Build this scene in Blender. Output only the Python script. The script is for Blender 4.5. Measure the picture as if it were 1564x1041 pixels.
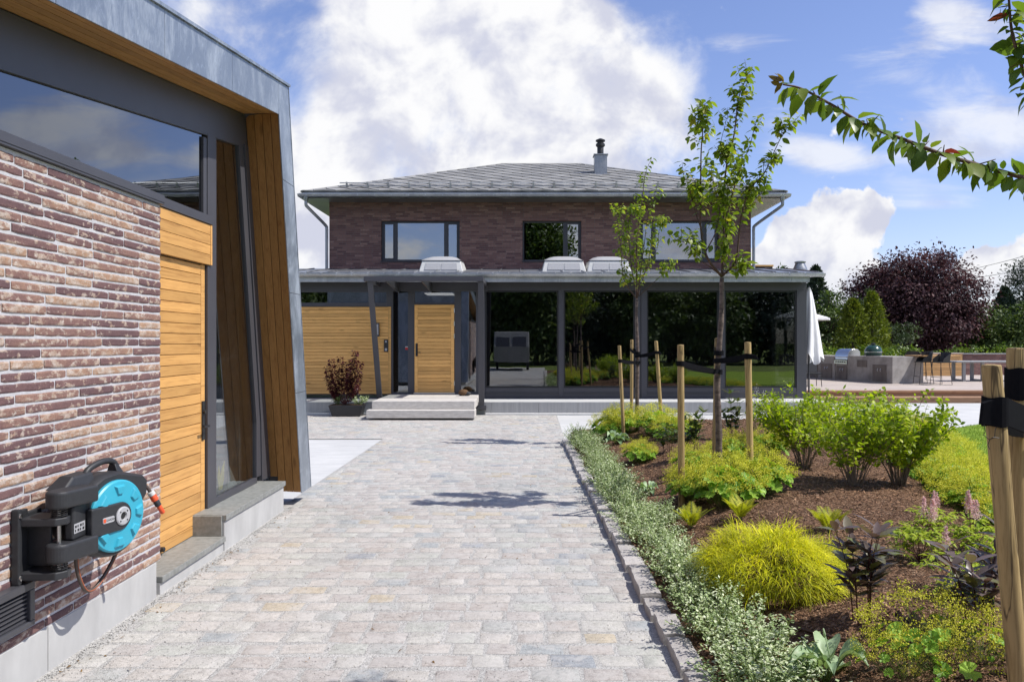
import bpy, math, random
import numpy as np
from mathutils import Vector, Matrix, noise as mnoise
R = math.radians
random.seed(7)
rng = np.random.default_rng(11)
scene = bpy.context.scene
for _o in list(bpy.data.objects):
    bpy.data.objects.remove(_o)
COL = scene.collection

# ------------------------------------------------------------------ camera
cam_d = bpy.data.cameras.new('camera')
cam = bpy.data.objects.new('camera', cam_d)
COL.objects.link(cam)
cam.location = (0, 0, 1.8)
cam.rotation_euler = (R(90), 0, 0)
cam_d.sensor_width = 36
cam_d.lens = 1200 / 1564 * 36
cam_d.shift_x = -24 / 1564
cam_d.shift_y = 1.5 / 1564
cam_d.clip_start = 0.05
cam_d.clip_end = 2000
scene.camera = cam

# ------------------------------------------------------------------ light
SUN_EL, SUN_AZ = 54.0, -11.0           # azimuth measured from +X towards +Y
sdir = Vector((math.cos(R(SUN_EL)) * math.cos(R(SUN_AZ)), math.cos(R(SUN_EL)) * math.sin(R(SUN_AZ)), math.sin(R(SUN_EL))))
sun_d = bpy.data.lights.new('sun', 'SUN')
sun_d.energy = 4.6
sun_d.angle = R(0.53)
sun_d.color = (1.0, 0.965, 0.91)
sun = bpy.data.objects.new('sun', sun_d)
COL.objects.link(sun)
sun.location = (20, -3, 30)
sun.rotation_euler = sdir.to_track_quat('Z', 'Y').to_euler()

scene.view_settings.view_transform = 'Standard'
scene.view_settings.look = 'None'
scene.view_settings.exposure = 0.25
scene.view_settings.gamma = 1.0
scene.cycles.max_bounces = 8
scene.cycles.transparent_max_bounces = 12
scene.cycles.caustics_reflective = False
scene.cycles.caustics_refractive = False
scene.cycles.sample_clamp_indirect = 6.0
try:
    scene.cycles.use_denoising = True
except Exception:
    pass


# ------------------------------------------------------------------ node helper
class NT:
    def __init__(s, tree):
        s.t = tree
        tree.nodes.clear()

    def n(s, typ, **kw):
        nd = s.t.nodes.new(typ)
        for k, v in kw.items():
            setattr(nd, k, v)
        return nd

    def l(s, a, b):
        s.t.links.new(a, b)

    def put(s, sock, v):
        if isinstance(v, bpy.types.NodeSocket):
            s.l(v, sock)
        elif v is not None:
            if hasattr(sock, 'default_value') and not isinstance(v, (int, float)) and len(v) == 3 and sock.type == 'RGBA':
                v = (*v, 1)
            sock.default_value = v

    def math(s, op, a, b=None, c=None, clamp=False):
        nd = s.n('ShaderNodeMath', operation=op)
        nd.use_clamp = clamp
        s.put(nd.inputs[0], a)
        s.put(nd.inputs[1], b)
        s.put(nd.inputs[2], c)
        return nd.outputs[0]

    def vmath(s, op, a, b=None, out=0):
        nd = s.n('ShaderNodeVectorMath', operation=op)
        s.put(nd.inputs[0], a)
        s.put(nd.inputs[1], b)
        return nd.outputs[out]

    def noise(s, vec, scale, detail=4, rough=0.55, dist=0.0, out=0):
        nd = s.n('ShaderNodeTexNoise')
        s.put(nd.inputs['Vector'], vec)
        nd.inputs['Scale'].default_value = scale
        nd.inputs['Detail'].default_value = detail
        nd.inputs['Roughness'].default_value = rough
        nd.inputs['Distortion'].default_value = dist
        return nd.outputs[out]

    def vor(s, vec, scale, feature='F1', out='Distance', rand=1.0):
        nd = s.n('ShaderNodeTexVoronoi', feature=feature)
        s.put(nd.inputs['Vector'], vec)
        nd.inputs['Scale'].default_value = scale
        nd.inputs['Randomness'].default_value = rand
        return nd.outputs[out]

    def ramp(s, fac, stops, interp='LINEAR'):
        nd = s.n('ShaderNodeValToRGB')
        cr = nd.color_ramp
        cr.interpolation = interp
        while len(cr.elements) < len(stops):
            cr.elements.new(0.5)
        for e, (p, c) in zip(cr.elements, stops):
            e.position = p
            e.color = (c, c, c, 1) if isinstance(c, (int, float)) else (*c, 1)
        s.put(nd.inputs[0], fac)
        return nd.outputs[0]

    def mix(s, fac, a, b, typ='MIX'):
        nd = s.n('ShaderNodeMix', data_type='RGBA', blend_type=typ)
        s.put(nd.inputs[0], fac)
        s.put(nd.inputs[6], a)
        s.put(nd.inputs[7], b)
        return nd.outputs[2]

    def maprange(s, v, a, b, c=0.0, d=1.0, smooth=False):
        nd = s.n('ShaderNodeMapRange', interpolation_type='SMOOTHSTEP' if smooth else 'LINEAR')
        s.put(nd.inputs[0], v)
        for i, q in enumerate((a, b, c, d)):
            s.put(nd.inputs[i + 1], q)
        return nd.outputs[0]

    def mapping(s, vec, scale=(1, 1, 1), rot=(0, 0, 0), loc=(0, 0, 0)):
        nd = s.n('ShaderNodeMapping')
        s.put(nd.inputs[0], vec)
        nd.inputs['Scale'].default_value = scale
        nd.inputs['Rotation'].default_value = rot
        nd.inputs['Location'].default_value = loc
        return nd.outputs[0]

    def bump(s, h, strength=0.3, dist=0.01, normal=None):
        nd = s.n('ShaderNodeBump')
        nd.inputs['Strength'].default_value = strength
        nd.inputs['Distance'].default_value = dist
        s.put(nd.inputs['Height'], h)
        if normal is not None:
            s.put(nd.inputs['Normal'], normal)
        return nd.outputs[0]

    def attr(s, name):
        return s.n('ShaderNodeAttribute', attribute_name=name).outputs['Fac']


# ------------------------------------------------------------------ sky
world = bpy.data.worlds.new('World')
scene.world = world
world.use_nodes = True
W = NT(world.node_tree)
sky = W.n('ShaderNodeTexSky', sky_type='NISHITA')
sky.sun_disc = False
sky.sun_elevation = R(SUN_EL)
sky.sun_rotation = R(90 - SUN_AZ)
sky.air_density = 1.0
sky.dust_density = 0.4
sky.ozone_density = 2.0
gen = W.n('ShaderNodeTexCoord').outputs['Generated']
sep = W.n('ShaderNodeSeparateXYZ')
W.l(gen, sep.inputs[0])
dx, dy, dz = sep.outputs
ay = W.math('MAXIMUM', W.math('ABSOLUTE', dy), 0.12)
cu = W.math('DIVIDE', dx, ay)
cv = W.math('DIVIDE', dz, ay)
comb = W.n('ShaderNodeCombineXYZ')
W.l(cu, comb.inputs[0]); W.l(cv, comb.inputs[1])
uv = comb.outputs[0]
front = W.math('GREATER_THAN', dy, 0.0)


def blob(px, py, rx, ry, amp=1.0):
    c = ((px - 806) / 1200, (522 - py) / 1200, 0)
    d = W.vmath('SUBTRACT', uv, c)
    d = W.vmath('MULTIPLY', d, (1200 / rx, 1200 / ry, 0))
    ln = W.vmath('LENGTH', d, out=1)
    return W.maprange(ln, 1.0, 0.0, 0.0, amp, True)


def blobs(lst):
    acc = None
    for b in lst:
        v = blob(*b)
        acc = v if acc is None else W.math('ADD', acc, v)
    return acc


big = blobs([(590, 40, 220, 170, .85), (740, 20, 300, 150, .9), (900, 90, 230, 150, 1.0), (700, 200, 400, 200, 1.1),
             (970, 190, 190, 130, 1.0), (520, 260, 320, 170, 1.0), (430, 380, 220, 200, .8), (340, 0, 230, 80, .55), (250, 60, 200, 90, .42), (420, 90, 120, 90, .4),
             (850, 250, 330, 130, .9), (640, 330, 420, 120, .5)])
cum = blobs([(1275, 350, 112, 100, 1.2), (1225, 390, 120, 110, 1.1), (1330, 320, 60, 48, .8), (1215, 450, 150, 100, 1.0), (1320, 430, 130, 55, .9),
             (1500, 415, 140, 60, .75), (1600, 380, 120, 70, .5)])
wis = blobs([(1480, 30, 190, 80, .42), (1540, 215, 230, 80, .52), (1330, 245, 280, 60, .40), (1250, 235, 120, 45, .42),
             (1430, 15, 90, 45, .36), (1360, 100, 300, 90, .26), (1500, 160, 220, 100, .34), (1180, 200, 140, 70, .36), (300, 110, 180, 110, .36), (1120, 60, 160, 70, .26), (1410, 300, 200, 60, .3)])
n1 = W.noise(uv, 6.5, 11, 0.60, 0.3)
nA = W.noise(uv, 9.0, 5, 0.55, 0.2)
nB = W.noise(W.vmath('ADD', uv, (0.022, 0.030, 0)), 9.0, 5, 0.55, 0.2)
n2 = W.noise(W.mapping(uv, (1, 1, 1), loc=(3.1, 1.7, 0.4)), 13.0, 9, 0.55, 0.1)
nstreak = W.noise(W.mapping(uv, (3.0, 11.0, 1), rot=(0, 0, R(-17))), 1.6, 9, 0.6, 0.5)
bigc = W.math('MINIMUM', big, 1.0)
d_big = W.maprange(W.math('ADD', W.math('ADD', bigc, W.math('MULTIPLY', W.math('SUBTRACT', n1, 0.5), 1.7)), W.math('MULTIPLY', W.math('SUBTRACT', n2, 0.5), 0.8)), 0.24, 0.92, 0, 1, True)
d_cum = W.maprange(W.math('ADD', cum, W.math('MULTIPLY', W.math('SUBTRACT', n2, 0.5), 2.3)), 0.40, 0.56, 0, 1, True)
d_wis = W.math('MULTIPLY', W.maprange(W.math('ADD', wis, W.math('MULTIPLY', W.math('SUBTRACT', nstreak, 0.5), 1.1)), 0.22, 0.62, 0, 1, True), 0.75)
d_front = W.math('MAXIMUM', W.math('MAXIMUM', d_big, d_cum), d_wis)
# the rest of the sky (overhead, behind, to the sides): scattered fair-weather cloud
n3 = W.noise(W.mapping(gen, (1.0, 1.0, 2.2), loc=(0.3, 0.9, 0.2)), 7.5, 10, 0.6, 0.4)
d_rest = W.maprange(W.math('SUBTRACT', n3, W.math('MULTIPLY', front, 0.13)), 0.44, 0.64, 0, 0.95, True)
inframe = W.math('MULTIPLY', front, W.maprange(W.math('ABSOLUTE', cu), 0.85, 1.05, 1, 0, True))
inframe = W.math('MULTIPLY', inframe, W.maprange(cv, 0.6, 0.8, 1, 0, True))
dens = W.math('ADD', W.math('MULTIPLY', inframe, d_front), W.math('MULTIPLY', W.math('SUBTRACT', 1.0, inframe), d_rest))
dens = W.math('MULTIPLY', dens, W.maprange(dz, -0.01, 0.03, 0, 1))
shade = W.maprange(W.math('ADD', W.math('SUBTRACT', nA, nB), W.math('MULTIPLY', W.math('SUBTRACT', n1, 0.5), 0.35)), -0.17, 0.10, 0, 1, True)
ccol = W.mix(shade, (3.15, 3.25, 3.85), (4.75, 4.75, 4.8))
lowf = W.maprange(cv, 0.02, 0.13, 1, 0, True)
ccol = W.mix(W.math('MULTIPLY', lowf, 0.5), ccol, (2.95, 3.2, 3.95))
skyc = W.mix(1.0, sky.outputs[0], (0.75, 0.70, 0.84), 'MULTIPLY')
final = W.mix(dens, skyc, ccol)
bg = W.n('ShaderNodeBackground')
W.l(final, bg.inputs[0])
bg.inputs[1].default_value = 0.175
wo = W.n('ShaderNodeOutputWorld')
W.l(bg.outputs[0], wo.inputs[0])


# ------------------------------------------------------------------ materials
MATS = {}


def newmat(name):
    m = bpy.data.materials.new(name)
    m.use_nodes = True
    return m, NT(m.node_tree)


def finish(T, m, col, rough=0.6, spec=0.4, metal=0.0, normal=None, extra=None):
    p = T.n('ShaderNodeBsdfPrincipled')
    T.put(p.inputs['Base Color'], col)
    T.put(p.inputs['Roughness'], rough)
    T.put(p.inputs['Specular IOR Level'], spec)
    T.put(p.inputs['Metallic'], metal)
    if normal is not None:
        T.l(normal, p.inputs['Normal'])
    for k, v in (extra or {}).items():
        T.put(p.inputs[k], v)
    o = T.n('ShaderNodeOutputMaterial')
    T.l(p.outputs[0], o.inputs[0])
    MATS[m.name] = m
    return m


def simple(name, c1, c2=None, scale=20, rough=0.6, spec=0.4, metal=0.0, bump=0.0, bscale=60, bdist=0.003,
           stretch=(1, 1, 1), rnd=0.0, detail=5, lo=0.35, hi=0.65, roughvar=0.0):
    m, T = newmat(name)
    co = T.n('ShaderNodeTexCoord').outputs['Object']
    v = T.mapping(co, stretch)
    if c2 is None:
        c2 = tuple(x * 0.85 for x in c1)
    nz = T.noise(v, scale, detail, 0.6)
    col = T.ramp(nz, [(lo, c1), (hi, c2)])
    if rnd:
        a = T.math('ADD', T.math('MULTIPLY', T.attr('rnd'), 2 * rnd), 1 - rnd)
        cmb = T.n('ShaderNodeCombineColor')
        for i in range(3):
            T.l(a, cmb.inputs[i])
        col = T.mix(1.0, col, cmb.outputs[0], 'MULTIPLY')
    nrm = None
    if bump:
        nrm = T.bump(T.noise(v, bscale, 6, 0.65), bump, bdist)
    rg = rough
    if roughvar:
        rg = T.maprange(nz, 0.3, 0.7, rough - roughvar, rough + roughvar)
    return finish(T, m, col, rg, spec, metal, nrm)


def wood_mat(name, c_dark, c_light, axis, rough=0.5, scale=1.0, rnd=0.16, spec=0.35):
    """grain runs along axis 0/1/2"""
    m, T = newmat(name)
    co = T.n('ShaderNodeTexCoord').outputs['Object']
    st = [26, 26, 26]
    st[axis] = 1.3
    a = T.attr('rnd')
    off = T.n('ShaderNodeCombineXYZ')
    for i in range(3):
        T.l(T.math('MULTIPLY', a, 37.0 + 11 * i), off.inputs[i])
    v = T.vmath('ADD', T.mapping(co, tuple(x * scale for x in st)), off.outputs[0])
    g = T.noise(v, 1.0, 6, 0.62, 1.2)
    g2 = T.noise(v, 5.0, 3, 0.6, 0.3)
    big_ = T.noise(co, 1.1, 4)
    f = T.math('ADD', T.math('MULTIPLY', g, 0.75), T.math('MULTIPLY', g2, 0.25))
    col = T.ramp(f, [(0.30, c_dark), (0.52, c_light), (0.72, tuple(x * 1.08 for x in c_light))])
    kv_ = [5.5, 5.5, 5.5]; kv_[axis] = 1.5
    kn = T.vor(T.vmath('ADD', T.mapping(co, tuple(kv_)), off.outputs[0]), 1.0)
    kn = T.maprange(kn, 0.04, 0.17, 1, 0, True)
    col = T.mix(T.math('MULTIPLY', kn, 0.55), col, tuple(x * 0.45 for x in c_dark))
    br = T.math('ADD', T.math('MULTIPLY', a, 2 * rnd), 1 - rnd)
    br = T.math('MULTIPLY', br, T.maprange(big_, 0.3, 0.7, 0.9, 1.08))
    cmb = T.n('ShaderNodeCombineColor')
    for i in range(3):
        T.l(br, cmb.inputs[i])
    col = T.mix(1.0, col, cmb.outputs[0], 'MULTIPLY')
    if name.startswith('pale_pine'):
        cr = T.noise(T.mapping(co, (16, 16, 1.1)), 1.0, 3, 0.5, 0.4)
        cr = T.maprange(T.math('ABSOLUTE', T.math('SUBTRACT', cr, 0.5)), 0.0, 0.018, 1, 0, True)
        col = T.mix(T.math('MULTIPLY', cr, 0.8), col, (0.06, 0.04, 0.02))
        f = T.math('SUBTRACT', f, cr)
    return finish(T, m, col, rough, spec, 0, T.bump(f, 0.25 if not name.startswith('pale_pine') else 0.6, 0.002))


wood_h = wood_mat('oiled_larch_horizontal', (0.40, 0.19, 0.055), (0.60, 0.325, 0.105), 1)
wood_hx = wood_mat('oiled_larch_cladding', (0.52, 0.27, 0.075), (0.78, 0.44, 0.145), 0)
wood_v = wood_mat('oiled_larch_vertical', (0.30, 0.135, 0.04), (0.46, 0.235, 0.075), 2)
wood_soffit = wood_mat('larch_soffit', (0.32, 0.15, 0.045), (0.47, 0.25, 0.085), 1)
wood_deck = wood_mat('weathered_deck_boards', (0.345, 0.285, 0.245), (0.47, 0.405, 0.355), 0, rough=0.75, rnd=0.12)
wood_edge = wood_mat('brown_deck_edge', (0.27, 0.15, 0.085), (0.40, 0.24, 0.145), 0, rough=0.7, rnd=0.1)
wood_bench = wood_mat('honey_bench_boards', (0.36, 0.2, 0.075), (0.55, 0.33, 0.14), 0, rnd=0.12)
stake_m = wood_mat('pale_pine_pole', (0.20, 0.13, 0.05), (0.43, 0.305, 0.135), 2, rough=0.75, scale=1.6, rnd=0.1)
gray_metal = simple('anthracite_powder_coat', (0.068, 0.067, 0.077), (0.061, 0.060, 0.069), 3, 0.42, 0.5, 0.0)
dark_metal = simple('dark_grey_steel', (0.055, 0.055, 0.063), (0.047, 0.047, 0.054), 5, 0.4, 0.5)
black_metal = simple('black_steel', (0.014, 0.014, 0.015), (0.02, 0.02, 0.02), 30, 0.45, 0.5)
concrete = simple('pale_board_marked_concrete', (0.50, 0.495, 0.48), (0.37, 0.365, 0.355), 4, 0.85, 0.2, 0, 0.25, 90, 0.002, (1, 1, 0.35), detail=9, lo=0.3, hi=0.75)
concrete_g = simple('grey_plinth_concrete', (0.36, 0.36, 0.36), (0.27, 0.273, 0.277), 5, 0.85, 0.2, 0, 0.3, 40, 0.004, (2.5, 2.5, 0.18), detail=8, lo=0.3, hi=0.7)
kitchen_door = simple('brown_grey_cupboard_front', (0.19, 0.165, 0.15), (0.13, 0.112, 0.10), 6, 0.7, 0.2, stretch=(1, 1, .3))
concrete_k = simple('outdoor_kitchen_concrete', (0.40, 0.375, 0.355), (0.20, 0.185, 0.175), 2.6, 0.85, 0.2, 0, 0.2, 60, 0.003, detail=9, lo=0.3, hi=0.72)
concrete_st = simple('sandy_cast_concrete', (0.60, 0.57, 0.53), (0.44, 0.415, 0.385), 14, 0.85, 0.2, 0, 0.3, 120, 0.002, (0.5, 1, 2.0), detail=9, lo=0.32, hi=0.7)
slate = simple('grey_slate_sill', (0.27, 0.275, 0.26), (0.19, 0.195, 0.18), 22, 0.55, 0.4, 0, 0.3, 90, 0.002, detail=8)
white_pl = simple('white_plastic', (0.62, 0.62, 0.60), (0.56, 0.56, 0.54), 10, 0.35, 0.5)
white_cl = simple('white_canvas', (0.78, 0.77, 0.77), (0.70, 0.69, 0.70), 4, 0.85, 0.1, 0, 0.15, 300, 0.001)
black_pl = simple('charcoal_plastic', (0.030, 0.031, 0.034), (0.024, 0.025, 0.028), 40, 0.5, 0.45, 0, 0.12, 700, 0.0006)
teal_pl = simple('turquoise_plastic', (0.04, 0.37, 0.50), (0.036, 0.34, 0.46), 6, 0.42, 0.5)
orange_pl = simple('orange_plastic', (0.75, 0.10, 0.03), None, 6, 0.4, 0.5)
hose_m = simple('grey_brown_hose_rubber', (0.10, 0.075, 0.062), (0.075, 0.055, 0.047), 30, 0.45, 0.4)
hose_o = simple('orange_hose_stripe', (0.42, 0.12, 0.05), None, 30, 0.45, 0.4)
grey_lt = simple('light_grey_plastic', (0.42, 0.42, 0.43), (0.37, 0.37, 0.38), 40, 0.4, 0.5)
strap_m = simple('black_rubber_strap', (0.010, 0.010, 0.012), (0.012, 0.012, 0.014), 40, 0.9, 0.03, 0, 0.3, 300, 0.001)
steel = simple('brushed_steel', (0.60, 0.60, 0.60), (0.5, 0.5, 0.5), 20, 0.28, 0.5, 1.0, stretch=(1, 1, 8))
green_gl = simple('dark_green_ceramic', (0.012, 0.045, 0.035), (0.018, 0.055, 0.042), 60, 0.22, 0.5, 0, 0.3, 80, 0.002)
soil = simple('dark_soil', (0.05, 0.035, 0.025), (0.09, 0.06, 0.04), 40, 0.95, 0.1, 0, 0.6, 60, 0.01)
room_dark = simple('dark_room_plaster', (0.30, 0.29, 0.28), (0.25, 0.245, 0.24), 2, 0.9, 0.1)
room_floor = simple('room_floor', (0.22, 0.21, 0.20), (0.17, 0.16, 0.15), 2, 0.5, 0.4)
red_st = simple('red_sticker', (0.55, 0.03, 0.03), None, 6, 0.4, 0.5)
yellow_pl = simple('yellow_paper', (0.80, 0.66, 0.10), None, 6, 0.7, 0.2)
green_pl = simple('green_paper', (0.18, 0.42, 0.12), None, 6, 0.7, 0.2)
brown_fur = simple('brown_bristle', (0.09, 0.05, 0.028), (0.18, 0.11, 0.06), 60, 0.9, 0.1, 0, 0.8, 200, 0.01)
green_wire = simple('green_coated_wire', (0.015, 0.05, 0.035), None, 20, 0.5, 0.4)
pipe_m = simple('brown_irrigation_pipe', (0.09, 0.045, 0.028), (0.07, 0.035, 0.022), 20, 0.55, 0.4)


def zinc_mat(name, c1, c2, rough=0.42, scale=2.2, metal=0.55):
    m, T = newmat(name)
    co = T.n('ShaderNodeTexCoord').outputs['Object']
    a = T.noise(T.mapping(co, (1, 1.0, 0.55)), scale, 8, 0.68, 1.4)
    b = T.noise(T.mapping(co, (6, 6, 1.6)), scale * 2.2, 6, 0.7, 2.0)
    st = T.maprange(T.math('MULTIPLY', a, T.math('ADD', b, 0.45)), 0.36, 0.66, 0, 1, True)
    sp = T.maprange(T.noise(T.mapping(co, (1, 1, .5)), scale * 9, 5, 0.7, 0.8), 0.56, 0.72, 0, 1)
    col = T.mix(st, c1, c2)
    col = T.mix(T.math('MULTIPLY', sp, 0.45), col, tuple(min(1, x * 1.35) for x in c2))
    br = T.math('ADD', T.math('MULTIPLY', T.attr('rnd'), 0.16), 0.92)
    cmb = T.n('ShaderNodeCombineColor')
    for i in range(3):
        T.l(br, cmb.inputs[i])
    col = T.mix(1.0, col, cmb.outputs[0], 'MULTIPLY')
    return finish(T, m, col, T.maprange(st, 0, 1, rough - 0.06, rough + 0.12), 0.5, metal, T.bump(a, 0.08, 0.01))


zinc = zinc_mat('weathered_zinc_sheet', (0.25, 0.285, 0.33), (0.43, 0.47, 0.52))
zinc_g = zinc_mat('galvanised_gutter', (0.24, 0.25, 0.265), (0.37, 0.38, 0.395), 0.38, 1.5, 0.7)

zinc_l = zinc_mat('bright_galvanised_edge', (0.36, 0.375, 0.395), (0.50, 0.515, 0.53), 0.42, 1.5, 0.6)

# glass: thin clear pane, part mirror, part see-through


def glass_mat(name, base_r, tint, tint2=None):
    m, T = newmat(name)
    lw = T.n('ShaderNodeLayerWeight')
    lw.inputs['Blend'].default_value = 0.5
    f = T.math('POWER', lw.outputs['Facing'], 3.0)
    fac = T.math('ADD', T.math('MULTIPLY', f, 0.62), base_r, clamp=True)
    co = T.n('ShaderNodeTexCoord').outputs['Object']
    wob = T.bump(T.noise(co, 0.9, 2, 0.5), 0.018, 0.06)
    g = T.n('ShaderNodeBsdfGlossy')
    g.inputs['Color'].default_value = (0.93, 0.96, 1.0, 1)
    g.inputs['Roughness'].default_value = 0.0
    T.l(wob, g.inputs['Normal'])
    t = T.n('ShaderNodeBsdfTransparent')
    t.inputs['Color'].default_value = (*tint, 1)
    mx = T.n('ShaderNodeMixShader')
    T.l(fac, mx.inputs[0]); T.l(t.outputs[0], mx.inputs[1]); T.l(g.outputs[0], mx.inputs[2])
    o = T.n('ShaderNodeOutputMaterial')
    T.l(mx.outputs[0], o.inputs[0])
    return m


glass_dark = glass_mat('tinted_window_glass', 0.19, (0.45, 0.46, 0.47))
glass_clear = glass_mat('clear_window_glass', 0.16, (0.75, 0.78, 0.77))
glass_annex = glass_mat('deep_blue_window_glass', 0.18, (0.10, 0.11, 0.14))
glass_up = glass_mat('reflective_window_glass', 0.30, (0.35, 0.37, 0.40))


def leaf_mat(name, cols, rough=0.5, trans=0.35, tcol=None, spec=0.35, objvar=0.08):
    """cols: list of (pos, colour) along the random value of each leaf"""
    m, T = newmat(name)
    a = T.attr('rnd')
    col = T.ramp(a, cols)
    oi = T.n('ShaderNodeObjectInfo').outputs['Random']
    br = T.math('ADD', T.math('MULTIPLY', oi, 2 * objvar), 1 - objvar)
    cmb = T.n('ShaderNodeCombineColor')
    for i in range(3):
        T.l(br, cmb.inputs[i])
    col = T.mix(1.0, col, cmb.outputs[0], 'MULTIPLY')
    p = T.n('ShaderNodeBsdfPrincipled')
    T.l(col, p.inputs['Base Color'])
    p.inputs['Roughness'].default_value = rough
    p.inputs['Specular IOR Level'].default_value = spec
    tr = T.n('ShaderNodeBsdfTranslucent')
    tc = T.mix(1.0, col, tcol or (1.25, 1.35, 0.6), 'MULTIPLY')
    T.l(tc, tr.inputs[0])
    mx = T.n('ShaderNodeMixShader')
    mx.inputs[0].default_value = trans
    T.l(p.outputs[0], mx.inputs[1]); T.l(tr.outputs[0], mx.inputs[2])
    o = T.n('ShaderNodeOutputMaterial')
    T.l(mx.outputs[0], o.inputs[0])
    return m


lf_tree = leaf_mat('cherry_leaf', [(0, (0.10, 0.155, 0.018)), (0.5, (0.20, 0.275, 0.028)), (0.9, (0.33, 0.39, 0.04)), (1, (0.40, 0.34, 0.045))], 0.40, 0.5)
lf_near = leaf_mat('near_cherry_leaf', [(0, (0.07, 0.125, 0.018)), (0.6, (0.15, 0.225, 0.03)), (0.985, (0.18, 0.23, 0.03)), (0.995, (0.20, 0.03, 0.03)), (1, (0.16, 0.02, 0.03))], 0.36, 0.45)
lf_silver = leaf_mat('silver_leaf', [(0, (0.14, 0.21, 0.07)), (0.35, (0.33, 0.42, 0.18)), (0.7, (0.54, 0.61, 0.36)), (1, (0.74, 0.77, 0.56))], 0.6, 0.2)
lf_lime = leaf_mat('lime_shrub_leaf', [(0, (0.15, 0.23, 0.010)), (0.5, (0.31, 0.41, 0.016)), (1, (0.50, 0.56, 0.03))], 0.45, 0.48)
lf_thread = leaf_mat('golden_thread', [(0, (0.12, 0.15, 0.006)), (0.4, (0.46, 0.47, 0.010)), (1, (0.84, 0.76, 0.024))], 0.6, 0.35)
lf_mantle = leaf_mat('mantle_leaf', [(0, (0.13, 0.27, 0.025)), (0.6, (0.25, 0.44, 0.045)), (1, (0.36, 0.54, 0.07))], 0.5, 0.35)
fl_mantle = leaf_mat('mantle_flower', [(0, (0.42, 0.42, 0.03)), (0.5, (0.62, 0.59, 0.06)), (1, (0.78, 0.72, 0.12))], 0.75, 0.3)
lf_fern = leaf_mat('golden_fern_leaf', [(0, (0.30, 0.34, 0.02)), (1, (0.55, 0.52, 0.04))], 0.6, 0.4)
lf_hosta = leaf_mat('hosta_leaf', [(0, (0.22, 0.33, 0.17)), (1, (0.42, 0.54, 0.32))], 0.45, 0.25)
lf_dark = leaf_mat('bronze_leaf', [(0, (0.10, 0.078, 0.062)), (0.55, (0.18, 0.13, 0.12)), (1, (0.18, 0.21, 0.06))], 0.36, 0.3, (1.2, .9, .7), 0.5)
lf_peony = leaf_mat('peony_leaf', [(0, (0.045, 0.075, 0.02)), (0.7, (0.095, 0.135, 0.035)), (1, (0.14, 0.13, 0.05))], 0.35, 0.25, None, 0.5)
lf_maple = leaf_mat('red_maple_leaf', [(0, (0.04, 0.012, 0.014)), (1, (0.12, 0.03, 0.03))], 0.5, 0.35, (1.6, .8, .8))
lf_astil = leaf_mat('astilbe_leaf', [(0, (0.22, 0.32, 0.02)), (1, (0.46, 0.53, 0.04))], 0.5, 0.35)
fl_pink = leaf_mat('pink_plume', [(0, (0.74, 0.46, 0.46)), (1, (0.88, 0.70, 0.68))], 0.8, 0.4, (1, .9, .9))
fl_white = leaf_mat('white_bloom', [(0, (0.6, 0.6, 0.55)), (1, (0.8, 0.8, 0.75))], 0.8, 0.3, (1, 1, 1))
lf_beech = leaf_mat('copper_beech_leaf', [(0, (0.030, 0.016, 0.020)), (0.6, (0.075, 0.040, 0.046)), (1, (0.145, 0.080, 0.080))], 0.6, 0.2, (1.3, .8, .8), 0.15)
lf_thuja = leaf_mat('thuja_leaf', [(0, (0.06, 0.09, 0.010)), (0.6, (0.16, 0.20, 0.018)), (1, (0.28, 0.30, 0.025))], 0.6, 0.25)
lf_pine = leaf_mat('pine_leaf', [(0, (0.030, 0.055, 0.022)), (1, (0.085, 0.12, 0.045))], 0.6, 0.2)
lf_spruce = leaf_mat('spruce_leaf', [(0, (0.018, 0.034, 0.022)), (1, (0.05, 0.075, 0.045))], 0.6, 0.15)
lf_hedge = leaf_mat('hedge_leaf', [(0, (0.06, 0.11, 0.014)), (0.6, (0.13, 0.20, 0.022)), (1, (0.24, 0.30, 0.035))], 0.45, 0.35)
lf_decid = leaf_mat('garden_tree_leaf', [(0, (0.040, 0.070, 0.018)), (0.6, (0.08, 0.125, 0.03)), (1, (0.14, 0.19, 0.045))], 0.5, 0.3)
grass_bl = leaf_mat('grass_blade', [(0, (0.09, 0.16, 0.015)), (1, (0.21, 0.30, 0.035))], 0.6, 0.3)
bark = simple('cherry_bark', (0.19, 0.145, 0.12), (0.07, 0.05, 0.045), 14, 0.75, 0.3, 0, 0.8, 30, 0.006, (1, 1, 2.2), detail=6)
bark_d = simple('dark_bark', (0.09, 0.065, 0.05), (0.04, 0.03, 0.025), 20, 0.9, 0.2, 0, 0.8, 40, 0.01)
twig_m = simple('brown_twig', (0.12, 0.07, 0.05), (0.07, 0.045, 0.035), 20, 0.7, 0.3)
twig_red = simple('dark_red_stem', (0.10, 0.022, 0.022), (0.05, 0.015, 0.015), 20, 0.5, 0.4)
twig_pale = simple('pale_grey_stem', (0.25, 0.20, 0.16), (0.15, 0.115, 0.09), 20, 0.7, 0.3)
stem_g = simple('green_stem', (0.12, 0.18, 0.03), None, 20, 0.6, 0.3)


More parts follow.
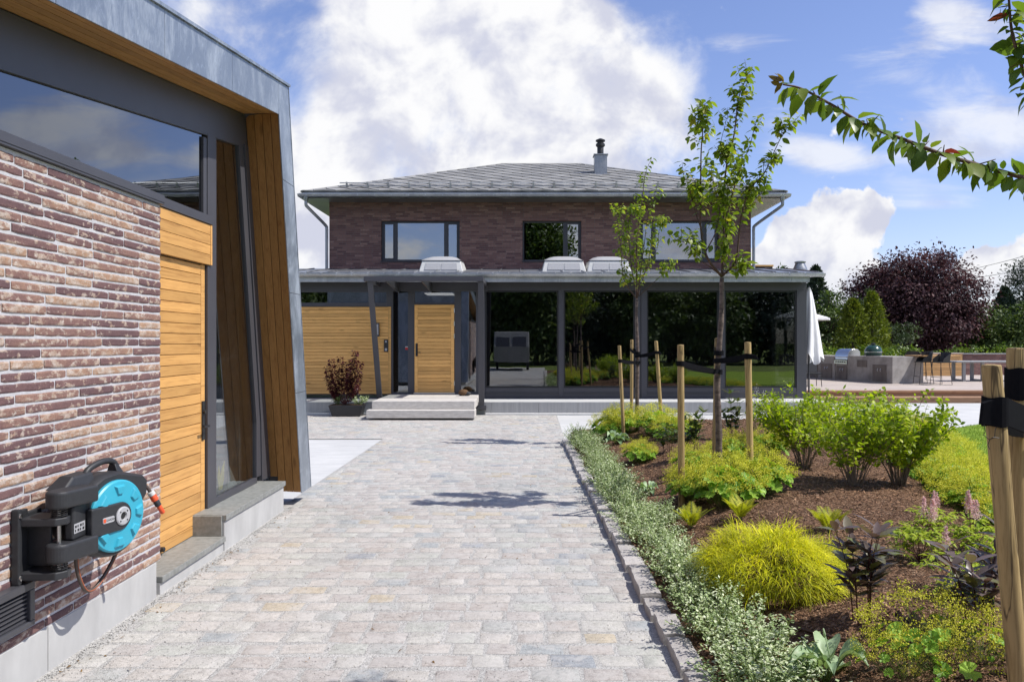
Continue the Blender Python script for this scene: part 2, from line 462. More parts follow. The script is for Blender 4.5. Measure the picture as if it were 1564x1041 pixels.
def brick_geo_mat():
    m, T = newmat('burnt_long_brick')
    co = T.n('ShaderNodeTexCoord').outputs['Object']
    a = T.attr('rnd')
    off = T.n('ShaderNodeCombineXYZ')
    for i in range(3):
        T.l(T.math('MULTIPLY', a, 23.0 + 17 * i), off.inputs[i])
    v = T.vmath('ADD', co, off.outputs[0])
    base = T.ramp(T.math('ADD', T.math('MULTIPLY', a, 0.55), T.math('MULTIPLY', T.noise(T.mapping(v, (3, 3, 6)), 2.0, 4), 0.45)),
                  [(0.25, (0.135, 0.080, 0.083)), (0.42, (0.20, 0.115, 0.105)), (0.58, (0.27, 0.16, 0.125)), (0.72, (0.38, 0.24, 0.16))])
    patch = T.noise(T.mapping(v, (1, 7.0, 13)), 1.9, 7, 0.66, 0.25)
    thr = T.maprange(a, 0, 1, 0.575, 0.475)
    pm = T.maprange(T.math('SUBTRACT', patch, thr), -0.03, 0.05, 0, 0.85, True)
    crust = T.ramp(T.noise(T.mapping(v, (1, 9, 14)), 2.0, 6, 0.7), [(0.35, (0.36, 0.235, 0.165)), (0.54, (0.49, 0.395, 0.325)), (0.75, (0.63, 0.58, 0.53))])
    col = T.mix(pm, base, crust)
    fine = T.noise(v, 90, 6, 0.7)
    col = T.mix(1.0, col, T.ramp(fine, [(0.3, 0.72), (0.65, 1.12)]), 'MULTIPLY')
    h = T.math('ADD', T.math('MULTIPLY', pm, 0.6), T.math('MULTIPLY', fine, 0.7))
    return finish(T, m, col, 0.85, 0.2, 0, T.bump(h, 0.45, 0.003))


brick_near = brick_geo_mat()
mortar = simple('grey_mortar', (0.54, 0.53, 0.545), (0.45, 0.445, 0.455), 40, 0.9, 0.15, 0, 0.5, 150, 0.003)


def brick_far_mat(name, dark=1.0):
    """brickwork for the house walls; u runs along x + y so that all upright walls are covered"""
    m, T = newmat(name)
    co = T.n('ShaderNodeTexCoord').outputs['Object']
    s_ = T.n('ShaderNodeSeparateXYZ'); T.l(co, s_.inputs[0])
    c_ = T.n('ShaderNodeCombineXYZ')
    T.l(T.math('ADD', s_.outputs[0], s_.outputs[1]), c_.inputs[0]); T.l(s_.outputs[2], c_.inputs[1])
    br = T.n('ShaderNodeTexBrick')
    T.l(c_.outputs[0], br.inputs[0])
    br.offset = 0.37; br.offset_frequency = 3; br.squash = 0.8; br.squash_frequency = 5
    br.inputs['Scale'].default_value = 1.0
    br.inputs['Brick Width'].default_value = 0.26
    br.inputs['Row Height'].default_value = 0.058
    br.inputs['Mortar Size'].default_value = 0.006
    br.inputs['Mortar Smooth'].default_value = 0.3
    br.inputs['Color1'].default_value = (0, 0, 0, 1)
    br.inputs['Color2'].default_value = (1, 1, 1, 1)
    br.inputs['Mortar'].default_value = (0.5, 0.5, 0.5, 1)
    base = T.ramp(T.math('ADD', T.math('MULTIPLY', br.outputs[0], 0.38), T.math('MULTIPLY', T.noise(T.mapping(c_.outputs[0], (7, 14, 1)), 3.0, 7, 0.8), 0.72)),
                  [(0.25, (0.105, 0.060, 0.060)), (0.5, (0.195, 0.105, 0.094)), (0.72, (0.28, 0.16, 0.135)), (0.88, (0.46, 0.33, 0.27))])
    pat = T.maprange(T.noise(T.mapping(c_.outputs[0], (5, 17, 1)), 2.3, 7, 0.7), 0.58, 0.74, 0, 0.45)
    col = T.mix(pat, base, (0.42, 0.33, 0.25))
    col = T.mix(br.outputs['Fac'], col, (0.17, 0.145, 0.142))
    h = T.math('SUBTRACT', 1.0, br.outputs['Fac'])
    return finish(T, m, col, 0.88, 0.2, 0, T.bump(h, 0.6, 0.008))


brick_far = brick_far_mat('dark_burnt_brickwork')


def slate_roof_mat():
    m, T = newmat('grey_slate_plates')
    co = T.n('ShaderNodeTexCoord').outputs['Object']
    n_ = T.noise(co, 3.0, 7, 0.65)
    a = T.attr('rnd')
    f = T.math('ADD', T.math('MULTIPLY', a, 0.6), T.math('MULTIPLY', n_, 0.4))
    col = T.ramp(f, [(0.15, (0.20, 0.20, 0.195)), (0.5, (0.265, 0.26, 0.25)), (0.85, (0.34, 0.335, 0.32))])
    return finish(T, m, col, 0.6, 0.35, 0, T.bump(n_, 0.2, 0.01))


roof_m = slate_roof_mat()


def sett_mat():
    m, T = newmat('worn_granite_sett')
    co = T.n('ShaderNodeTexCoord').outputs['Object']
    a = T.attr('rnd')
    tint = T.ramp(a, [(0.0, (0.40, 0.365, 0.335)), (0.16, (0.45, 0.42, 0.385)), (0.3, (0.385, 0.385, 0.365)), (0.42, (0.45, 0.425, 0.39)), (0.55, (0.41, 0.41, 0.375)), (0.66, (0.405, 0.375, 0.35)), (0.78, (0.45, 0.435, 0.40)),
                      (0.88, (0.335, 0.35, 0.35)), (0.945, (0.44, 0.385, 0.30)), (0.98, (0.29, 0.305, 0.32))], 'CONSTANT')
    sp = T.noise(co, 170, 5, 0.75)
    blot = T.noise(co, 9, 6, 0.6)
    dust = T.maprange(T.noise(co, 5.1, 8, 0.72, 0.4), 0.44, 0.60, 0, 0.55, True)
    col = T.mix(1.0, tint, T.ramp(sp, [(0.30, 0.60), (0.5, 0.98), (0.7, 1.22)]), 'MULTIPLY')
    mot = T.noise(co, 34, 7, 0.72, 0.5)
    col = T.mix(1.0, col, T.ramp(mot, [(0.34, 0.72), (0.5, 1.0), (0.66, 1.12)]), 'MULTIPLY')
    col = T.mix(1.0, col, T.ramp(blot, [(0.3, 0.84), (0.7, 1.08)]), 'MULTIPLY')
    wide = T.noise(co, 0.55, 6, 0.6, 0.5)
    col = T.mix(1.0, col, T.ramp(wide, [(0.32, 0.94), (0.55, 1.10), (0.7, 1.14)]), 'MULTIPLY')
    col = T.mix(dust, col, (0.475, 0.455, 0.43))
    h = T.math('ADD', T.math('MULTIPLY', mot, 1.0), T.math('MULTIPLY', sp, 0.4))
    return finish(T, m, col, 0.9, 0.15, 0, T.bump(h, 0.55, 0.010))


sett_m = sett_mat()


def gravel_mat():
    m, T = newmat('stone_dust_joint')
    co = T.n('ShaderNodeTexCoord').outputs['Object']
    v = T.vor(co, 170)
    c = T.vor(co, 170, out='Color')
    bw = T.n('ShaderNodeRGBToBW'); T.l(c, bw.inputs[0])
    n_ = T.noise(co, 2.5, 6, 0.6)
    col = T.ramp(bw.outputs[0], [(0.1, (0.24, 0.235, 0.22)), (0.45, (0.40, 0.39, 0.37)), (0.9, (0.58, 0.565, 0.54))])
    col = T.mix(1.0, col, T.ramp(n_, [(0.3, 0.85), (0.7, 1.08)]), 'MULTIPLY')
    return finish(T, m, col, 0.9, 0.2, 0, T.bump(T.math('SUBTRACT', 1.0, v), 0.6, 0.006))


gravel_m = gravel_mat()
pebble_m = simple('grey_pebble', (0.48, 0.465, 0.44), (0.36, 0.35, 0.33), 30, 0.85, 0.2, rnd=0.35)


def kerb_mat():
    m, T = newmat('rough_kerb_granite')
    co = T.n('ShaderNodeTexCoord').outputs['Object']
    sp = T.noise(co, 120, 6, 0.75)
    bl = T.noise(co, 8, 6, 0.65)
    br = T.math('ADD', T.math('MULTIPLY', T.attr('rnd'), 0.3), 0.85)
    col = T.ramp(sp, [(0.3, (0.30, 0.275, 0.265)), (0.5, (0.45, 0.42, 0.40)), (0.7, (0.56, 0.525, 0.50))])
    col = T.mix(1.0, col, T.ramp(bl, [(0.3, 0.78), (0.7, 1.1)]), 'MULTIPLY')
    cmb = T.n('ShaderNodeCombineColor')
    for i in range(3):
        T.l(br, cmb.inputs[i])
    col = T.mix(1.0, col, cmb.outputs[0], 'MULTIPLY')
    return finish(T, m, col, 0.88, 0.2, 0, T.bump(T.math('ADD', bl, T.math('MULTIPLY', sp, 0.4)), 0.7, 0.015))


kerb_m = kerb_mat()


def mulch_mat():
    m, T = newmat('bark_mulch_ground')
    co = T.n('ShaderNodeTexCoord').outputs['Object']
    wv = T.noise(co, 25, 3, 0.5, 0, 1)
    v = T.vmath('ADD', T.mapping(co, (1, 1, 1)), T.vmath('MULTIPLY', wv, (0.05, 0.05, 0.05)))
    vo = T.vor(v, 62)
    c = T.vor(v, 62, out='Color')
    bw = T.n('ShaderNodeRGBToBW'); T.l(c, bw.inputs[0])
    big_ = T.noise(co, 1.7, 6, 0.6)
    col = T.ramp(bw.outputs[0], [(0.1, (0.035, 0.019, 0.012)), (0.4, (0.10, 0.053, 0.030)), (0.7, (0.20, 0.112, 0.064)), (0.95, (0.40, 0.27, 0.18))])
    col = T.mix(1.0, col, T.ramp(big_, [(0.3, 0.8), (0.7, 1.15)]), 'MULTIPLY')
    return finish(T, m, col, 0.9, 0.15, 0, T.bump(T.math('SUBTRACT', 1.0, vo), 0.9, 0.02))


mulch_m = mulch_mat()
chip_m = simple('bark_chip', (0.25, 0.145, 0.085), (0.12, 0.064, 0.038), 25, 0.85, 0.2, rnd=0.8)


def slab_mat():
    m, T = newmat('cast_concrete_paving')
    co = T.n('ShaderNodeTexCoord').outputs['Object']
    a = T.noise(co, 0.5, 8, 0.65, 0.6)
    b = T.noise(T.mapping(co, (0.7, 2.5, 1)), 2.0, 7, 0.65, 0.4)
    s2 = T.noise(co, 60, 5, 0.7)
    col = T.ramp(T.math('ADD', T.math('MULTIPLY', a, 0.5), T.math('MULTIPLY', b, 0.5)), [(0.33, (0.44, 0.44, 0.435)), (0.5, (0.515, 0.515, 0.505)), (0.66, (0.59, 0.585, 0.57))])
    col = T.mix(1.0, col, T.ramp(s2, [(0.3, 0.93), (0.7, 1.04)]), 'MULTIPLY')
    return finish(T, m, col, 0.8, 0.25, 0, T.bump(s2, 0.2, 0.003))


slab_m = slab_mat()
lawn_m = simple('mown_lawn', (0.16, 0.25, 0.025), (0.22, 0.31, 0.04), 3, 0.9, 0.1, 0, 0.5, 120, 0.02, detail=9)
field_m = simple('rough_grass_land', (0.09, 0.13, 0.03), (0.15, 0.18, 0.05), 0.6, 0.95, 0.1, detail=8)


# ------------------------------------------------------------------ geometry helpers
F0 = 1200.0


def PX(px, Y):
    return (px - 806) / F0 * Y


def PZ(py, Y):
    return 1.8 - (py - 522) / F0 * Y


def tag(o, label=None, cat=None, group=None, kind=None):
    if label: o['label'] = label
    if cat: o['category'] = cat
    if group: o['group'] = group
    if kind: o['kind'] = kind
    return o


def empty(name, loc, label, cat, group=None):
    o = bpy.data.objects.new(name, None)
    COL.objects.link(o)
    o.location = loc
    o.empty_display_size = 0.2
    return tag(o, label, cat, group)


def world_off(o):
    v = Vector((0, 0, 0))
    while o is not None:
        v += o.location
        o = o.parent
    return v


def copy_tree(o, parent=None):
    c = o.copy()
    COL.objects.link(c)
    if parent is not None:
        c.parent = parent
    for ch in list(o.children):
        copy_tree(ch, c)
    return c


class MB:
    """collects faces, then links them as one mesh object; coordinates are world coordinates"""

    def __init__(s):
        s.v = []; s.f = []; s.r = []; s.m = []

    def add(s, vs, fs, rnd=None, mi=0):
        b = len(s.v)
        rnd = random.random() if rnd is None else rnd
        s.v.extend([tuple(v) for v in vs])
        for f in fs:
            s.f.append(tuple(i + b for i in f))
            s.r.append(rnd); s.m.append(mi)
        return s

    def box(s, x0, x1, y0, y1, z0, z1, rnd=None, mi=0):
        vs = [(x, y, z) for z in (z0, z1) for y in (y0, y1) for x in (x0, x1)]
        return s.add(vs, [(0, 2, 3, 1), (4, 5, 7, 6), (0, 1, 5, 4), (2, 6, 7, 3), (0, 4, 6, 2), (1, 3, 7, 5)], rnd, mi)

    def hexa(s, b4, t4, rnd=None, mi=0):
        return s.add(list(b4) + list(t4), [(3, 2, 1, 0), (4, 5, 6, 7), (0, 1, 5, 4), (1, 2, 6, 5), (2, 3, 7, 6), (3, 0, 4, 7)], rnd, mi)

    def obox(s, c, ax, ay, az, rnd=None, mi=0):
        c, ax, ay, az = map(Vector, (c, ax, ay, az))
        vs = [c + ax * i + ay * j + az * k for k in (-1, 1) for j in (-1, 1) for i in (-1, 1)]
        return s.add(vs, [(0, 2, 3, 1), (4, 5, 7, 6), (0, 1, 5, 4), (2, 6, 7, 3), (0, 4, 6, 2), (1, 3, 7, 5)], rnd, mi)

    def bar(s, a, b, w, h, up=(0, 0, 1), rnd=None, mi=0):
        a, b = Vector(a), Vector(b)
        d = (b - a).normalized()
        sd = d.cross(Vector(up))
        if sd.length < 1e-4: sd = d.cross(Vector((1, 0, 0)))
        sd.normalize()
        u = sd.cross(d).normalized()
        return s.obox((a + b) / 2, d * ((b - a).length / 2), sd * (w / 2), u * (h / 2), rnd, mi)

    def prism(s, poly, vec, rnd=None, mi=0):
        n = len(poly)
        vec = Vector(vec)
        vs = [Vector(p) for p in poly] + [Vector(p) + vec for p in poly]
        fs = [tuple(range(n - 1, -1, -1)), tuple(range(n, 2 * n))] + [(i, (i + 1) % n, (i + 1) % n + n, i + n) for i in range(n)]
        return s.add(vs, fs, rnd, mi)

    def tube(s, pts, rad, n=8, rnd=None, mi=0, cap=True):
        pts = [Vector(p) for p in pts]
        if isinstance(rad, (int, float)): rad = [rad] * len(pts)
        vs = []; fs = []
        prev = None
        for i, p in enumerate(pts):
            d = (pts[min(i + 1, len(pts) - 1)] - pts[max(i - 1, 0)])
            d = d.normalized() if d.length > 1e-9 else Vector((0, 0, 1))
            if prev is None:
                a = d.cross(Vector((0, 0, 1)))
                if a.length < 0.05: a = d.cross(Vector((1, 0, 0)))
            else:
                a = prev - d * prev.dot(d)
                if a.length < 1e-4: a = d.cross(Vector((1, 0, 0)))
            a.normalize(); prev = a
            b = d.cross(a)
            for k in range(n):
                t = 2 * math.pi * k / n
                vs.append(p + (a * math.cos(t) + b * math.sin(t)) * rad[i])
        for i in range(len(pts) - 1):
            for k in range(n):
                fs.append((i * n + k, i * n + (k + 1) % n, (i + 1) * n + (k + 1) % n, (i + 1) * n + k))
        if cap:
            fs.append(tuple(range(n - 1, -1, -1)))
            fs.append(tuple(range((len(pts) - 1) * n, len(pts) * n)))
        return s.add(vs, fs, rnd, mi)

    def lathe(s, prof, org, ax=(0, 0, 1), n=24, rnd=None, mi=0):
        """prof: list of (radius, height along the axis)"""
        ax = Vector(ax).normalized(); org = Vector(org)
        a = ax.cross(Vector((0, 0, 1)))
        if a.length < 0.05: a = ax.cross(Vector((1, 0, 0)))
        a.normalize(); b = ax.cross(a)
        vs = []; fs = []
        for r, h in prof:
            for k in range(n):
                t = 2 * math.pi * k / n
                vs.append(org + ax * h + (a * math.cos(t) + b * math.sin(t)) * r)
        for i in range(len(prof) - 1):
            for k in range(n):
                fs.append((i * n + k, i * n + (k + 1) % n, (i + 1) * n + (k + 1) % n, (i + 1) * n + k))
        fs.append(tuple(range(n - 1, -1, -1)))
        fs.append(tuple(range((len(prof) - 1) * n, len(prof) * n)))
        return s.add(vs, fs, rnd, mi)

    def build(s, name, mats, parent=None, smooth=False, bevel=0.0, seg=2, auto=None, offset=None):
        off = world_off(parent) if parent is not None else Vector((0, 0, 0))
        if offset is not None: off = Vector(offset)
        me = bpy.data.meshes.new(name)
        me.from_pydata([(v[0] - off.x, v[1] - off.y, v[2] - off.z) for v in s.v], [], s.f)
        if not isinstance(mats, (list, tuple)): mats = [mats]
        for m in mats: me.materials.append(m)
        me.polygons.foreach_set('material_index', s.m)
        at = me.attributes.new('rnd', 'FLOAT', 'FACE')
        at.data.foreach_set('value', s.r)
        if smooth: me.polygons.foreach_set('use_smooth', [True] * len(s.f))
        me.update()
        o = bpy.data.objects.new(name, me)
        COL.objects.link(o)
        if parent is not None:
            o.parent = parent
        elif offset is not None:
            o.location = off
        if bevel:
            b = o.modifiers.new('bevel', 'BEVEL')
            b.width = bevel; b.segments = seg; b.limit_method = 'ANGLE'; b.angle_limit = R(35)
        if smooth and auto:
            try:
                me.set_sharp_from_angle(angle=R(auto))
            except Exception:
                pass
        return o


def np_obj(name, V, faces, rnd, mats, parent=None, mi=None, smooth=False, offset=None):
    """V (n,3); faces: list of (k,m) int arrays; rnd per face"""
    V = np.asarray(V, dtype=np.float32)
    off = world_off(parent) if parent is not None else (Vector(offset) if offset is not None else Vector((0, 0, 0)))
    V = V - np.array([off.x, off.y, off.z], dtype=np.float32)
    me = bpy.data.meshes.new(name)
    nl = sum(f.size for f in faces); nf = sum(len(f) for f in faces)
    me.vertices.add(len(V)); me.loops.add(nl); me.polygons.add(nf)
    me.vertices.foreach_set('co', V.ravel())
    me.loops.foreach_set('vertex_index', np.concatenate([f.ravel() for f in faces]).astype(np.int32))
    tot = np.concatenate([np.full(len(f), f.shape[1], dtype=np.int32) for f in faces])
    st = np.concatenate([[0], np.cumsum(tot)[:-1]]).astype(np.int32)
    me.polygons.foreach_set('loop_start', st)
    me.polygons.foreach_set('loop_total', tot)
    if not isinstance(mats, (list, tuple)): mats = [mats]
    for m in mats: me.materials.append(m)
    if mi is not None: me.polygons.foreach_set('material_index', np.asarray(mi, dtype=np.int32))
    if smooth: me.polygons.foreach_set('use_smooth', np.ones(nf, dtype=bool))
    at = me.attributes.new('rnd', 'FLOAT', 'FACE')
    at.data.foreach_set('value', np.asarray(rnd, dtype=np.float32))
    me.update(calc_edges=True)
    me.validate()
    o = bpy.data.objects.new(name, me)
    COL.objects.link(o)
    if parent is not None: o.parent = parent
    elif offset is not None: o.location = off
    return o


def unit(a):
    return a / np.maximum(np.linalg.norm(a, axis=-1, keepdims=True), 1e-9)


class Leaves:
    """many small leaves gathered into one mesh"""

    def __init__(s):
        s.P = []; s.D = []; s.N = []; s.L = []; s.W = []; s.R = []; s.C = []

    def add(s, P, D, N, L, W, Rn=None, C=0.15):
        P = np.atleast_2d(np.asarray(P, float)); n = len(P)
        D = np.broadcast_to(np.asarray(D, float), (n, 3)); N = np.broadcast_to(np.asarray(N, float), (n, 3))
        s.P.append(P); s.D.append(unit(D)); s.N.append(N)
        s.L.append(np.broadcast_to(np.asarray(L, float), (n,))); s.W.append(np.broadcast_to(np.asarray(W, float), (n,)))
        s.R.append(rng.random(n) if Rn is None else np.broadcast_to(np.asarray(Rn, float), (n,)))
        s.C.append(np.broadcast_to(np.asarray(C, float), (n,)))

    def arrays(s, shape='quad'):
        P, D, N, L, Wd, Rn, C = (np.concatenate(x) for x in (s.P, s.D, s.N, s.L, s.W, s.R, s.C))
        S = unit(np.cross(D, N)); U = np.cross(S, D)
        n = len(P)
        if shape == 'quad':
            prof = [(0, 0, 0), (.45, .5, .06), (1, 0, -1), (.45, -.5, .06)]
            fs = [(0, 1, 2, 3)]
        elif shape == 'fold':
            prof = [(0, 0, 0), (.38, .5, .10), (1, 0, -1), (.38, -.5, .10), (.5, 0, -.30)]
            fs = [(0, 1, 4), (1, 2, 4), (0, 4, 3), (4, 2, 3)]
        else:   # oval leaf with a midrib
            prof = [(0, 0, 0), (.18, .34, .02), (.45, .5, -.06), (.75, .33, -.42), (1, 0, -1.0), (.75, -.33, -.42), (.45, -.5, -.06), (.18, -.34, .02), (.3, 0, -.12), (.65, 0, -.42)]
            fs = [(0, 1, 8), (1, 2, 9, 8), (2, 3, 9), (3, 4, 9), (0, 8, 7), (8, 9, 6, 7), (9, 5, 6), (9, 4, 5)]
        k = len(prof)
        V = np.zeros((n, k, 3))
        for i, (a, b, c) in enumerate(prof):
            V[:, i] = P + D * (L * a)[:, None] + S * (Wd * b)[:, None] + U * (np.where(c < 0, C * L * c, c * Wd))[:, None]
        base = (np.arange(n) * k)[:, None]
        faces = {}
        for f in fs:
            faces.setdefault(len(f), []).append(f)
        out = []; rr = []
        for m, lst in faces.items():
            fa = np.array(lst)
            out.append((base[:, None, :] + fa[None]).reshape(-1, m))
            rr.append(np.repeat(Rn, len(lst)))
        return V.reshape(-1, 3), out, np.concatenate(rr)

    def build(s, name, mat, parent=None, shape='quad', smooth=False, offset=None):
        V, F, r = s.arrays(shape)
        return np_obj(name, V, F, r, mat, parent, smooth=smooth, offset=offset)


def spline(pts, n=6):
    """Catmull-Rom through the points"""
    P = [np.array(p, float) for p in pts]
    P = [2 * P[0] - P[1]] + P + [2 * P[-1] - P[-2]]
    out = []
    for i in range(1, len(P) - 2):
        for t in np.linspace(0, 1, n, endpoint=False):
            a, b, c, d = P[i - 1], P[i], P[i + 1], P[i + 2]
            out.append(0.5 * ((2 * b) + (-a + c) * t + (2 * a - 5 * b + 4 * c - d) * t * t + (-a + 3 * b - 3 * c + d) * t ** 3))
    out.append(P[-2])
    return out


def rdir(n=1):
    return unit(rng.normal(size=(n, 3)))


def glyphs(text, size, org, ux, uz, depth, name, mat, parent, align='LEFT'):
    """raised lettering: ux is the reading direction, uz the up direction"""
    cu_ = bpy.data.curves.new('lettering', 'FONT')
    cu_.body = text; cu_.size = size; cu_.extrude = depth; cu_.align_x = align; cu_.resolution_u = 3
    t = bpy.data.objects.new('lettering', cu_)
    COL.objects.link(t)
    dg = bpy.context.evaluated_depsgraph_get()
    me = bpy.data.meshes.new_from_object(t.evaluated_get(dg))
    COL.objects.unlink(t); bpy.data.objects.remove(t)
    ux, uz = Vector(ux).normalized(), Vector(uz).normalized()
    un = ux.cross(uz)
    off = world_off(parent)
    for v in me.vertices:
        c = v.co.copy()
        v.co = Vector(org) + ux * c.x + uz * c.y + un * c.z - off
    me.name = name
    me.materials.clear(); me.materials.append(mat)
    o = bpy.data.objects.new(name, me)
    COL.objects.link(o); o.parent = parent
    return o


# ------------------------------------------------------------------ ground
def kerb_x(Y):
    return 0.90 - 0.02 * Y


g = MB(); g.add([(-700, -700, -0.06), (700, -700, -0.06), (700, 900, -0.06), (-700, 900, -0.06)], [(0, 1, 2, 3)])
tag(g.build('ground', field_m), kind='structure')

slab = MB()
slab.add([(-12, 8.3, -0.012), (-2.71, 8.3, -0.012), (-2.71, 14.6, -0.012), (-12, 14.6, -0.012)], [(0, 1, 2, 3)])
tag(slab.build('concrete_paving', slab_m), kind='structure')
slab = MB()
slab.add([(0.58, 13.2, -0.012), (3, 14, -0.012), (9, 13.5, -0.012), (20, 14, -0.012), (26, 23.9, -0.012), (0.72, 23.9, -0.012)], [(0, 1, 2, 3, 4, 5)])
tag(slab.build('concrete_terrace', slab_m), kind='structure')

# cobbled path: a bed of stone dust and individually shaped setts
pm = MB()
pm.add([(-2.75, -14, -0.0038), (kerb_x(-14) + .05, -14, -0.0038), (kerb_x(13.5) + .05, 13.5, -0.0038), (0.72, 19.4, -0.0038), (-9.5, 19.4, -0.0038), (-9.5, 14.62, -0.0038), (-2.70, 14.62, -0.0038), (-2.70, 8.3, -0.0038), (-2.75, 8.3, -0.0038)], [tuple(range(9))])
tag(pm.build('path', gravel_m), kind='structure')


def sett_mesh():
    V = []; F4 = []; rr = []
    row = 0
    Y = 2.2
    nx, ny = 5, 4
    while Y < 19.3:
        d = random.uniform(0.165, 0.195)
        xl = -2.60 if Y < 8.5 else -2.69
        if Y > 14.62: xl = -9.4
        if Y < 8.5: xl += 0.035 + 0.03 * math.sin(Y * 3)
        xr = (kerb_x(Y) - 0.02) if Y < 13.7 else 0.70
        x = xl - random.uniform(0, 0.15)
        while x < xr - 0.06:
            L = random.uniform(0.19, 0.30)
            x0, x1 = max(x, xl), min(x + L, xr)
            x += L
            if x1 - x0 < 0.08: continue
            gx = random.uniform(0.008, 0.022)
            cz = random.uniform(-0.004, 0.003); tx = random.uniform(-0.018, 0.018); ty = random.uniform(-0.018, 0.018)
            sk = random.uniform(-0.010, 0.010)
            rnd = random.random()
            b = len(V)
            ph = random.uniform(0, 100)
            for j in range(ny):
                for i in range(nx):
                    u, v = i / (nx - 1), j / (ny - 1)
                    e = min(u, 1 - u, v, 1 - v)
                    px_ = x0 + gx + (x1 - x0 - 2 * gx) * u
                    py_ = Y + gx + (d - 2 * gx) * v + sk * (u - .5) + 0.010 * math.sin(row * 1.7 + px_ * 2.2)
                    nzv = mnoise.noise((px_ * 9 + ph, py_ * 9, ph))
                    if e < 0.01:
                        px_ += 0.026 * mnoise.noise((px_ * 17, py_ * 17, ph)); py_ += 0.024 * mnoise.noise((px_ * 17, py_ * 17, ph + 7))
                        z = -0.0028
                    else:
                        z = 0.0012 + cz * .5 + tx * (u - .5) * .25 + ty * (v - .5) * .25 + 0.0028 * nzv
                    V.append((px_, py_, z))
            for j in range(ny - 1):
                for i in range(nx - 1):
                    F4.append((b + j * nx + i, b + j * nx + i + 1, b + (j + 1) * nx + i + 1, b + (j + 1) * nx + i)); rr.append(rnd)
        Y += d
        row += 1
    # widen the flat top: pull the inner ring of each stone towards its edge
    V = np.array(V).reshape(-1, ny, nx, 3)
    V[:, :, 1, :2] = V[:, :, 0, :2] * .72 + V[:, :, 1, :2] * .28
    V[:, :, -2, :2] = V[:, :, -1, :2] * .72 + V[:, :, -2, :2] * .28
    V[:, 1, :, :2] = V[:, 0, :, :2] * .68 + V[:, 1, :, :2] * .32
    V[:, -2, :, :2] = V[:, -1, :, :2] * .68 + V[:, -2, :, :2] * .32
    o = np_obj('path_setts', V.reshape(-1, 3), [np.array(F4)], rr, sett_m, smooth=True)
    tag(o, kind='structure')


sett_mesh()


def pebbles(name, n, posfn, smin, smax, mat):
    oct_ = np.array([(1, 0, 0), (-1, 0, 0), (0, 1, 0), (0, -1, 0), (0, 0, 1), (0, 0, -1)], float)
    fa = np.array([(0, 2, 4), (2, 1, 4), (1, 3, 4), (3, 0, 4), (2, 0, 5), (1, 2, 5), (3, 1, 5), (0, 3, 5)])
    P = posfn(n); n = len(P)
    s_ = rng.uniform(smin, smax, n) * (0.6 + 0.8 * rng.random(n) ** 2)
    a = rng.uniform(0, 6.28, n)
    sh = oct_[None] * rng.uniform(0.6, 1.3, (n, 6, 1))
    sh[:, :, 2] *= 0.6
    x = sh[:, :, 0] * np.cos(a)[:, None] - sh[:, :, 1] * np.sin(a)[:, None]
    y = sh[:, :, 0] * np.sin(a)[:, None] + sh[:, :, 1] * np.cos(a)[:, None]
    V = np.stack([x, y, sh[:, :, 2]], -1) * s_[:, None, None] + P[:, None, :]
    F = (np.arange(n) * 6)[:, None, None] + fa[None]
    return np_obj(name, V.reshape(-1, 3), [F.reshape(-1, 3)], np.repeat(rng.random(n), 8), mat)


def pos_edge(n):
    Y = 3.5 + 5.2 * rng.random(n)
    x = -2.60 + np.abs(rng.normal(0, 0.05, n))
    return np.stack([x, Y, np.full(n, 0.002)], -1)


def pos_all(n):
    Y = 4.0 + 6.5 * rng.random(n) ** 1.3
    x = -2.55 + 3.3 * rng.random(n)
    keep = np.array([mnoise.noise((a * 1.3, b * 1.3, 3.3)) > -0.15 for a, b in zip(x, Y)])
    return np.stack([x, Y, np.full(n, 0.003)], -1)[keep]


tag(pebbles('loose_gravel', 2200, pos_edge, 0.002, 0.007, pebble_m), 'loose pale grit gathered along the foot of the brick annex', 'gravel', kind='stuff')
tag(pebbles('stone_chippings', 24000, pos_all, 0.0018, 0.0042, pebble_m), 'fine stone chippings spread in the joints of the cobbled path', 'gravel', kind='stuff')

def dry_leaves():
    n = 170
    x = -2.45 + 3.1 * rng.random(n); y = 3.9 + 9 * rng.random(n)
    x[:70] = -2.57 + np.abs(rng.normal(0, .07, 70)); y[:70] = 4.2 + 4.2 * rng.random(70)
    Lv = Leaves()
    D = np.stack([rng.normal(size=n), rng.normal(size=n), rng.normal(0, .15, n)], -1)
    Lv.add(np.stack([x, y, np.full(n, .008)], -1), D, np.stack([rng.normal(0, .3, n), rng.normal(0, .3, n), np.ones(n)], -1), rng.uniform(.012, .034, n), rng.uniform(.006, .016, n), None, .3)
    o = Lv.build('fallen_leaves', simple('dry_leaf', (0.24, 0.15, 0.06), (0.13, 0.08, 0.04), 30, 0.8, 0.2, rnd=.4), None, 'fold')
    tag(o, 'dry brown leaf litter and specks scattered on the cobbled path', 'leaf litter', kind='stuff')


dry_leaves()

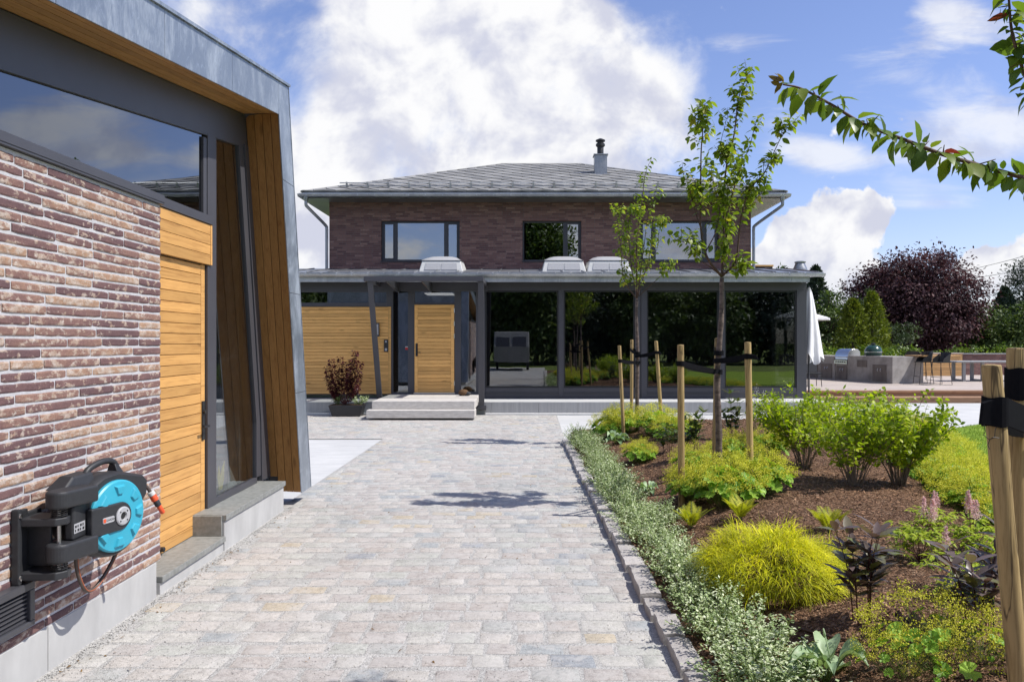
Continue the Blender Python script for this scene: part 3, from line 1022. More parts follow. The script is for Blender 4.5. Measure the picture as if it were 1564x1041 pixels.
# rough granite kerb between path and bed
kb = MB()
Yk = -6.0
while Yk < 13.6:
    L = random.uniform(0.22, 0.50)
    xk = kerb_x(Yk + L / 2) + random.uniform(-0.012, 0.012)
    w = random.uniform(0.125, 0.165); h = random.uniform(0.050, 0.078)
    rnd = random.random()
    nu, nv = 7, 5
    vs = []
    for i in range(nu):
        for (a, b) in ((0, -0.05), (-.012, h * .8), (0.015, h), (0.5, h + .006), (0.97, h), (1.0, h * .75), (1, -0.05)):
            x = xk + a * w; y = Yk + 0.010 + (L - 0.02) * i / (nu - 1) + (kerb_x(Yk) - kerb_x(Yk)) ; z = b
            k = 0.010
            q = (x * 13, y * 13, z * 13 + rnd * 50)
            if b > 0:
                x += k * mnoise.noise(q); z += k * mnoise.noise((q[1], q[2], q[0]))
                if i in (0, nu - 1): z -= 0.012; y += 0.010 * mnoise.noise((q[2], q[0], q[1]))
            vs.append((x, y, z))
    fs = []
    m = 7
    for i in range(nu - 1):
        for k in range(m - 1):
            fs.append((i * m + k, (i + 1) * m + k, (i + 1) * m + k + 1, i * m + k + 1))
    fs += [tuple(range(m)), tuple(range((nu - 1) * m + m - 1, (nu - 1) * m - 1, -1))]
    kb.add(vs, fs, rnd)
    Yk += L
tag(kb.build('stone_kerb', kerb_m), kind='structure')

# ------------------------------------------------------------------ planted bed
BED = [(kerb_x(-6) + .1, -6), (kerb_x(13.6) + .1, 13.6), (0.9, 15.6), (2.2, 16.6), (5.0, 17.0), (7.3, 16.5), (7.6, 15.6), (7.35, 14.4), (6.8, 12.8), (6.15, 11.1), (5.6, 9.6), (5.1, 7.8), (4.65, 5.5), (4.4, 2.0), (4.4, -6)]
BEDN = np.array(BED)


def bed_dist(x, y):
    """signed distance to the outline, positive inside"""
    best = 1e9; ins = False
    n = len(BED)
    for i in range(n):
        x1, y1 = BED[i]; x2, y2 = BED[(i + 1) % n]
        vx, vy = x2 - x1, y2 - y1
        t = max(0, min(1, ((x - x1) * vx + (y - y1) * vy) / (vx * vx + vy * vy)))
        best = min(best, math.hypot(x - x1 - t * vx, y - y1 - t * vy))
        if (y1 > y) != (y2 > y) and x < (x2 - x1) * (y - y1) / (y2 - y1) + x1: ins = not ins
    return best if ins else -best


def bed_z(x, y):
    d = bed_dist(x, y)
    t = max(0, min(1, d / 1.5)); t = t * t * (3 - 2 * t)
    left = max(0, min(1, 1 - (x - kerb_x(y)) / 1.0)) * 0.0
    z = 0.045 + 0.235 * t
    z += 0.018 * mnoise.noise((x * 1.6, y * 1.6, 0.3)) * (1 if d > 0.1 else 0)
    return z


def bed_mesh():
    xs = np.arange(0.45, 8.5, 0.07); ys = np.arange(-6.2, 17.3, 0.09)
    V = []
    for y in ys:
        for x in xs:
            d = bed_dist(x, y)
            if d > -0.02:
                z = bed_z(x, y) + 0.008 * mnoise.noise((x * 9, y * 9, 2.2))
            else:
                z = -0.09
            V.append((x, y, z))
    nx = len(xs)
    F = []
    Va = np.array(V)
    for j in range(len(ys) - 1):
        for i in range(nx - 1):
            q = (j * nx + i, j * nx + i + 1, (j + 1) * nx + i + 1, (j + 1) * nx + i)
            if max(V[k][2] for k in q) > -0.05: F.append(q)
    o = np_obj('planting_bed', Va, [np.array(F)], np.zeros(len(F)), mulch_m, smooth=True)
    tag(o, kind='structure')


bed_mesh()


def mulch_chips():
    n = 64000
    Y = 3.4 + 12.5 * rng.random(n) ** 1.9
    x = 0.9 + 7.0 * rng.random(n)
    P = []
    for a, b in zip(x, Y):
        if a < 0.55 * b + 1.5 and bed_dist(a, b) > 0.03: P.append((a, b, bed_z(a, b)))
    P = np.array(P); n = len(P)
    P[:, 2] += rng.uniform(0.002, 0.016, n)
    L = rng.uniform(0.007, 0.034, n) * (0.7 + 0.05 * P[:, 1]); Wd = L * rng.uniform(0.15, 0.5, n)
    D = unit(np.stack([rng.normal(size=n), rng.normal(size=n), rng.normal(0, .35, n)], -1))
    N = unit(np.stack([rng.normal(0, .5, n), rng.normal(0, .5, n), np.ones(n)], -1))
    S = unit(np.cross(D, N)); U = np.cross(S, D)
    V = np.zeros((n, 5, 3))
    V[:, 0] = P - D * (L / 2)[:, None] - S * (Wd / 2)[:, None]
    V[:, 1] = P + D * (L / 2)[:, None] - S * (Wd * .3)[:, None]
    V[:, 2] = P + D * (L / 2)[:, None] + S * (Wd / 2)[:, None]
    V[:, 3] = P - D * (L / 2)[:, None] + S * (Wd * .4)[:, None]
    V[:, 4] = P + U * (Wd * .35)[:, None]
    fa = np.array([(0, 1, 4), (1, 2, 4), (2, 3, 4), (3, 0, 4)])
    F = (np.arange(n) * 5)[:, None, None] + fa[None]
    o = np_obj('bark_mulch', V.reshape(-1, 3), [F.reshape(-1, 3)], np.repeat(rng.random(n), 4), chip_m)
    tag(o, 'loose brown bark chippings strewn over the planting bed', 'mulch', kind='stuff')


mulch_chips()

# lawn to the right of the bed
lw = MB()
edge = [(4.3, -6), (4.3, 2), (4.5, 5.5), (5.2, 8.2), (6.0, 10.6), (6.9, 13.0), (7.4, 14.4), (7.9, 15.4), (9.3, 16.7), (10.6, 17.7), (12.5, 18.5), (15, 19.2), (20, 20), (30, 20.5), (30, -6)]
lw.add([(x, y, 0.012) for x, y in edge], [tuple(range(len(edge)))])
tag(lw.build('lawn', lawn_m), kind='structure')


def grass():
    n = 52000
    y = 9.0 + 10 * rng.random(n); x = 5.6 + 8.5 * rng.random(n)
    P = []
    for a, b in zip(x, y):
        lim = np.interp(a, [7.9, 9.3, 10.6, 12.5, 15], [15.4, 16.7, 17.7, 18.5, 19.2])
        if b < lim - .02 and bed_dist(a, b) < -0.05: P.append((a, b, 0.012))
    P = np.array(P); n = len(P)
    Lv = Leaves()
    D = np.stack([rng.normal(0, .45, n), rng.normal(0, .45, n), np.ones(n)], -1)
    Lv.add(P, D, rdir(n), rng.uniform(0.025, 0.055, n), 0.008, None, 0.25)
    tag(Lv.build('lawn_grass', grass_bl), 'short mown grass growing on the lawn right of the bed', 'grass', kind='stuff')


grass()

# ------------------------------------------------------------------ annex on the left
XF = -2.62          # brick face
XG = -2.87          # window plane behind it
XZ = -2.50          # outer zinc face
KR = 0.1327


def zb(Y): return 3.05 + KR * Y


def zt(Y): return 3.37 + KR * Y


ann = empty('annex_building', (-2.62, 5.6, 0), 'low annex with burnt long-format brick, yellow larch door and a leaning zinc frame', 'building')
p = MB()
for a, b in ((-3.0, -1.0), (-1.0, 1.4), (1.4, 4.30), (4.30, 5.56)):
    p.box(XF - 0.36, XF - 0.004, a + 0.003, b - 0.003, -0.05, 0.246)
p.build('plinth', concrete, ann, bevel=0.006)

# brick leaf
bw_ = MB()
bw_.box(XF - 0.245, XF - 0.0055, -3.0, 5.605, 0.247, 2.775, mi=1)
pitch = 0.0585
rows = 43
for r_ in range(rows):
    z0 = 0.252 + r_ * pitch; z1 = z0 + pitch - 0.013
    y = 5.608
    first = True
    while y > -2.9:
        L = random.choice((0.54, 0.54, 0.56, 0.50, 0.36, 0.27, 0.46)) * random.uniform(0.95, 1.05)
        if first:
            L = random.choice((0.16, 0.25, 0.38, 0.50, 0.30)); first = False
        ya, yb = y - L, y
        xf = XF + random.uniform(-0.002, 0.0025)
        rnd = random.random()
        zj0, zj1 = random.uniform(-.002, .002), random.uniform(-.002, .002)
        nu = 9 if yb > 3.4 else 2
        vs = []
        for i in range(nu):
            u = i / (nu - 1)
            yy = ya + (yb - ya) * u
            e = 0.0015 if i in (0, nu - 1) else 0
            for (dx_, zz) in ((-0.016, z0), (-0.003 - e, z0 + .001), (0, z0 + .009), (0, z1 - .009), (-0.003 - e, z1 - .001), (-0.016, z1)):
                q = (yy * 11 + rnd * 90, zz * 25, rnd * 40)
                nz_ = mnoise.noise(q)
                vs.append((xf + dx_ - e + (0.0022 * nz_ if dx_ > -.01 else 0), yy, zz + (zj0 * (1 - u) + zj1 * u) + 0.0028 * mnoise.noise((q[0] * 1.3, q[1] * .3, q[2] + 3))))
        fs = []
        for i in range(nu - 1):
            for k in range(5):
                fs.append((i * 6 + k, (i + 1) * 6 + k, (i + 1) * 6 + k + 1, i * 6 + k + 1))
        fs.append((5, 4, 3, 2, 1, 0)); b0 = (nu - 1) * 6
        fs.append(tuple(b0 + k for k in range(6)))
        bw_.add(vs, fs, rnd, 0)
        y = ya - 0.012
bw_.build('brick_wall', [brick_near, mortar], ann)

# larch lintel panel above the door
pn = MB()
pn.box(XG - 0.03, XG - 0.006, 5.612, 7.06, 2.492, 2.852, 0.2)
for k in range(4):
    z0 = 2.491 + k * 0.0905
    pn.box(XG - 0.005, XG + 0.017, 5.614, 7.067, z0, z0 + 0.0865)
pn.box(XG - 0.005, XG + 0.021, 7.070, 7.10, 2.490, 2.853)
pn.build('lintel_panel', wood_h, ann, bevel=0.002)

# sill cap along brick and panel
sc = MB()
sc.box(XG, XF + 0.022, -3.0, 5.625, 2.778, 2.846)
sc.box(XF + 0.0225, XF + 0.026, -3.0, 5.625, 2.792, 2.797)
sc.box(XG - .004, XG + 0.028, 5.627, 7.105, 2.854, 2.93)
sc.build('window_sill', gray_metal, ann, bevel=0.003)

# door, set back
dr = MB()
XD = -2.89
dr.box(XD - 0.05, XD - 0.014, 5.95, 7.03, 0.128, 2.485, 0.3)
nb = 27
for k in range(nb):
    z0 = 0.132 + k * (2.35 / nb)
    dr.box(XD - 0.0138, XD, 5.98, 6.945, z0, z0 + 2.35 / nb - 0.006)
dr.box(XD - 0.0138, XD + 0.001, 6.950, 7.028, 0.130, 2.484)
door_a = dr.build('door', wood_h, ann, bevel=0.0015)
hd = MB()
hd.box(XD + 0.002, XD + 0.012, 6.955, 7.005, 0.93, 1.275)
hd.lathe([(0.018, 0), (0.018, 0.018)], (XD + 0.012, 6.98, 1.18), (1, 0, 0), 14)
hd.tube([(XD + 0.010, 6.98, 1.055), (XD + 0.06, 6.98, 1.055), (XD + 0.063, 6.93, 1.055), (XD + 0.062, 6.86, 1.055)], 0.0095, 8)
hd.build('handle', black_metal, door_a)
dg_ = MB(); dg_.lathe([(0.012, 0), (0.02, 0.005), (0.02, 0.03), (0.012, 0.036)], (XD, 6.18, 0.17), (1, 0, 0), 12)
dg_.build('door_stop', black_metal, door_a)
rv = MB(); rv.box(XD - 0.06, XG, 5.61, 5.95, 0.126, 2.48); rv.box(XD - 0.07, XG - 0.031, 5.6, 7.03, 2.4855, 2.86)
rv.build('door_reveal', dark_metal, ann)

# stone thresholds
th = MB()
th.box(XD - 0.02, XF + 0.012, 5.615, 6.79, 0.08, 0.125)
th.build('door_step', slate, ann, bevel=0.004)
tb = MB(); tb.box(XD - 0.02, XF - 0.006, 5.615, 6.785, -0.05, 0.079); tb.box(XD - 0.3, XF - 0.002, 6.795, 8.44, -0.05, 0.255)
tb.build('step_base', concrete, ann, bevel=0.004)
th = MB()
th.box(XD - 0.05, XF + 0.015, 6.792, 7.75, 0.256, 0.306); th.box(XD - 0.05, XF + 0.015, 7.754, 8.46, 0.256, 0.3055)
th.box(XD - 0.02, XF - 0.02, 6.775, 6.7905, 0.126, 0.30)
th.build('stone_sill', slate, ann, bevel=0.004)

# grey frame of the window wall
fr = MB()


def yzprism(mb, poly, x0, x1, rnd=None, mi=0):
    mb.prism([(x0, y, z) for y, z in poly], (x1 - x0, 0, 0), rnd, mi)


yzprism(fr, [(-3, 2.712 - .399), (-3, 3.05 - .399 - .004), (8.05, zb(8.05) - .004), (8.06, 2.712 + .133 * 8.06)], XG - 0.08, XG + 0.001)       # fascia above the window
fr.box(XG - 0.06, XG - 0.001, -3, 7.035, 2.848, 2.925)
fr.box(XG - 0.05, XG - 0.003, 6.965, 7.035, 2.926, 3.62)
fr.box(XG - 0.11, XG + 0.004, 7.04, 7.235, 0.307, 3.67)
yzprism(fr, [(7.24, 3.69), (7.81, 3.77), (7.95, 3.80), (7.95, 3.768), (8.03, 3.775)][0:0] or [(7.24, 3.69), (7.83, 3.765), (7.83, 3.80), (7.24, 3.72)], XG - 0.06, XG - 0.002)
yzprism(fr, [(7.24, .307), (8.34, .307), (8.34, .365), (7.24, .365)], XG - 0.06, XG - 0.001)
yzprism(fr, [(8.325, .366), (8.46, .366), (8.43, .95), (7.93, 3.79), (7.815, 3.765), (8.325, .95)], XG - 0.06, XG - 0.001)
yzprism(fr, [(8.465, .307), (8.735, .307), (8.06, 3.80), (7.94, 3.80), (8.435, .95)], XG - 0.045, XG + 0.012)
fr.build('window_frame', gray_metal, ann, bevel=0.003)
gl = MB(); yzprism(gl, [(-2.9, 2.92), (6.97, 2.92), (6.97, 2.712 + .133 * 6.97), (-2.9, 2.712 - .133 * 2.9)], XG - 0.036, XG - 0.024)
gl.build('window_pane', glass_annex, ann)
gl = MB(); yzprism(gl, [(7.235, .36), (8.33, .36), (8.33, .95), (7.82, 3.77), (7.235, 3.69)], XG - 0.036, XG - 0.024)
gl.build('side_pane', glass_clear, ann)

# interior
im = MB()
im.box(-7.0, -2.95, -2.9, 8.2, 0.22, 0.30, mi=1)
im.box(-7.1, -7.0, -2.9, 8.3, 0.3, 4.0)
im.box(-7.0, -2.95, 5.0, 5.1, 0.3, 2.8)
im.build('interior', [room_dark, room_floor], ann)

# soffit boards and larch reveal
so = MB()
nb = 5
for k in range(nb):
    xa = XG + (XZ - 0.012 - XG) * k / nb + 0.0025; xb = XG + (XZ - 0.012 - XG) * (k + 1) / nb - 0.0025
    so.hexa([(xa, -3, zb(-3)), (xb, -3, zb(-3)), (xb, 7.93, zb(7.93)), (xa, 7.93, zb(7.93))], [(xa, -3, zb(-3) + .02), (xb, -3, zb(-3) + .02), (xb, 7.93, zb(7.93) + .02), (xa, 7.93, zb(7.93) + .02)])
so.build('soffit', wood_soffit, ann)


def yi(z): return 8.72 - 0.2 * z


def yn(z): return 8.80 - 0.2 * z


def yo(z): return 9.085 - 0.2 * z


rvb = MB()
nb = 4
for k in range(nb):
    a, b = k / nb, (k + 1) / nb
    xa = XG + 0.004 + (XZ - 0.010 - XG) * a + 0.003; xb = XG + 0.004 + (XZ - 0.010 - XG) * b - 0.003
    z0, z1 = (0.31 if k < 1 else 0.14), 4.10

    def pt(x, z, d):
        t = (x - XG) / (XZ - XG)
        return (x, yn(z) * (1 - t) + yi(z) * t + d, z)
    rvb.hexa([pt(xa, z0, 0), pt(xb, z0, 0), pt(xb, z0, .022), pt(xa, z0, .022)], [pt(xa, z1, 0), pt(xb, z1, 0), pt(xb, z1, .022), pt(xa, z1, .022)])
rvb.build('reveal_boards', wood_v, ann, bevel=0.0015)

# zinc frame: band and leaning column in sheets with open seams
zs = MB()
ys_ = [-3.0, -0.81, 0.44, 1.68, 2.92, 4.165, 5.415, 6.65, 7.895]
for a, b in zip(ys_[:-1], ys_[1:]):
    a_, b_ = a + 0.003, b - 0.003
    x0 = XZ - 0.012
    zs.hexa([(x0, a_, zb(a_) - .012), (XZ, a_, zb(a_) - .012), (XZ, b_, zb(b_) - .012), (x0, b_, zb(b_) - .012)], [(x0, a_, zt(a_)), (XZ, a_, zt(a_)), (XZ, b_, zt(b_)), (x0, b_, zt(b_))])
zc = [0.13, 1.25, 2.32, 3.46]
for k, z0 in enumerate(zc):
    z1 = (zc[k + 1] - 0.005) if k < 3 else None
    if z1:
        yzprism(zs, [(yi(z0), z0), (yo(z0), z0), (yo(z1), z1), (yi(z1), z1)], XZ - 0.012, XZ)
    else:
        yzprism(zs, [(yi(z0), z0), (yo(z0), z0), (8.2, zt(8.2)), (7.899, zt(7.899)), (7.899, zb(7.9))], XZ - 0.012, XZ)
zs.build('zinc_cladding', zinc, ann, bevel=0.002)
zk = MB()
yzprism(zk, [(-3, zb(-3) + .03), (-3, zt(-3) - .004), (8.19, zt(8.19) - .004), (yo(.14) - .01, .14), (yn(.14) + .024, .14), (yn(4.0) + .024, 4.0), (7.95, zb(7.95) + .03)], XG - 0.02, XZ - 0.0125)
zk.build('frame_core', dark_metal, ann)
ze = MB()
yzprism(ze, [(yo(.13) + .001, .13), (yo(.13) + .012, .13), (8.212, zt(8.2)), (8.201, zt(8.2))], -8.5, XZ + 0.004)
ze.hexa([(XZ - 6, -3.02, zt(-3) + .001), (XZ + .02, -3.02, zt(-3) + .001), (XZ + .02, 8.22, zt(8.22) + .001), (XZ - 6, 8.22, zt(8.22) + .001)],
        [(XZ - 6, -3.02, zt(-3) + .026), (XZ + .02, -3.02, zt(-3) + .026), (XZ + .02, 8.22, zt(8.22) + .026), (XZ - 6, 8.22, zt(8.22) + .026)])
ze.box(-8.5, -3.05, 8.3, 8.4, -0.05, 4.2); ze.box(-8.5, -8.4, -3, 8.3, -0.05, 3.0); ze.box(-8.5, -2.6, -3.2, -3.05, -0.05, 2.6)
ze.build('roof_and_end_wall', zinc, ann)

# wall vent, low on the brick
vt = empty('wall_vent', (XF, 3.98, 0.45), 'dark grey louvred wall vent hood low on the brick below the hose reel', 'vent')
v = MB()
v.box(XF + .004, XF + .06, 3.60, 4.085, 0.525, 0.565); v.box(XF + .004, XF + .06, 3.60, 4.085, 0.335, 0.365)
v.box(XF + .004, XF + .06, 4.045, 4.085, 0.3655, 0.5245); v.box(XF + .004, XF + .06, 3.60, 3.64, 0.3655, 0.5245)
v.build('hood', dark_metal, vt, bevel=0.004)
v = MB()
for k in range(7):
    z = 0.372 + k * 0.022
    v.hexa([(XF + .006, 3.641, z), (XF + .045, 3.641, z - .004), (XF + .045, 4.044, z - .004), (XF + .006, 4.044, z)], [(XF + .006, 3.641, z + .014), (XF + .045, 3.641, z + .003), (XF + .045, 4.044, z + .003), (XF + .006, 4.044, z + .014)])
v.build('louvre', dark_metal, vt)

# paper shapes behind the side pane
for (nm, mt, pts, lb) in (
    ('paper_bird', yellow_pl, [(7.52, .38), (7.60, .38), (7.64, .46), (7.66, .64), (7.59, .57), (7.56, .50), (7.52, .62), (7.49, .50)], 'yellow paper bird standing inside the annex side window'),
    ('paper_sail', white_pl, [(7.74, .36), (7.98, .36), (7.79, .57)], 'white paper sail standing inside the annex side window')):
    q = MB(); yzprism(q, pts, XG - 0.09, XG - 0.084)
    o = q.build(nm, mt, offset=(XG - .087, 7.4, .36)); tag(o, lb, 'paper figure')


# ------------------------------------------------------------------ the house
YF = 20.8


def hx(px): return PX(px, YF)


def hz(py): return PZ(py, YF)


house = empty('villa', (0, 20.8, 0), 'dark brick villa with a glazed single-storey front and a grey hipped slate roof', 'house')


def rbox(mb, px0, px1, py0, py1, y0=YF, y1=YF + .12, **k):
    mb.box(hx(px0), hx(px1), y0, y1, hz(py1), hz(py0), **k)


# plinth
p = MB()
xs = [-9.0, -7.6, -6.2, -4.8, -3.3, -2.0, -0.9, 0.27, 1.25, 2.15, 3.2, 4.7, 6.1, 7.58]
for a, b in zip(xs[:-1], xs[1:]):
    p.box(a + .002, b - .002, 19.6, 20.95, -0.05, 0.30)
p.build('plinth', concrete_g, house, bevel=0.006)
cap = MB(); cap.box(-9, 7.57, 19.605, 20.9, 0.301, 0.306); cap.build('plinth_top', slab_m, house)

# facade frame
f = MB()
f.box(hx(287), hx(1232), YF - .002, YF + .14, hz(443), 3.44)
f.box(hx(287), hx(1232), YF + .02, YF + .15, .307, hz(607))
for a, b in ((590, 600), (623, 633), (694, 704), (727, 741), (853, 861), (1098, 1107), (1217, 1232)):
    rbox(f, a, b, 443.1, 606.9)
rbox(f, 970, 978.5, 443.1, 606.9); rbox(f, 979.2, 988, 443.1, 606.9, YF - .012)
rbox(f, 633.1, 693.9, 462, 465.2)
rbox(f, 287, 589.9, 462, 468)
rbox(f, 287, 589.9, 443.1, 446)
rbox(f, 600.1, 622.9, 599, 606.9); rbox(f, 704.1, 726.9, 598, 606.9)
for a, b in ((741, 853), (861, 970), (988, 1098), (1107, 1217)):
    rbox(f, a + .1, b - .1, 592, 606.9, YF + .004)
    f.box(hx(a + .1), hx(b - .1), YF - .02, YF + .003, hz(600), hz(598.6))
f.build('facade_frame', gray_metal, house, bevel=0.004)
# thin sash frames round the panes
s = MB()
PANES = [(741, 853, 443, 592), (861, 970, 443, 592), (988, 1098, 443, 592), (1107, 1217, 443, 592)]
for a, b, c, d in PANES:
    rbox(s, a + .1, a + 2.2, c + .1, d - .1, YF + .03, YF + .09); rbox(s, b - 2.2, b - .1, c + .1, d - .1, YF + .03, YF + .09)
    rbox(s, a + 2.3, b - 2.3, c + .1, c + 2.6, YF + .03, YF + .09); rbox(s, a + 2.3, b - 2.3, d - 2.6, d - .1, YF + .03, YF + .09)
s.build('sash', black_metal, house)
for a, b, c, d in PANES:
    q = MB(); rbox(q, a + 2, b - 2, c + 2, d - 2, YF + .055, YF + .068); q.build('window_pane', glass_dark, house)
for a, b, c, d in ((287, 590, 446, 462), (600, 623, 443, 599), (633, 694, 443, 462), (704, 727, 443, 598)):
    q = MB(); rbox(q, a, b, c, d, YF + .055, YF + .068); q.build('window_pane', glass_dark, house)

# larch cladding left of the door
c = MB()
z0, z1 = hz(601), hz(468.3)
n = 27
for k in range(n):
    a = z0 + (z1 - z0) * k / n
    c.box(hx(287), hx(593), YF - .022, YF - .001, a, a + (z1 - z0) / n - .011)
c.box(hx(593.2), hx(597.3), YF - .026, YF - .001, z0, z1)
c.box(hx(287), hx(597), YF - .0009, YF + .02, z0, z1, 0.0)
c.build('larch_cladding', wood_hx, house, bevel=0.002)

# front door
d = MB()
xa, xb, z0, z1 = hx(633.3), hx(693.7), hz(599), hz(465.4)
d.box(xa, xb, YF + .002, YF + .05, z0, z1, 0.1)
st = 0.085
d.box(xa, xa + st, YF - .022, YF + .001, z0, z1); d.box(xb - st, xb, YF - .022, YF + .001, z0, z1)
d.box(xa + st + .002, xb - st - .002, YF - .0215, YF + .001, z1 - .10, z1); d.box(xa + st + .002, xb - st - .002, YF - .0215, YF + .001, z0, z0 + .09)
n = 22
for k in range(n):
    a = z0 + .095 + (z1 - z0 - .20) * k / n
    d.box(xa + st + .002, xb - st - .002, YF - .019, YF + .001, a, a + (z1 - z0 - .20) / n - .010)
fd = d.build('front_door', wood_hx, house, bevel=0.002)
h = MB()
zc_ = hz(534)
h.box(xa + .03, xa + .085, YF - .034, YF - .0225, zc_ - .17, zc_ + .17)
h.tube([(xa + .058, YF - .034, zc_ - .07), (xa + .058, YF - .085, zc_ - .07), (xa + .17, YF - .088, zc_ - .07)], .011, 8)
h.build('handle', black_metal, fd)
for py in (474, 494, 513, 585):
    h = MB(); h.lathe([(.012, -.06), (.012, .06)], (xb + .006, YF - .02, hz(py)), (0, 0, 1), 8)
    h.build('hinge', steel, fd)
t = MB(); t.box(xa - .02, xb + .02, YF - .06, YF - .001, .425, z0 - .001); t.build('threshold', steel, house)
# wall lamp, keypad, sticker
l = MB()
l.box(hx(571.5), hx(580), YF - .10, YF - .027, hz(514), hz(493)); l2 = l.build('wall_lamp', dark_metal, house, bevel=0.004)
l = MB(); l.box(hx(573.5), hx(579), YF - .108, YF - .101, hz(511), hz(495)); l.build('lamp_glass', grey_lt, l2)
k = MB(); k.box(hx(587), hx(593.3), YF - .055, YF - .027, hz(537), hz(518.5)); kp = k.build('keypad', black_pl, house, bevel=0.004)
k = MB(); k.lathe([(.026, 0), (.026, .008), (.016, .012)], (hx(590.1), YF - .056, hz(521.5)), (0, -1, 0), 14); k.build('bell_button', grey_lt, kp)
k = MB(); k.box(hx(588.4), hx(591.8), YF - .062, YF - .056, hz(535.5), hz(531.5)); k.build('key_panel', grey_lt, kp)
k = MB(); k.box(hx(618.5), hx(622.5), YF + .048, YF + .0545, hz(534), hz(530.5), mi=0); k.box(hx(618.5), hx(622.5), YF + .048, YF + .0545, hz(530.4), hz(528.8), mi=1)
k.build('alarm_sticker', [red_st, white_pl], house)

# lower interior and side walls
im = MB()
im.box(-9, hx(1231), YF + .16, 27.0, .38, .42, mi=1); im.box(-9, hx(1225), 25.0, 25.1, .42, 3.4); im.box(-9, hx(1231), YF + .16, 27, 3.42, 3.45)
im.box(-9.1, -9.0, YF, 29, 0, 3.44)
im.box(hx(741) - .4, hx(741) - .28, YF + 1.3, 25, .42, 3.41)
im.build('interior', [room_dark, room_floor], house)
sd = MB(); sd.box(hx(1232) - .12, hx(1232) - .001, YF + .15, YF + .45, .306, 3.44); sd.box(hx(1232) - .12, hx(1232) - .001, YF + 2.6, 29, .306, 3.44); sd.box(hx(1232) - .12, hx(1232) - .001, YF + .451, YF + 2.6, 3.1, 3.44)
sd.box(hx(1232) - .12, hx(1232) - .001, YF + .451, YF + 2.6, .306, .50)
sd.build('side_wall', gray_metal, house)
q = MB(); q.box(hx(1232) - .07, hx(1232) - .058, YF + .45, YF + 2.6, .5, 3.1); q.build('window_pane', glass_clear, house)
em, T = newmat('lit_ceiling_panel')
e_ = T.n('ShaderNodeEmission'); e_.inputs[0].default_value = (1, .97, .92, 1); e_.inputs[1].default_value = 1.6
o_ = T.n('ShaderNodeOutputMaterial'); T.l(e_.outputs[0], o_.inputs[0])
q = MB(); q.box(PX(652, 22.4), PX(693, 22.4), 21.9, 22.7, 3.14, 3.17); q.build('ceiling_lamp', em, house)

# lower roof: zinc deck with standing seams, fascia, gutter
XR = 7.5
rf = MB()


def rz(Y): return 3.585 + 0.125 * (Y - 20.2)


rf.hexa([(-9.2, 20.22, rz(20.22) - .10), (XR, 20.22, rz(20.22) - .10), (XR, 29, rz(23.2) - .1), (-9.2, 29, rz(23.2) - .1)], [(-9.2, 20.22, rz(20.22)), (XR, 20.22, rz(20.22)), (XR, 23.2, rz(23.2)), (-9.2, 23.2, rz(23.2))])
rf.hexa([(-9.2, 23.201, rz(23.2) - .1), (XR, 23.201, rz(23.2) - .1), (XR, 29, rz(23.2) - .1), (-9.2, 29, rz(23.2) - .1)], [(-9.2, 23.201, rz(23.2)), (XR, 23.201, rz(23.2)), (XR, 29, rz(23.2)), (-9.2, 29, rz(23.2))])
x = -9.0
while x < XR:
    rf.hexa([(x - .012, 20.24, rz(20.24)), (x + .012, 20.24, rz(20.24)), (x + .012, 23.0, rz(23)), (x - .012, 23.0, rz(23))], [(x - .008, 20.24, rz(20.24) + .03), (x + .008, 20.24, rz(20.24) + .03), (x + .008, 23.0, rz(23) + .03), (x - .008, 23.0, rz(23) + .03)])
    x += 0.55
rf.build('lower_roof', zinc_g, house)
fa = MB()
xx = -9.2
while xx < 7.25:
    x2 = min(xx + 2.0, 7.25)
    fa.box(xx + .002, x2 - .002, 20.27, 20.30, 3.345, 3.482); xx = x2
fa.box(7.25, 7.275, 20.27, 29, 3.345, 3.482)
fa.box(-9.2, 7.24, 20.3005, YF + .1, 3.441, 3.455, 0, 1)
fa.build('fascia', [zinc_l, dark_metal], house, bevel=0.003)


def gutter(mb, x0, x1, Y, z, r=.075):
    prof = []
    for k in range(9):
        t = math.pi + math.pi * k / 8
        prof.append((Y + r * math.cos(t), z + r * math.sin(t)))
    prof += [(Y + r - .012, z), (Y - r + .012, z)]
    pr = [(Y - r - .008, z + .012), (Y - r - .008, z - .006)] + prof[1:9] + [(Y + r, z + .05), (Y + r - .01, z + .05), (Y + r - .012, z - .02), (Y - r + .015, z - .02), (Y - r + .012, z + .012)]
    mb.prism([(x0, a, b) for a, b in pr], (x1 - x0, 0, 0))


gt = MB(); gutter(gt, -9.2, 7.62, 20.16, 3.545)
x = -8.9
while x < 7.5:
    gt.bar((x, 20.075, 3.560), (x + .03, 20.26, 3.600), .028, .006)
    gt.box(x - .015, x + .012, 20.078, 20.081, 3.50, 3.556)
    x += .40
gt.build('lower_gutter', zinc_l, house, bevel=0.002)

# upper storey brickwork with three openings
YU = 23.0


def ux(px): return PX(px, YU)


def uz(py): return PZ(py, YU)


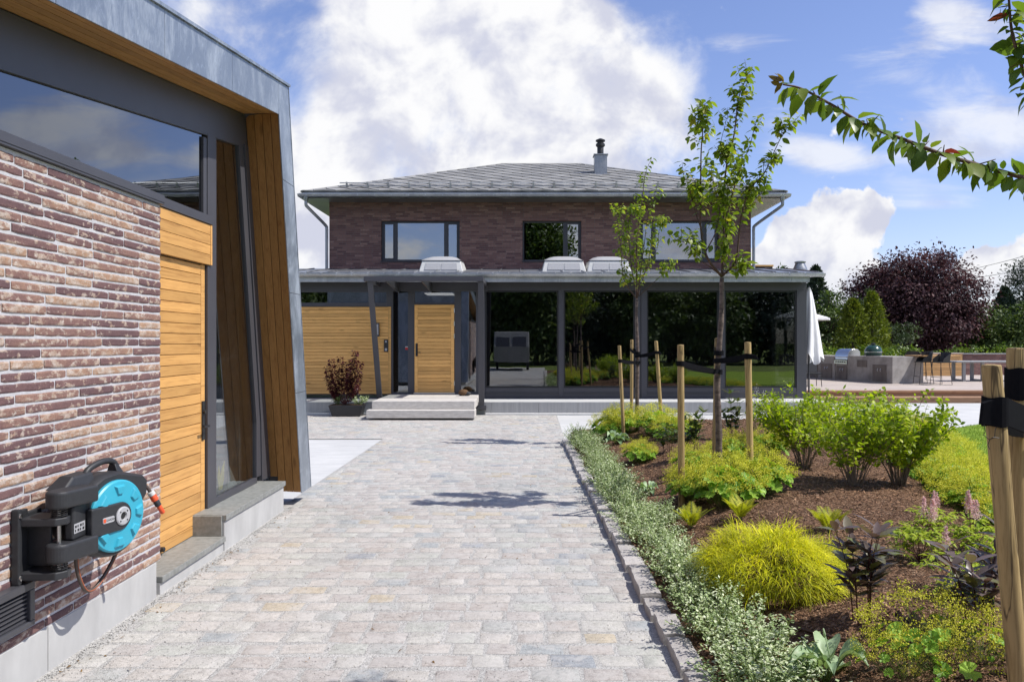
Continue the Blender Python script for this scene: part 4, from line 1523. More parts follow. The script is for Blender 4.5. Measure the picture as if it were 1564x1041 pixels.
WINS = [(582, 702, 337.5, 398.5), (798, 888, 336.5, 397.5), (978, 1098, 337.5, 398.5)]
b = MB()
xl, xr_ = ux(503), ux(1147)
zlo, zhi = 3.80, 5.96
zw0, zw1 = uz(398.5), uz(337)
b.box(xl, xr_, YU, YU + .35, zlo, zw0); b.box(xl, xr_, YU, YU + .35, zw1, zhi)
ed = [xl] + [q for w in WINS for q in (ux(w[0]), ux(w[1]))] + [xr_]
for i in range(0, len(ed), 2):
    b.box(ed[i], ed[i + 1], YU, YU + .35, zw0 + .0005, zw1 - .0005)
b.box(xl, xl + .3, YU + .351, 32.6, zlo, zhi); b.box(xr_ - .3, xr_, YU + .351, 32.6, zlo, zhi); b.box(xl + .301, xr_ - .301, 32.3, 32.6, zlo, zhi)
b.build('upper_brick_wall', brick_far, house)
im = MB(); im.box(xl + .31, xr_ - .31, 26, 26.1, zlo, zhi); im.box(xl + .31, xr_ - .31, YU + .36, 26, zlo, zlo + .1); im.build('upper_interior', room_dark, house)
for wi, (a, bb, c0, d0) in enumerate(WINS):
    y0 = YU + .10
    w = MB()
    x0, x1, z0, z1 = ux(a) + .002, ux(bb) - .002, zw0 + .002, zw1 - .002
    t = .05
    cuts = [x0 + .42, x1 - .42] if wi != 1 else [x1 - .48]
    if wi == 1: t = .045
    w.box(x0, x1, y0, y0 + .08, z0, z0 + t); w.box(x0, x1, y0, y0 + .08, z1 - t, z1)
    w.box(x0, x0 + t, y0 + .001, y0 + .08, z0 + t, z1 - t); w.box(x1 - t, x1, y0 + .001, y0 + .08, z0 + t, z1 - t)
    for cx in cuts:
        w.box(cx - .045, cx + .045, y0 - .004, y0 + .08, z0 + t, z1 - t)
    # opening side sashes have a frame of their own
    sides = [(x0 + t, cuts[0] - .045), (cuts[-1] + .045, x1 - t)] if wi != 1 else [(cuts[0] + .045, x1 - t)]
    for (s0, s1) in sides:
        w.box(s0, s0 + .04, y0 - .008, y0 + .05, z0 + t, z1 - t); w.box(s1 - .04, s1, y0 - .008, y0 + .05, z0 + t, z1 - t)
        w.box(s0 + .041, s1 - .041, y0 - .008, y0 + .05, z0 + t, z0 + t + .04); w.box(s0 + .041, s1 - .041, y0 - .008, y0 + .05, z1 - t - .04, z1 - t)
    w.box(x0 - .03, x1 + .03, YU - .03, y0 - .01, z0 - .03, z0 - .004)
    wo_ = w.build('window', dark_metal, house, bevel=0.003)
    g = MB()
    lo = [x0 + t] + cuts; hi = cuts + [x1 - t]
    for (s0, s1) in zip(lo, hi):
        g.box(s0 + .046, s1 - .046, y0 + .03, y0 + .042, z0 + t, z1 - t)
    g.build('pane', glass_up, wo_)

# hipped roof
ex0, ex1, ey0, ey1, ez = -6.435, 7.37, 22.3, 33.3, 6.06
rx0, rx1, ry, rzz = -.95, 1.9, 27.8, 8.08
r = MB()
A, B, C, D = (ex0, ey0, ez), (ex1, ey0, ez), (ex1, ey1, ez), (ex0, ey1, ez)
E, G = (rx0, ry, rzz), (rx1, ry, rzz)
r.add([A, B, C, D, E, G], [(0, 1, 5, 4), (1, 2, 5), (2, 3, 4, 5), (3, 0, 4), (3, 2, 1, 0)], 0.3)
# slate plates laid on the diagonal over the front and side slopes
sl = math.hypot(ry - ey0, rzz - ez)
sv = Vector((0, ry - ey0, rzz - ez)).normalized(); nv = Vector((0, -(rzz - ez), ry - ey0)).normalized()
pw = .62; ph = .60
j = 0
v0 = 0.0
while v0 < sl:
    frac = v0 / sl
    xa_ = ex0 + (rx0 - ex0) * frac; xb_ = ex1 + (rx1 - ex1) * frac
    i = math.floor((xa_ + 7) / pw)
    xx = -7 + i * pw + (pw / 2 if j % 2 else 0)
    while xx < xb_ + pw:
        pts = []
        for (du, dv, lift) in ((0, -ph / 2, .050), (pw / 2 - .008, 0, .030), (0, ph / 2, .008), (-pw / 2 + .008, 0, .030)):
            u = xx + du; v = min(max(v0 + dv, -0.02), sl)
            fr_ = v / sl
            u = min(max(u, ex0 + (rx0 - ex0) * fr_), ex1 + (rx1 - ex1) * fr_)
            pts.append(Vector((u, ey0, ez)) + sv * v + nv * (lift + random.uniform(0, .006)))
        if (pts[1] - pts[3]).length > .1 and (pts[0] - pts[2]).length > .1:
            rr_ = random.random()
            lo_ = [q - nv * .034 for q in pts]
            r.add(pts + lo_, [(0, 1, 2, 3), (4, 5, 1, 0), (7, 4, 0, 3)], rr_)
        xx += pw
    v0 += ph / 2; j += 1
r.tube([A, E], .035, 6); r.tube([B, G], .035, 6); r.tube([E, G], .04, 6)
roof = r.build('roof', roof_m, house)
ev = MB()
ev.box(ex0 + .02, ex1 - .02, ey0 + .02, ey0 + .04, 5.92, 6.055); ev.box(ex0 + .02, ex0 + .04, ey0 + .041, ey1, 5.92, 6.055); ev.box(ex1 - .04, ex1 - .02, ey0 + .041, ey1, 5.92, 6.055)
ev.build('eaves_board', zinc_g, house)
sf = MB()
y = ey0 + .045
while y < ey1:
    sf.box(ex0 + .041, xl - .001, y, y + .115, 5.885, 5.905); sf.box(xr_ + .001, ex1 - .041, y, y + .115, 5.885, 5.905); y += .12
y = ey0 + .045
while y < YU - .02:
    sf.box(xl, xr_, y, min(y + .115, YU - .001), 5.885, 5.905); y += .12
sf.build('eaves_soffit', zinc_g, house)
gt = MB(); gutter(gt, ex0 - .06, ex1 + .06, ey0 - .09, 5.965, .07)
x = ex0 + .2
while x < ex1:
    gt.box(x - .012, x + .012, ey0 - .172, ey0 - .169, 5.92, 5.985); x += .48
gt.prism([(ex0 - .06, ey0 - .02, 5.97), (ex0 - .06, ey0 - .02, 5.90), (ex0 + .03, ey0 - .02, 5.90), (ex0 + .03, ey0 - .02, 5.97)], (0, 11, 0)); gt.prism([(ex1 - .03, ey0 - .02, 5.97), (ex1 - .03, ey0 - .02, 5.90), (ex1 + .06, ey0 - .02, 5.90), (ex1 + .06, ey0 - .02, 5.97)], (0, 11, 0))
gt.build('upper_gutter', zinc_l, house)
for (gx_, wx) in ((ex0 + .16, xl - .07), (ex1 - .16, xr_ + .07)):
    q = MB()
    q.lathe([(.07, 0), (.07, -.05), (.045, -.14)], (gx_, ey0 - .06, 5.91), (0, 0, 1), 12)
    q.tube(spline([(gx_, ey0 - .06, 5.80), (gx_, ey0 - .06, 5.68), (gx_ + (wx - gx_) * .12, ey0 + .02, 5.60), (gx_ + (wx - gx_) * .9, YU - .08, 5.22), (wx, YU - .04, 5.10), (wx, YU - .03, 4.9), (wx, YU - .03, 3.92)], 5), .045, 10)
    q.build('downpipe', zinc_g, house, smooth=True, auto=40)
# snow guard
sg = MB()
up = .50
bs = Vector((0, ey0, ez)) + sv * up
for hgt in (.08, .17):
    o3 = bs + nv * hgt
    sg.tube([(ex0 + 1.0, o3.y, o3.z), (ex1 - 1.0, o3.y, o3.z)], .018, 6)
x = ex0 + 1.2
while x < ex1 - 1.0:
    a = Vector((x, bs.y, bs.z))
    sg.bar(a - sv * .02, a + nv * .20 + sv * .0, .05, .012, (0, 1, 0)); sg.bar(a + sv * .16, a + nv * .18, .04, .012)
    x += .60
sg.build('snow_guard', zinc_l, house)

# chimney with its flue
cx, cy = PX(917, 25.6), 25.6
ch = MB()
ch.box(cx - .20, cx + .20, cy - .20, cy + .20, 7.0, 7.84); ch.box(cx - .235, cx + .235, cy - .235, cy + .235, 7.841, 7.875)
ch.box(cx - .30, cx + .30, cy - .30, cy - .201, 6.98, 7.22)
cho = ch.build('chimney', zinc_g, house, bevel=0.004)
fl = MB(); fl.lathe([(.105, 0), (.105, .25), (.10, .26), (.15, .30), (.15, .36), (.105, .40), (.105, .43), (.155, .45), (.155, .49), (.05, .54)], (cx, cy, 7.876), (0, 0, 1), 18)
fl.build('flue', black_metal, cho, smooth=True, auto=30)

# dome rooflights on the lower roof
for px in (677, 860, 927):
    Yc = 21.75
    x = PX(px, Yc); w = .60; dpt = .62
    zb0 = rz(Yc - dpt) - .03
    s = MB()
    s.hexa([(x - w, Yc - dpt, zb0), (x + w, Yc - dpt, zb0), (x + w, Yc + dpt, rz(Yc + dpt) - .03), (x - w, Yc + dpt, rz(Yc + dpt) - .03)],
           [(x - w * .86, Yc - dpt * .80, 4.00), (x + w * .86, Yc - dpt * .80, 4.00), (x + w * .86, Yc + dpt * .8, 4.07), (x - w * .86, Yc + dpt * .8, 4.07)])
    so_ = s.build('rooflight', white_pl, house, bevel=0.02, seg=3)
    s = MB()
    for xa_, xb_ in ((x - w * .74, x - .012), (x + .012, x + w * .74)):
        s.hexa([(xa_, Yc - dpt * .985, zb0 + .07), (xb_, Yc - dpt * .985, zb0 + .07), (xb_, Yc - dpt * .95, zb0 + .07), (xa_, Yc - dpt * .95, zb0 + .07)],
               [(xa_ * .94 + x * .06, Yc - dpt * .86, 3.93), (xb_ * .94 + x * .06, Yc - dpt * .86, 3.93), (xb_ * .94 + x * .06, Yc - dpt * .82, 3.93), (xa_ * .94 + x * .06, Yc - dpt * .82, 3.93)])
    s.build('rooflight_glazing', grey_lt, so_)
    s = MB()
    vs = []; fs = []
    for jj in range(7):
        for ii in range(9):
            u, v = ii / 8 * 2 - 1, jj / 6 * 2 - 1
            vs.append((x + u * w * .9, Yc + v * dpt * .84, 4.005 + .13 * (1 - u ** 4) * (1 - v ** 4) + .03 * (v + 1) / 2))
    for jj in range(6):
        for ii in range(8):
            fs.append((jj * 9 + ii, jj * 9 + ii + 1, (jj + 1) * 9 + ii + 1, (jj + 1) * 9 + ii))
    fs.append(tuple(range(8, -1, -1))); fs.append(tuple(range(54, 63))); fs.append(tuple(jj * 9 for jj in range(7))); fs.append(tuple(jj * 9 + 8 for jj in range(6, -1, -1)))
    s.add(vs, fs); s.build('dome', grey_lt, so_, smooth=True, auto=40)
# zinc roof cowl and timber-edged lantern at the right end of the lower roof
cw = MB(); cw.lathe([(.20, 0), (.19, .05), (.13, .20), (.15, .21), (.16, .24), (.10, .26)], (PX(1222, 22.4), 22.4, rz(22.4) - .02), (0, 0, 1), 16)
cw.build('roof_cowl', zinc_g, house, smooth=True, auto=30)
ln_ = MB(); ln_.box(PX(1150, 24), PX(1180, 24), 24, 25.2, 3.85, 4.10, mi=0); ln_.box(PX(1149, 24), PX(1181, 24), 23.97, 25.3, 4.101, 4.15, mi=1)
ln_.build('roof_lantern', [dark_metal, wood_hx], house)

# entrance canopy: steel frame with a glass sheet, on two raking struts
cn = MB()
cx0, cx1, cy0, cy1, cz0, cz1 = -3.95, -1.07, 18.9, 20.79, 3.26, 3.37
cn.box(cx0, cx1, cy0, cy0 + .06, cz0, cz1); cn.box(cx0, cx0 + .06, cy0 + .061, cy1 - .061, cz0, cz1); cn.box(cx1 - .06, cx1, cy0 + .061, cy1 - .061, cz0, cz1)
cn.box(cx0, cx1, cy1 - .06, cy1, cz0 - .12, cz1)
for t_ in (.20, .5, .97):
    x = cx0 + (cx1 - cx0) * t_ - .04
    cn.hexa([(x - .02, cy0 + .062, cz0 - .01), (x + .02, cy0 + .062, cz0 - .01), (x + .02, cy1 - .062, cz0 - .16), (x - .02, cy1 - .062, cz0 - .16)], [(x - .02, cy0 + .062, cz1 - .015), (x + .02, cy0 + .062, cz1 - .015), (x + .02, cy1 - .062, cz1 - .015), (x - .02, cy1 - .062, cz1 - .015)])
cno = cn.build('canopy', gray_metal, house, bevel=0.004)
q = MB(); q.box(cx0 + .02, cx1 - .02, cy0 + .02, cy1 - .07, cz1 + .001, cz1 + .013); q.build('canopy_glass', glass_clear, cno)
q = MB(); q.bar((-3.81, 19.0, cz0), (-3.70, 19.66, .31), .13, .07, (0, 1, 0)); q.build('strut', gray_metal, cno, bevel=0.004)
q = MB(); q.bar((-1.13, 19.0, cz0), (-1.15, 19.56, .20), .14, .07, (0, 1, 0)); q.box(-1.27, -1.03, 19.52, 19.598, .11, .22); q.build('strut', gray_metal, cno, bevel=0.004)

# entrance platform
st_ = empty('entrance_steps', (-2.45, 18.2, 0), 'pale concrete platform with one low step in front of the larch front door', 'steps')
q = MB(); q.box(-3.64, -1.24, 18.35, 20.795, .23, .42); q.build('platform', concrete_st, st_, bevel=0.012)
q = MB(); q.box(-3.72, -1.22, 18.08, 18.62, .045, .229); q.build('lower_step', concrete_st, st_, bevel=0.012)
q = MB(); q.box(-3.4, -1.5, 18.45, 19.58, -.05, .2295); q.build('base', concrete_g, st_)

# boot brush on the platform
bb_ = empty('boot_brush', (PX(708, 20.2), 20.2, .42), 'small brown bristly animal-shaped boot brush at the right of the entrance platform', 'boot brush')
q = MB()
bx, by, bz = PX(708, 20.2), 20.2, .42
vs = []; fs = []
q.lathe([(.02, 0), (.11, .015), (.135, .06), (.12, .11), (.075, .145), (.015, .155)], (bx, by, bz + .01), (0, 0, 1), 16)
q.build('bristles', brown_fur, bb_, smooth=True)
q = MB(); q.lathe([(.055, 0), (.05, .05), (.018, .11)], (bx + .09, by - .05, bz + .06), (1, -.2, -.1), 12)
q.build('head', black_pl, bb_, smooth=True, auto=40)
for sx, sy in ((-.08, -.08), (.07, -.09), (-.07, .08), (.08, .07)):
    q = MB(); q.lathe([(.025, 0), (.022, .04)], (bx + sx, by + sy, bz), (0, 0, 1), 8); q.build('foot', black_pl, bb_, smooth=True, auto=40)

# narrow concrete strips at the foot of the plinth
ks = MB(); ks.box(-9, -3.78, 19.38, 19.599, -.05, .032); ks.box(-1.05, 7.6, 19.40, 19.599, -.05, .032)
tag(ks.build('kerb_strip', slab_m, bevel=0.006), kind='structure')


# ------------------------------------------------------------------ wall-mounted hose reel
RC = Vector((-2.325, 4.42, 0.825))                 # centre of the front disc
ra = R(14)
rn = Vector((math.cos(ra), -math.sin(ra), 0))      # disc faces this way
ru = Vector((math.sin(ra), math.cos(ra), 0))       # away from the hinge
rw = Vector((0, 0, 1))


def rp(u, w, n): return RC + ru * u + rw * w + rn * n


def rprism(mb, poly, n0, n1, **k):
    mb.prism([rp(u, w, n0) for u, w in poly], rn * (n1 - n0), **k)


reel = empty('hose_reel', (XF, 4.1, .75), 'charcoal and turquoise hose reel on a swivel bracket on the brick wall', 'hose reel')
m = MB()
# wall plate and its two brackets
m.box(XF + .004, XF + .03, 3.985, 4.075, .575, .94); m.box(XF + .004, XF + .045, 3.975, 4.005, .565, .95)
m.box(XF + .004, XF + .03, 4.076, 4.19, .60, .92)
hx_, hy_ = -2.415, 4.05
for z0, z1 in ((.86, .90), (.585, .625)):
    m.prism([(XF + .03, 3.99, z0), (XF + .03, 4.17, z0), (hx_ + .03, hy_ + .06, z0), (hx_ + .045, hy_, z0), (hx_ + .01, hy_ - .05, z0)], (0, 0, z1 - z0))
m.prism([(XF + .03, 4.07, .641), (XF + .03, 4.09, .641), (hx_ - .05, 4.08, .641), (hx_ - .05, 4.06, .641)], (0, 0, .243))
m.build('wall_bracket', black_pl, reel, bevel=0.006)
m = MB()
for z in (.60, .915):
    m.lathe([(.013, 0), (.013, .006), (.006, .008)], (XF + .045, 3.99, z), (1, 0, 0), 10)
m.lathe([(.010, .575), (.010, .95)], (hx_, hy_, 0), (0, 0, 1), 10)
m.build('bolt', steel, reel)
# springs round the hinge pin
for z0 in (.90, .626):
    m = MB()
    m.tube([(hx_ + .038 * math.cos(t * .8), hy_ + .038 * math.sin(t * .8), z0 + t * .0013) for t in range(38)], .0035, 5)
    m.build('hinge_spring', black_metal, reel)
# drum case
case = MB()
pts = []
for k in range(31):
    t = R(-100) + R(150) * k / 30
    pts.append((.232 * math.cos(t), .232 * math.sin(t)))
# spout corner on the top right, then the sloping shoulder down to the left
pts = [(.232 * math.cos(R(a)), .232 * math.sin(R(a))) for a in range(-150, 16, 6)]
pts += [(.262, .085), (.268, .165), (.235, .195), (.13, .222), (.03, .245), (-.08, .235), (-.16, .20), (-.242, .13), (-.252, .02), (-.240, -.06)]
inner = [(u * .93, w * .93) for u, w in pts]


def ringstack(mb, layers, cap=True):
    """layers: (outline, depth)"""
    n = len(layers[0][0])
    vs = [rp(u, w, d) for poly, d in layers for u, w in poly]
    fs = []
    for i in range(len(layers) - 1):
        for k in range(n):
            fs.append((i * n + k, i * n + (k + 1) % n, (i + 1) * n + (k + 1) % n, (i + 1) * n + k))
    fs.append(tuple(range(n - 1, -1, -1))); fs.append(tuple(range((len(layers) - 1) * n, len(layers) * n)))
    mb.add(vs, fs)


sc_ = lambda k: [(u * k, w * k) for u, w in pts]
ringstack(case, [(sc_(.80), -.225), (sc_(.92), -.21), (sc_(.97), -.13), (sc_(.985), -.075), (sc_(1.0), -.07), (sc_(1.0), -.045), (sc_(.975), -.01), (sc_(.93), .006), (sc_(.90), .006)])
case.build('drum_case', black_pl, reel, smooth=True, auto=30)
# hinge arms
arm = MB()


def armpoly(z0, z1, ext):
    n = 14
    lo = []
    hc = Vector((hx_, hy_, 0))
    for k in range(n + 1):
        t = R(90) + R(180) * k / n
        lo.append(hc + ru * (.062 * math.cos(t)) + rn * (.062 * math.sin(t)))
    lo.append(hc + ru * ext - rn * .07); lo.append(hc + ru * ext + rn * .065)
    arm.prism([(p.x, p.y, z0) for p in lo], (0, 0, z1 - z0))


armpoly(.945, 1.035, .20)
arm.build('hinge_arm', black_pl, reel, bevel=0.014, seg=3)
arm = MB()
armpoly(.668, .765, .20)
arm.build('hinge_arm', black_pl, reel, bevel=0.014, seg=3)
arm = MB()
# shoulder cover from the upper arm into the case, and the rib under it
arm.hexa([rp(-.33, .19, -.15), rp(-.10, .19, -.19), rp(-.10, .19, -.03), rp(-.33, .19, -.03)], [rp(-.24, .255, -.14), rp(-.10, .262, -.15), rp(-.10, .262, -.05), rp(-.24, .255, -.05)])
arm.hexa([rp(-.20, .07, -.06), rp(-.04, .075, -.03), rp(-.04, .075, .020), rp(-.20, .07, .012)], [rp(-.20, .145, -.07), rp(-.04, .160, -.03), rp(-.04, .160, .016), rp(-.20, .145, .006)])
arm.box(hx_ + .0, hx_ + .05, hy_ + .04, hy_ + .16, .766, .944)
arm.build('shoulder', black_pl, reel, bevel=0.012, seg=3)
# carrying handle
h = MB()
h.tube(spline([rp(-.14, .22, -.08), rp(-.10, .272, -.08), rp(0, .300, -.08), rp(.08, .285, -.08), (rp(.12, .225, -.08))], 5), .018, 10)
h.hexa([rp(-.17, .19, -.12), rp(-.10, .22, -.12), rp(-.10, .22, -.04), rp(-.17, .19, -.04)], [rp(-.135, .255, -.10), rp(-.105, .262, -.10), rp(-.105, .262, -.06), rp(-.135, .255, -.06)])
h.hexa([rp(.07, .22, -.12), rp(.13, .21, -.12), rp(.13, .21, -.04), rp(.07, .22, -.04)], [rp(.07, .278, -.10), rp(.10, .270, -.10), rp(.10, .270, -.06), rp(.07, .278, -.06)])
h.build('handle', black_pl, reel, smooth=True, auto=40, bevel=0.004)
# turquoise disc with recessed windows
t = MB()
org = rp(0, 0, 0)
t.lathe([(.20, .006), (.20, .022), (.192, .030), (.10, .038), (.02, .038)], org, rn, 64)
td = t.build('turquoise_disc', teal_pl, reel, smooth=True, auto=25)
t = MB()
for k, a in enumerate((90, 40, 0, -40, -90, 140, -140)):
    a = R(a); da = R(13)
    q = []
    for rr_, s in ((.118, -.8), (.178, -1), (.178, 1), (.118, .8)):
        q.append((rr_ * math.cos(a + da * s), rr_ * math.sin(a + da * s)))
    qc = (sum(u for u, w in q) / 4, sum(w for u, w in q) / 4)
    top = [(qc[0] + (u - qc[0]) * .72, qc[1] + (w - qc[1]) * .72) for u, w in q]
    t.hexa([rp(u, w, .030) for u, w in q], [rp(u, w, .047) for u, w in top])
t.build('raised_rib', teal_pl, td, bevel=0.003)
# dark centre bar and hub
b = MB()
poly = [(-.215, -.078), (.0, -.078)] + [(.078 * math.sin(R(a)), -.078 * math.cos(R(a))) for a in range(10, 171, 16)] + [(0, .078), (-.215, .078)]
b.prism([rp(u, w, .008) for u, w in poly], rn * .042)
cb = b.build('centre_bar', black_pl, reel, bevel=0.008, seg=3)
b = MB()
b.lathe([(.052, .050), (.052, .056), (.046, .060), (.024, .060), (.020, .050), (.020, .046)], org + ru * .005, rn, 28)
hb = b.build('hub', grey_lt, cb, smooth=True, auto=30)
b = MB(); b.lathe([(.018, .0505), (.016, .0515)], org + ru * .005, rn, 18)
for a in (45, 135, 225, 315):
    b.lathe([(.005, .0605), (.004, .062)], org + ru * (.005 + .036 * math.cos(R(a))) + rw * (.036 * math.sin(R(a))), rn, 8)
b.build('hub_hole', black_metal, hb)
b = MB()
lp = [(-.135, -.016), (-.065, -.016), (-.058, -.010), (-.058, .010), (-.065, .016), (-.135, .016), (-.142, .010), (-.142, -.010)]
b.prism([rp(u, w, .0502) for u, w in lp], rn * .003)
bd = b.build('badge', grey_lt, cb)
b = MB(); b.prism([rp(u, w, .0534) for u, w in ((-.139, -.010), (-.121, -.010), (-.121, .010), (-.139, .010))], rn * .0015)
b.build('badge_mark', orange_pl, bd)
glyphs('GARDENA', .0165, rp(-.118, -.006, .0534), ru, rw, .0006, 'badge_lettering', black_metal, bd)
# rating label on the lower hinge block
b = MB(); b.box(hx_ + .0502, hx_ + .0512, hy_ + .045, hy_ + .145, .80, .85)
lb = b.build('rating_label', grey_lt, reel)
b = MB()
for k in range(4):
    for r_ in range(2):
        y0 = hy_ + .052 + k * .023
        b.box(hx_ + .0513, hx_ + .0518, y0, y0 + (.016 if (k + r_) % 2 else .010), .807 + r_ * .021, .820 + r_ * .021)
b.build('label_print', black_metal, lb)
# orange ring, hose end and connectors
n = MB()
p0 = rp(.268, .12, -.06)
n.lathe([(.016, -.01), (.020, 0), (.020, .02), (.016, .03)], p0 - ru * .015 + rw * .012, (ru * .6 + rw * -.5 + rn * .3), 14)
n.build('outlet_ring', orange_pl, reel, smooth=True, auto=40)
pe = [p0, p0 + ru * .035 - rw * .012 + rn * .015, p0 + ru * .055 - rw * .05 + rn * .03]
n = MB(); n.tube(spline(pe, 5), .0105, 10); n.build('hose_end', hose_m, reel, smooth=True)
dn = (ru * .38 - rw * .86 + rn * .25).normalized()
q0 = pe[-1]
n = MB(); n.lathe([(.016, -.004), (.021, .0), (.021, .020), (.017, .024)], q0, dn, 14); n.build('hose_collar', white_pl, reel, smooth=True, auto=40)
n = MB(); n.lathe([(.019, .024), (.021, .03), (.021, .058), (.017, .062)], q0, dn, 14, mi=0); n.lathe([(.0165, .062), (.018, .07), (.018, .098), (.014, .10)], q0, dn, 14, mi=1); n.lathe([(.0135, .10), (.0145, .104), (.0145, .150), (.011, .155)], q0, dn, 14, mi=0)
n.build('hose_nozzle', [orange_pl, black_pl], reel, smooth=True, auto=40)
# feed hose hanging in a loop under the case
lp_ = spline([rp(-.16, -.13, -.10), rp(-.165, -.23, -.10), rp(-.14, -.33, -.10), rp(-.085, -.405, -.11), rp(-.01, -.41, -.12), rp(.07, -.35, -.12), rp(.13, -.26, -.11), rp(.155, -.17, -.10)], 8)
n = MB(); n.tube(lp_, .0105, 10, mi=0)
n.tube([Vector(p) + rn * .0095 + ru * .003 for p in lp_], .0032, 5, mi=1)
n.build('feed_hose', [hose_m, hose_o], reel, smooth=True)
n = MB(); k0 = rp(-.30, .175, -.07)
n.lathe([(.008, -.02), (.008, .012), (.016, .014), (.016, .02), (.004, .026)], k0 + Vector((0, 0, -.0)), (0, 0, 1), 12)
n.build('top_screw', black_metal, reel)


# ------------------------------------------------------------------ garden: helpers for plants
def on_bed(px, py):
    """where the line of sight through a photo pixel meets the bed"""
    Y = 8.0
    for _ in range(25):
        x = PX(px, Y); z = bed_z(x, Y) if bed_dist(x, Y) > -.3 else 0.03
        Y = (1.8 - z) * F0 / (py - 522)
    return Vector((PX(px, Y), Y, z))


def branch_leaves(Lv, pts, step, size, spread=0.022, start=0.0, end=1.0, hang=0.55, wr=0.62, up=(0, 0, 1), curl=.25, per=1.0):
    pts = [np.array(p) for p in pts]
    seg = [np.linalg.norm(b - a) for a, b in zip(pts[:-1], pts[1:])]
    tot = sum(seg); s = tot * start
    acc = np.concatenate([[0], np.cumsum(seg)])
    ang = random.uniform(0, 6.28)
    while s < tot * end:
        i = min(np.searchsorted(acc, s) - 1, len(seg) - 1); i = max(i, 0)
        t = (s - acc[i]) / max(seg[i], 1e-6)
        p = pts[i] * (1 - t) + pts[i + 1] * t
        tg = (pts[i + 1] - pts[i]) / max(seg[i], 1e-6)
        for _ in range(int(per + random.random())):
            ang += 2.4 + random.uniform(-.5, .5)
            a = np.cross(tg, (0.3, 0.2, 1.0)); a /= max(np.linalg.norm(a), 1e-6); b = np.cross(tg, a)
            out = a * math.cos(ang) + b * math.sin(ang)
            d = out + tg * random.uniform(.0, .6) + np.array((0, 0, -hang * random.uniform(.3, 1.3)))
            d /= np.linalg.norm(d)
            nrm = np.array(up) + out * .8 + rng.normal(size=3) * .35
            L = size * random.uniform(.5, 1.2)
            Lv.add(p + out * spread * random.uniform(.2, 1.0), d, nrm, L, L * wr * random.uniform(.85, 1.1), random.random(), curl * random.uniform(.4, 1.5))
        s += step * random.uniform(.6, 1.4)


def young_tree(name, label, trunk, branches, leafsize, step, tmat=lf_tree, r0=.034, rb=.012, side=True, group='young cherry trees in the bed'):
    base = Vector(trunk[0])
    root = empty(name, base, label, 'tree', group)
    tk = MB()
    tp = spline(trunk, 6)
    n = len(tp)
    tk.tube(tp, [r0 * (1.12 - .45 * i / (n - 1)) + .0025 * math.sin(i * 2.3) for i in range(n)], 12)
    tk.build('trunk', bark, root, smooth=True)
    lb = MB(); Lv = Leaves()
    for br in branches:
        pts, rad = br[0], br[1] if len(br) > 1 else rb
        lo = br[2] if len(br) > 2 else .12
        sp = spline(pts, 6); n = len(sp)
        lb.tube(sp, [rad * (1 - .82 * i / (n - 1)) for i in range(n)], 6)
        branch_leaves(Lv, sp, step, leafsize, start=lo)
        if side:
            tot = len(sp)
            for k in range(int(tot * .5)):
                i = random.randint(int(tot * max(lo, .15)), tot - 2)
                p = np.array(sp[i]); L = random.uniform(.07, .22)
                d = rdir()[0]; d[2] = abs(d[2]) * .8 + .3; d /= np.linalg.norm(d)
                q = [p, p + d * L * .5, p + d * L + np.array((0, 0, L * .1))]
                lb.tube(q, [.003, .0025, .0012], 4)
                branch_leaves(Lv, q, step * .55, leafsize, start=.2)
    lb.build('limbs', twig_m, root, smooth=True)
    Lv.build('foliage', tmat, root, 'oval', smooth=True)
    return root


def zpt(zx, zy, Y, dY=0.0):
    """point on the enlarged crop of the trees, put at its own distance"""
    px, py = 900 + zx / 2.815, 90 + zy / 2.815
    return (PX(px, Y + dY), Y + dY, PZ(py, Y + dY))


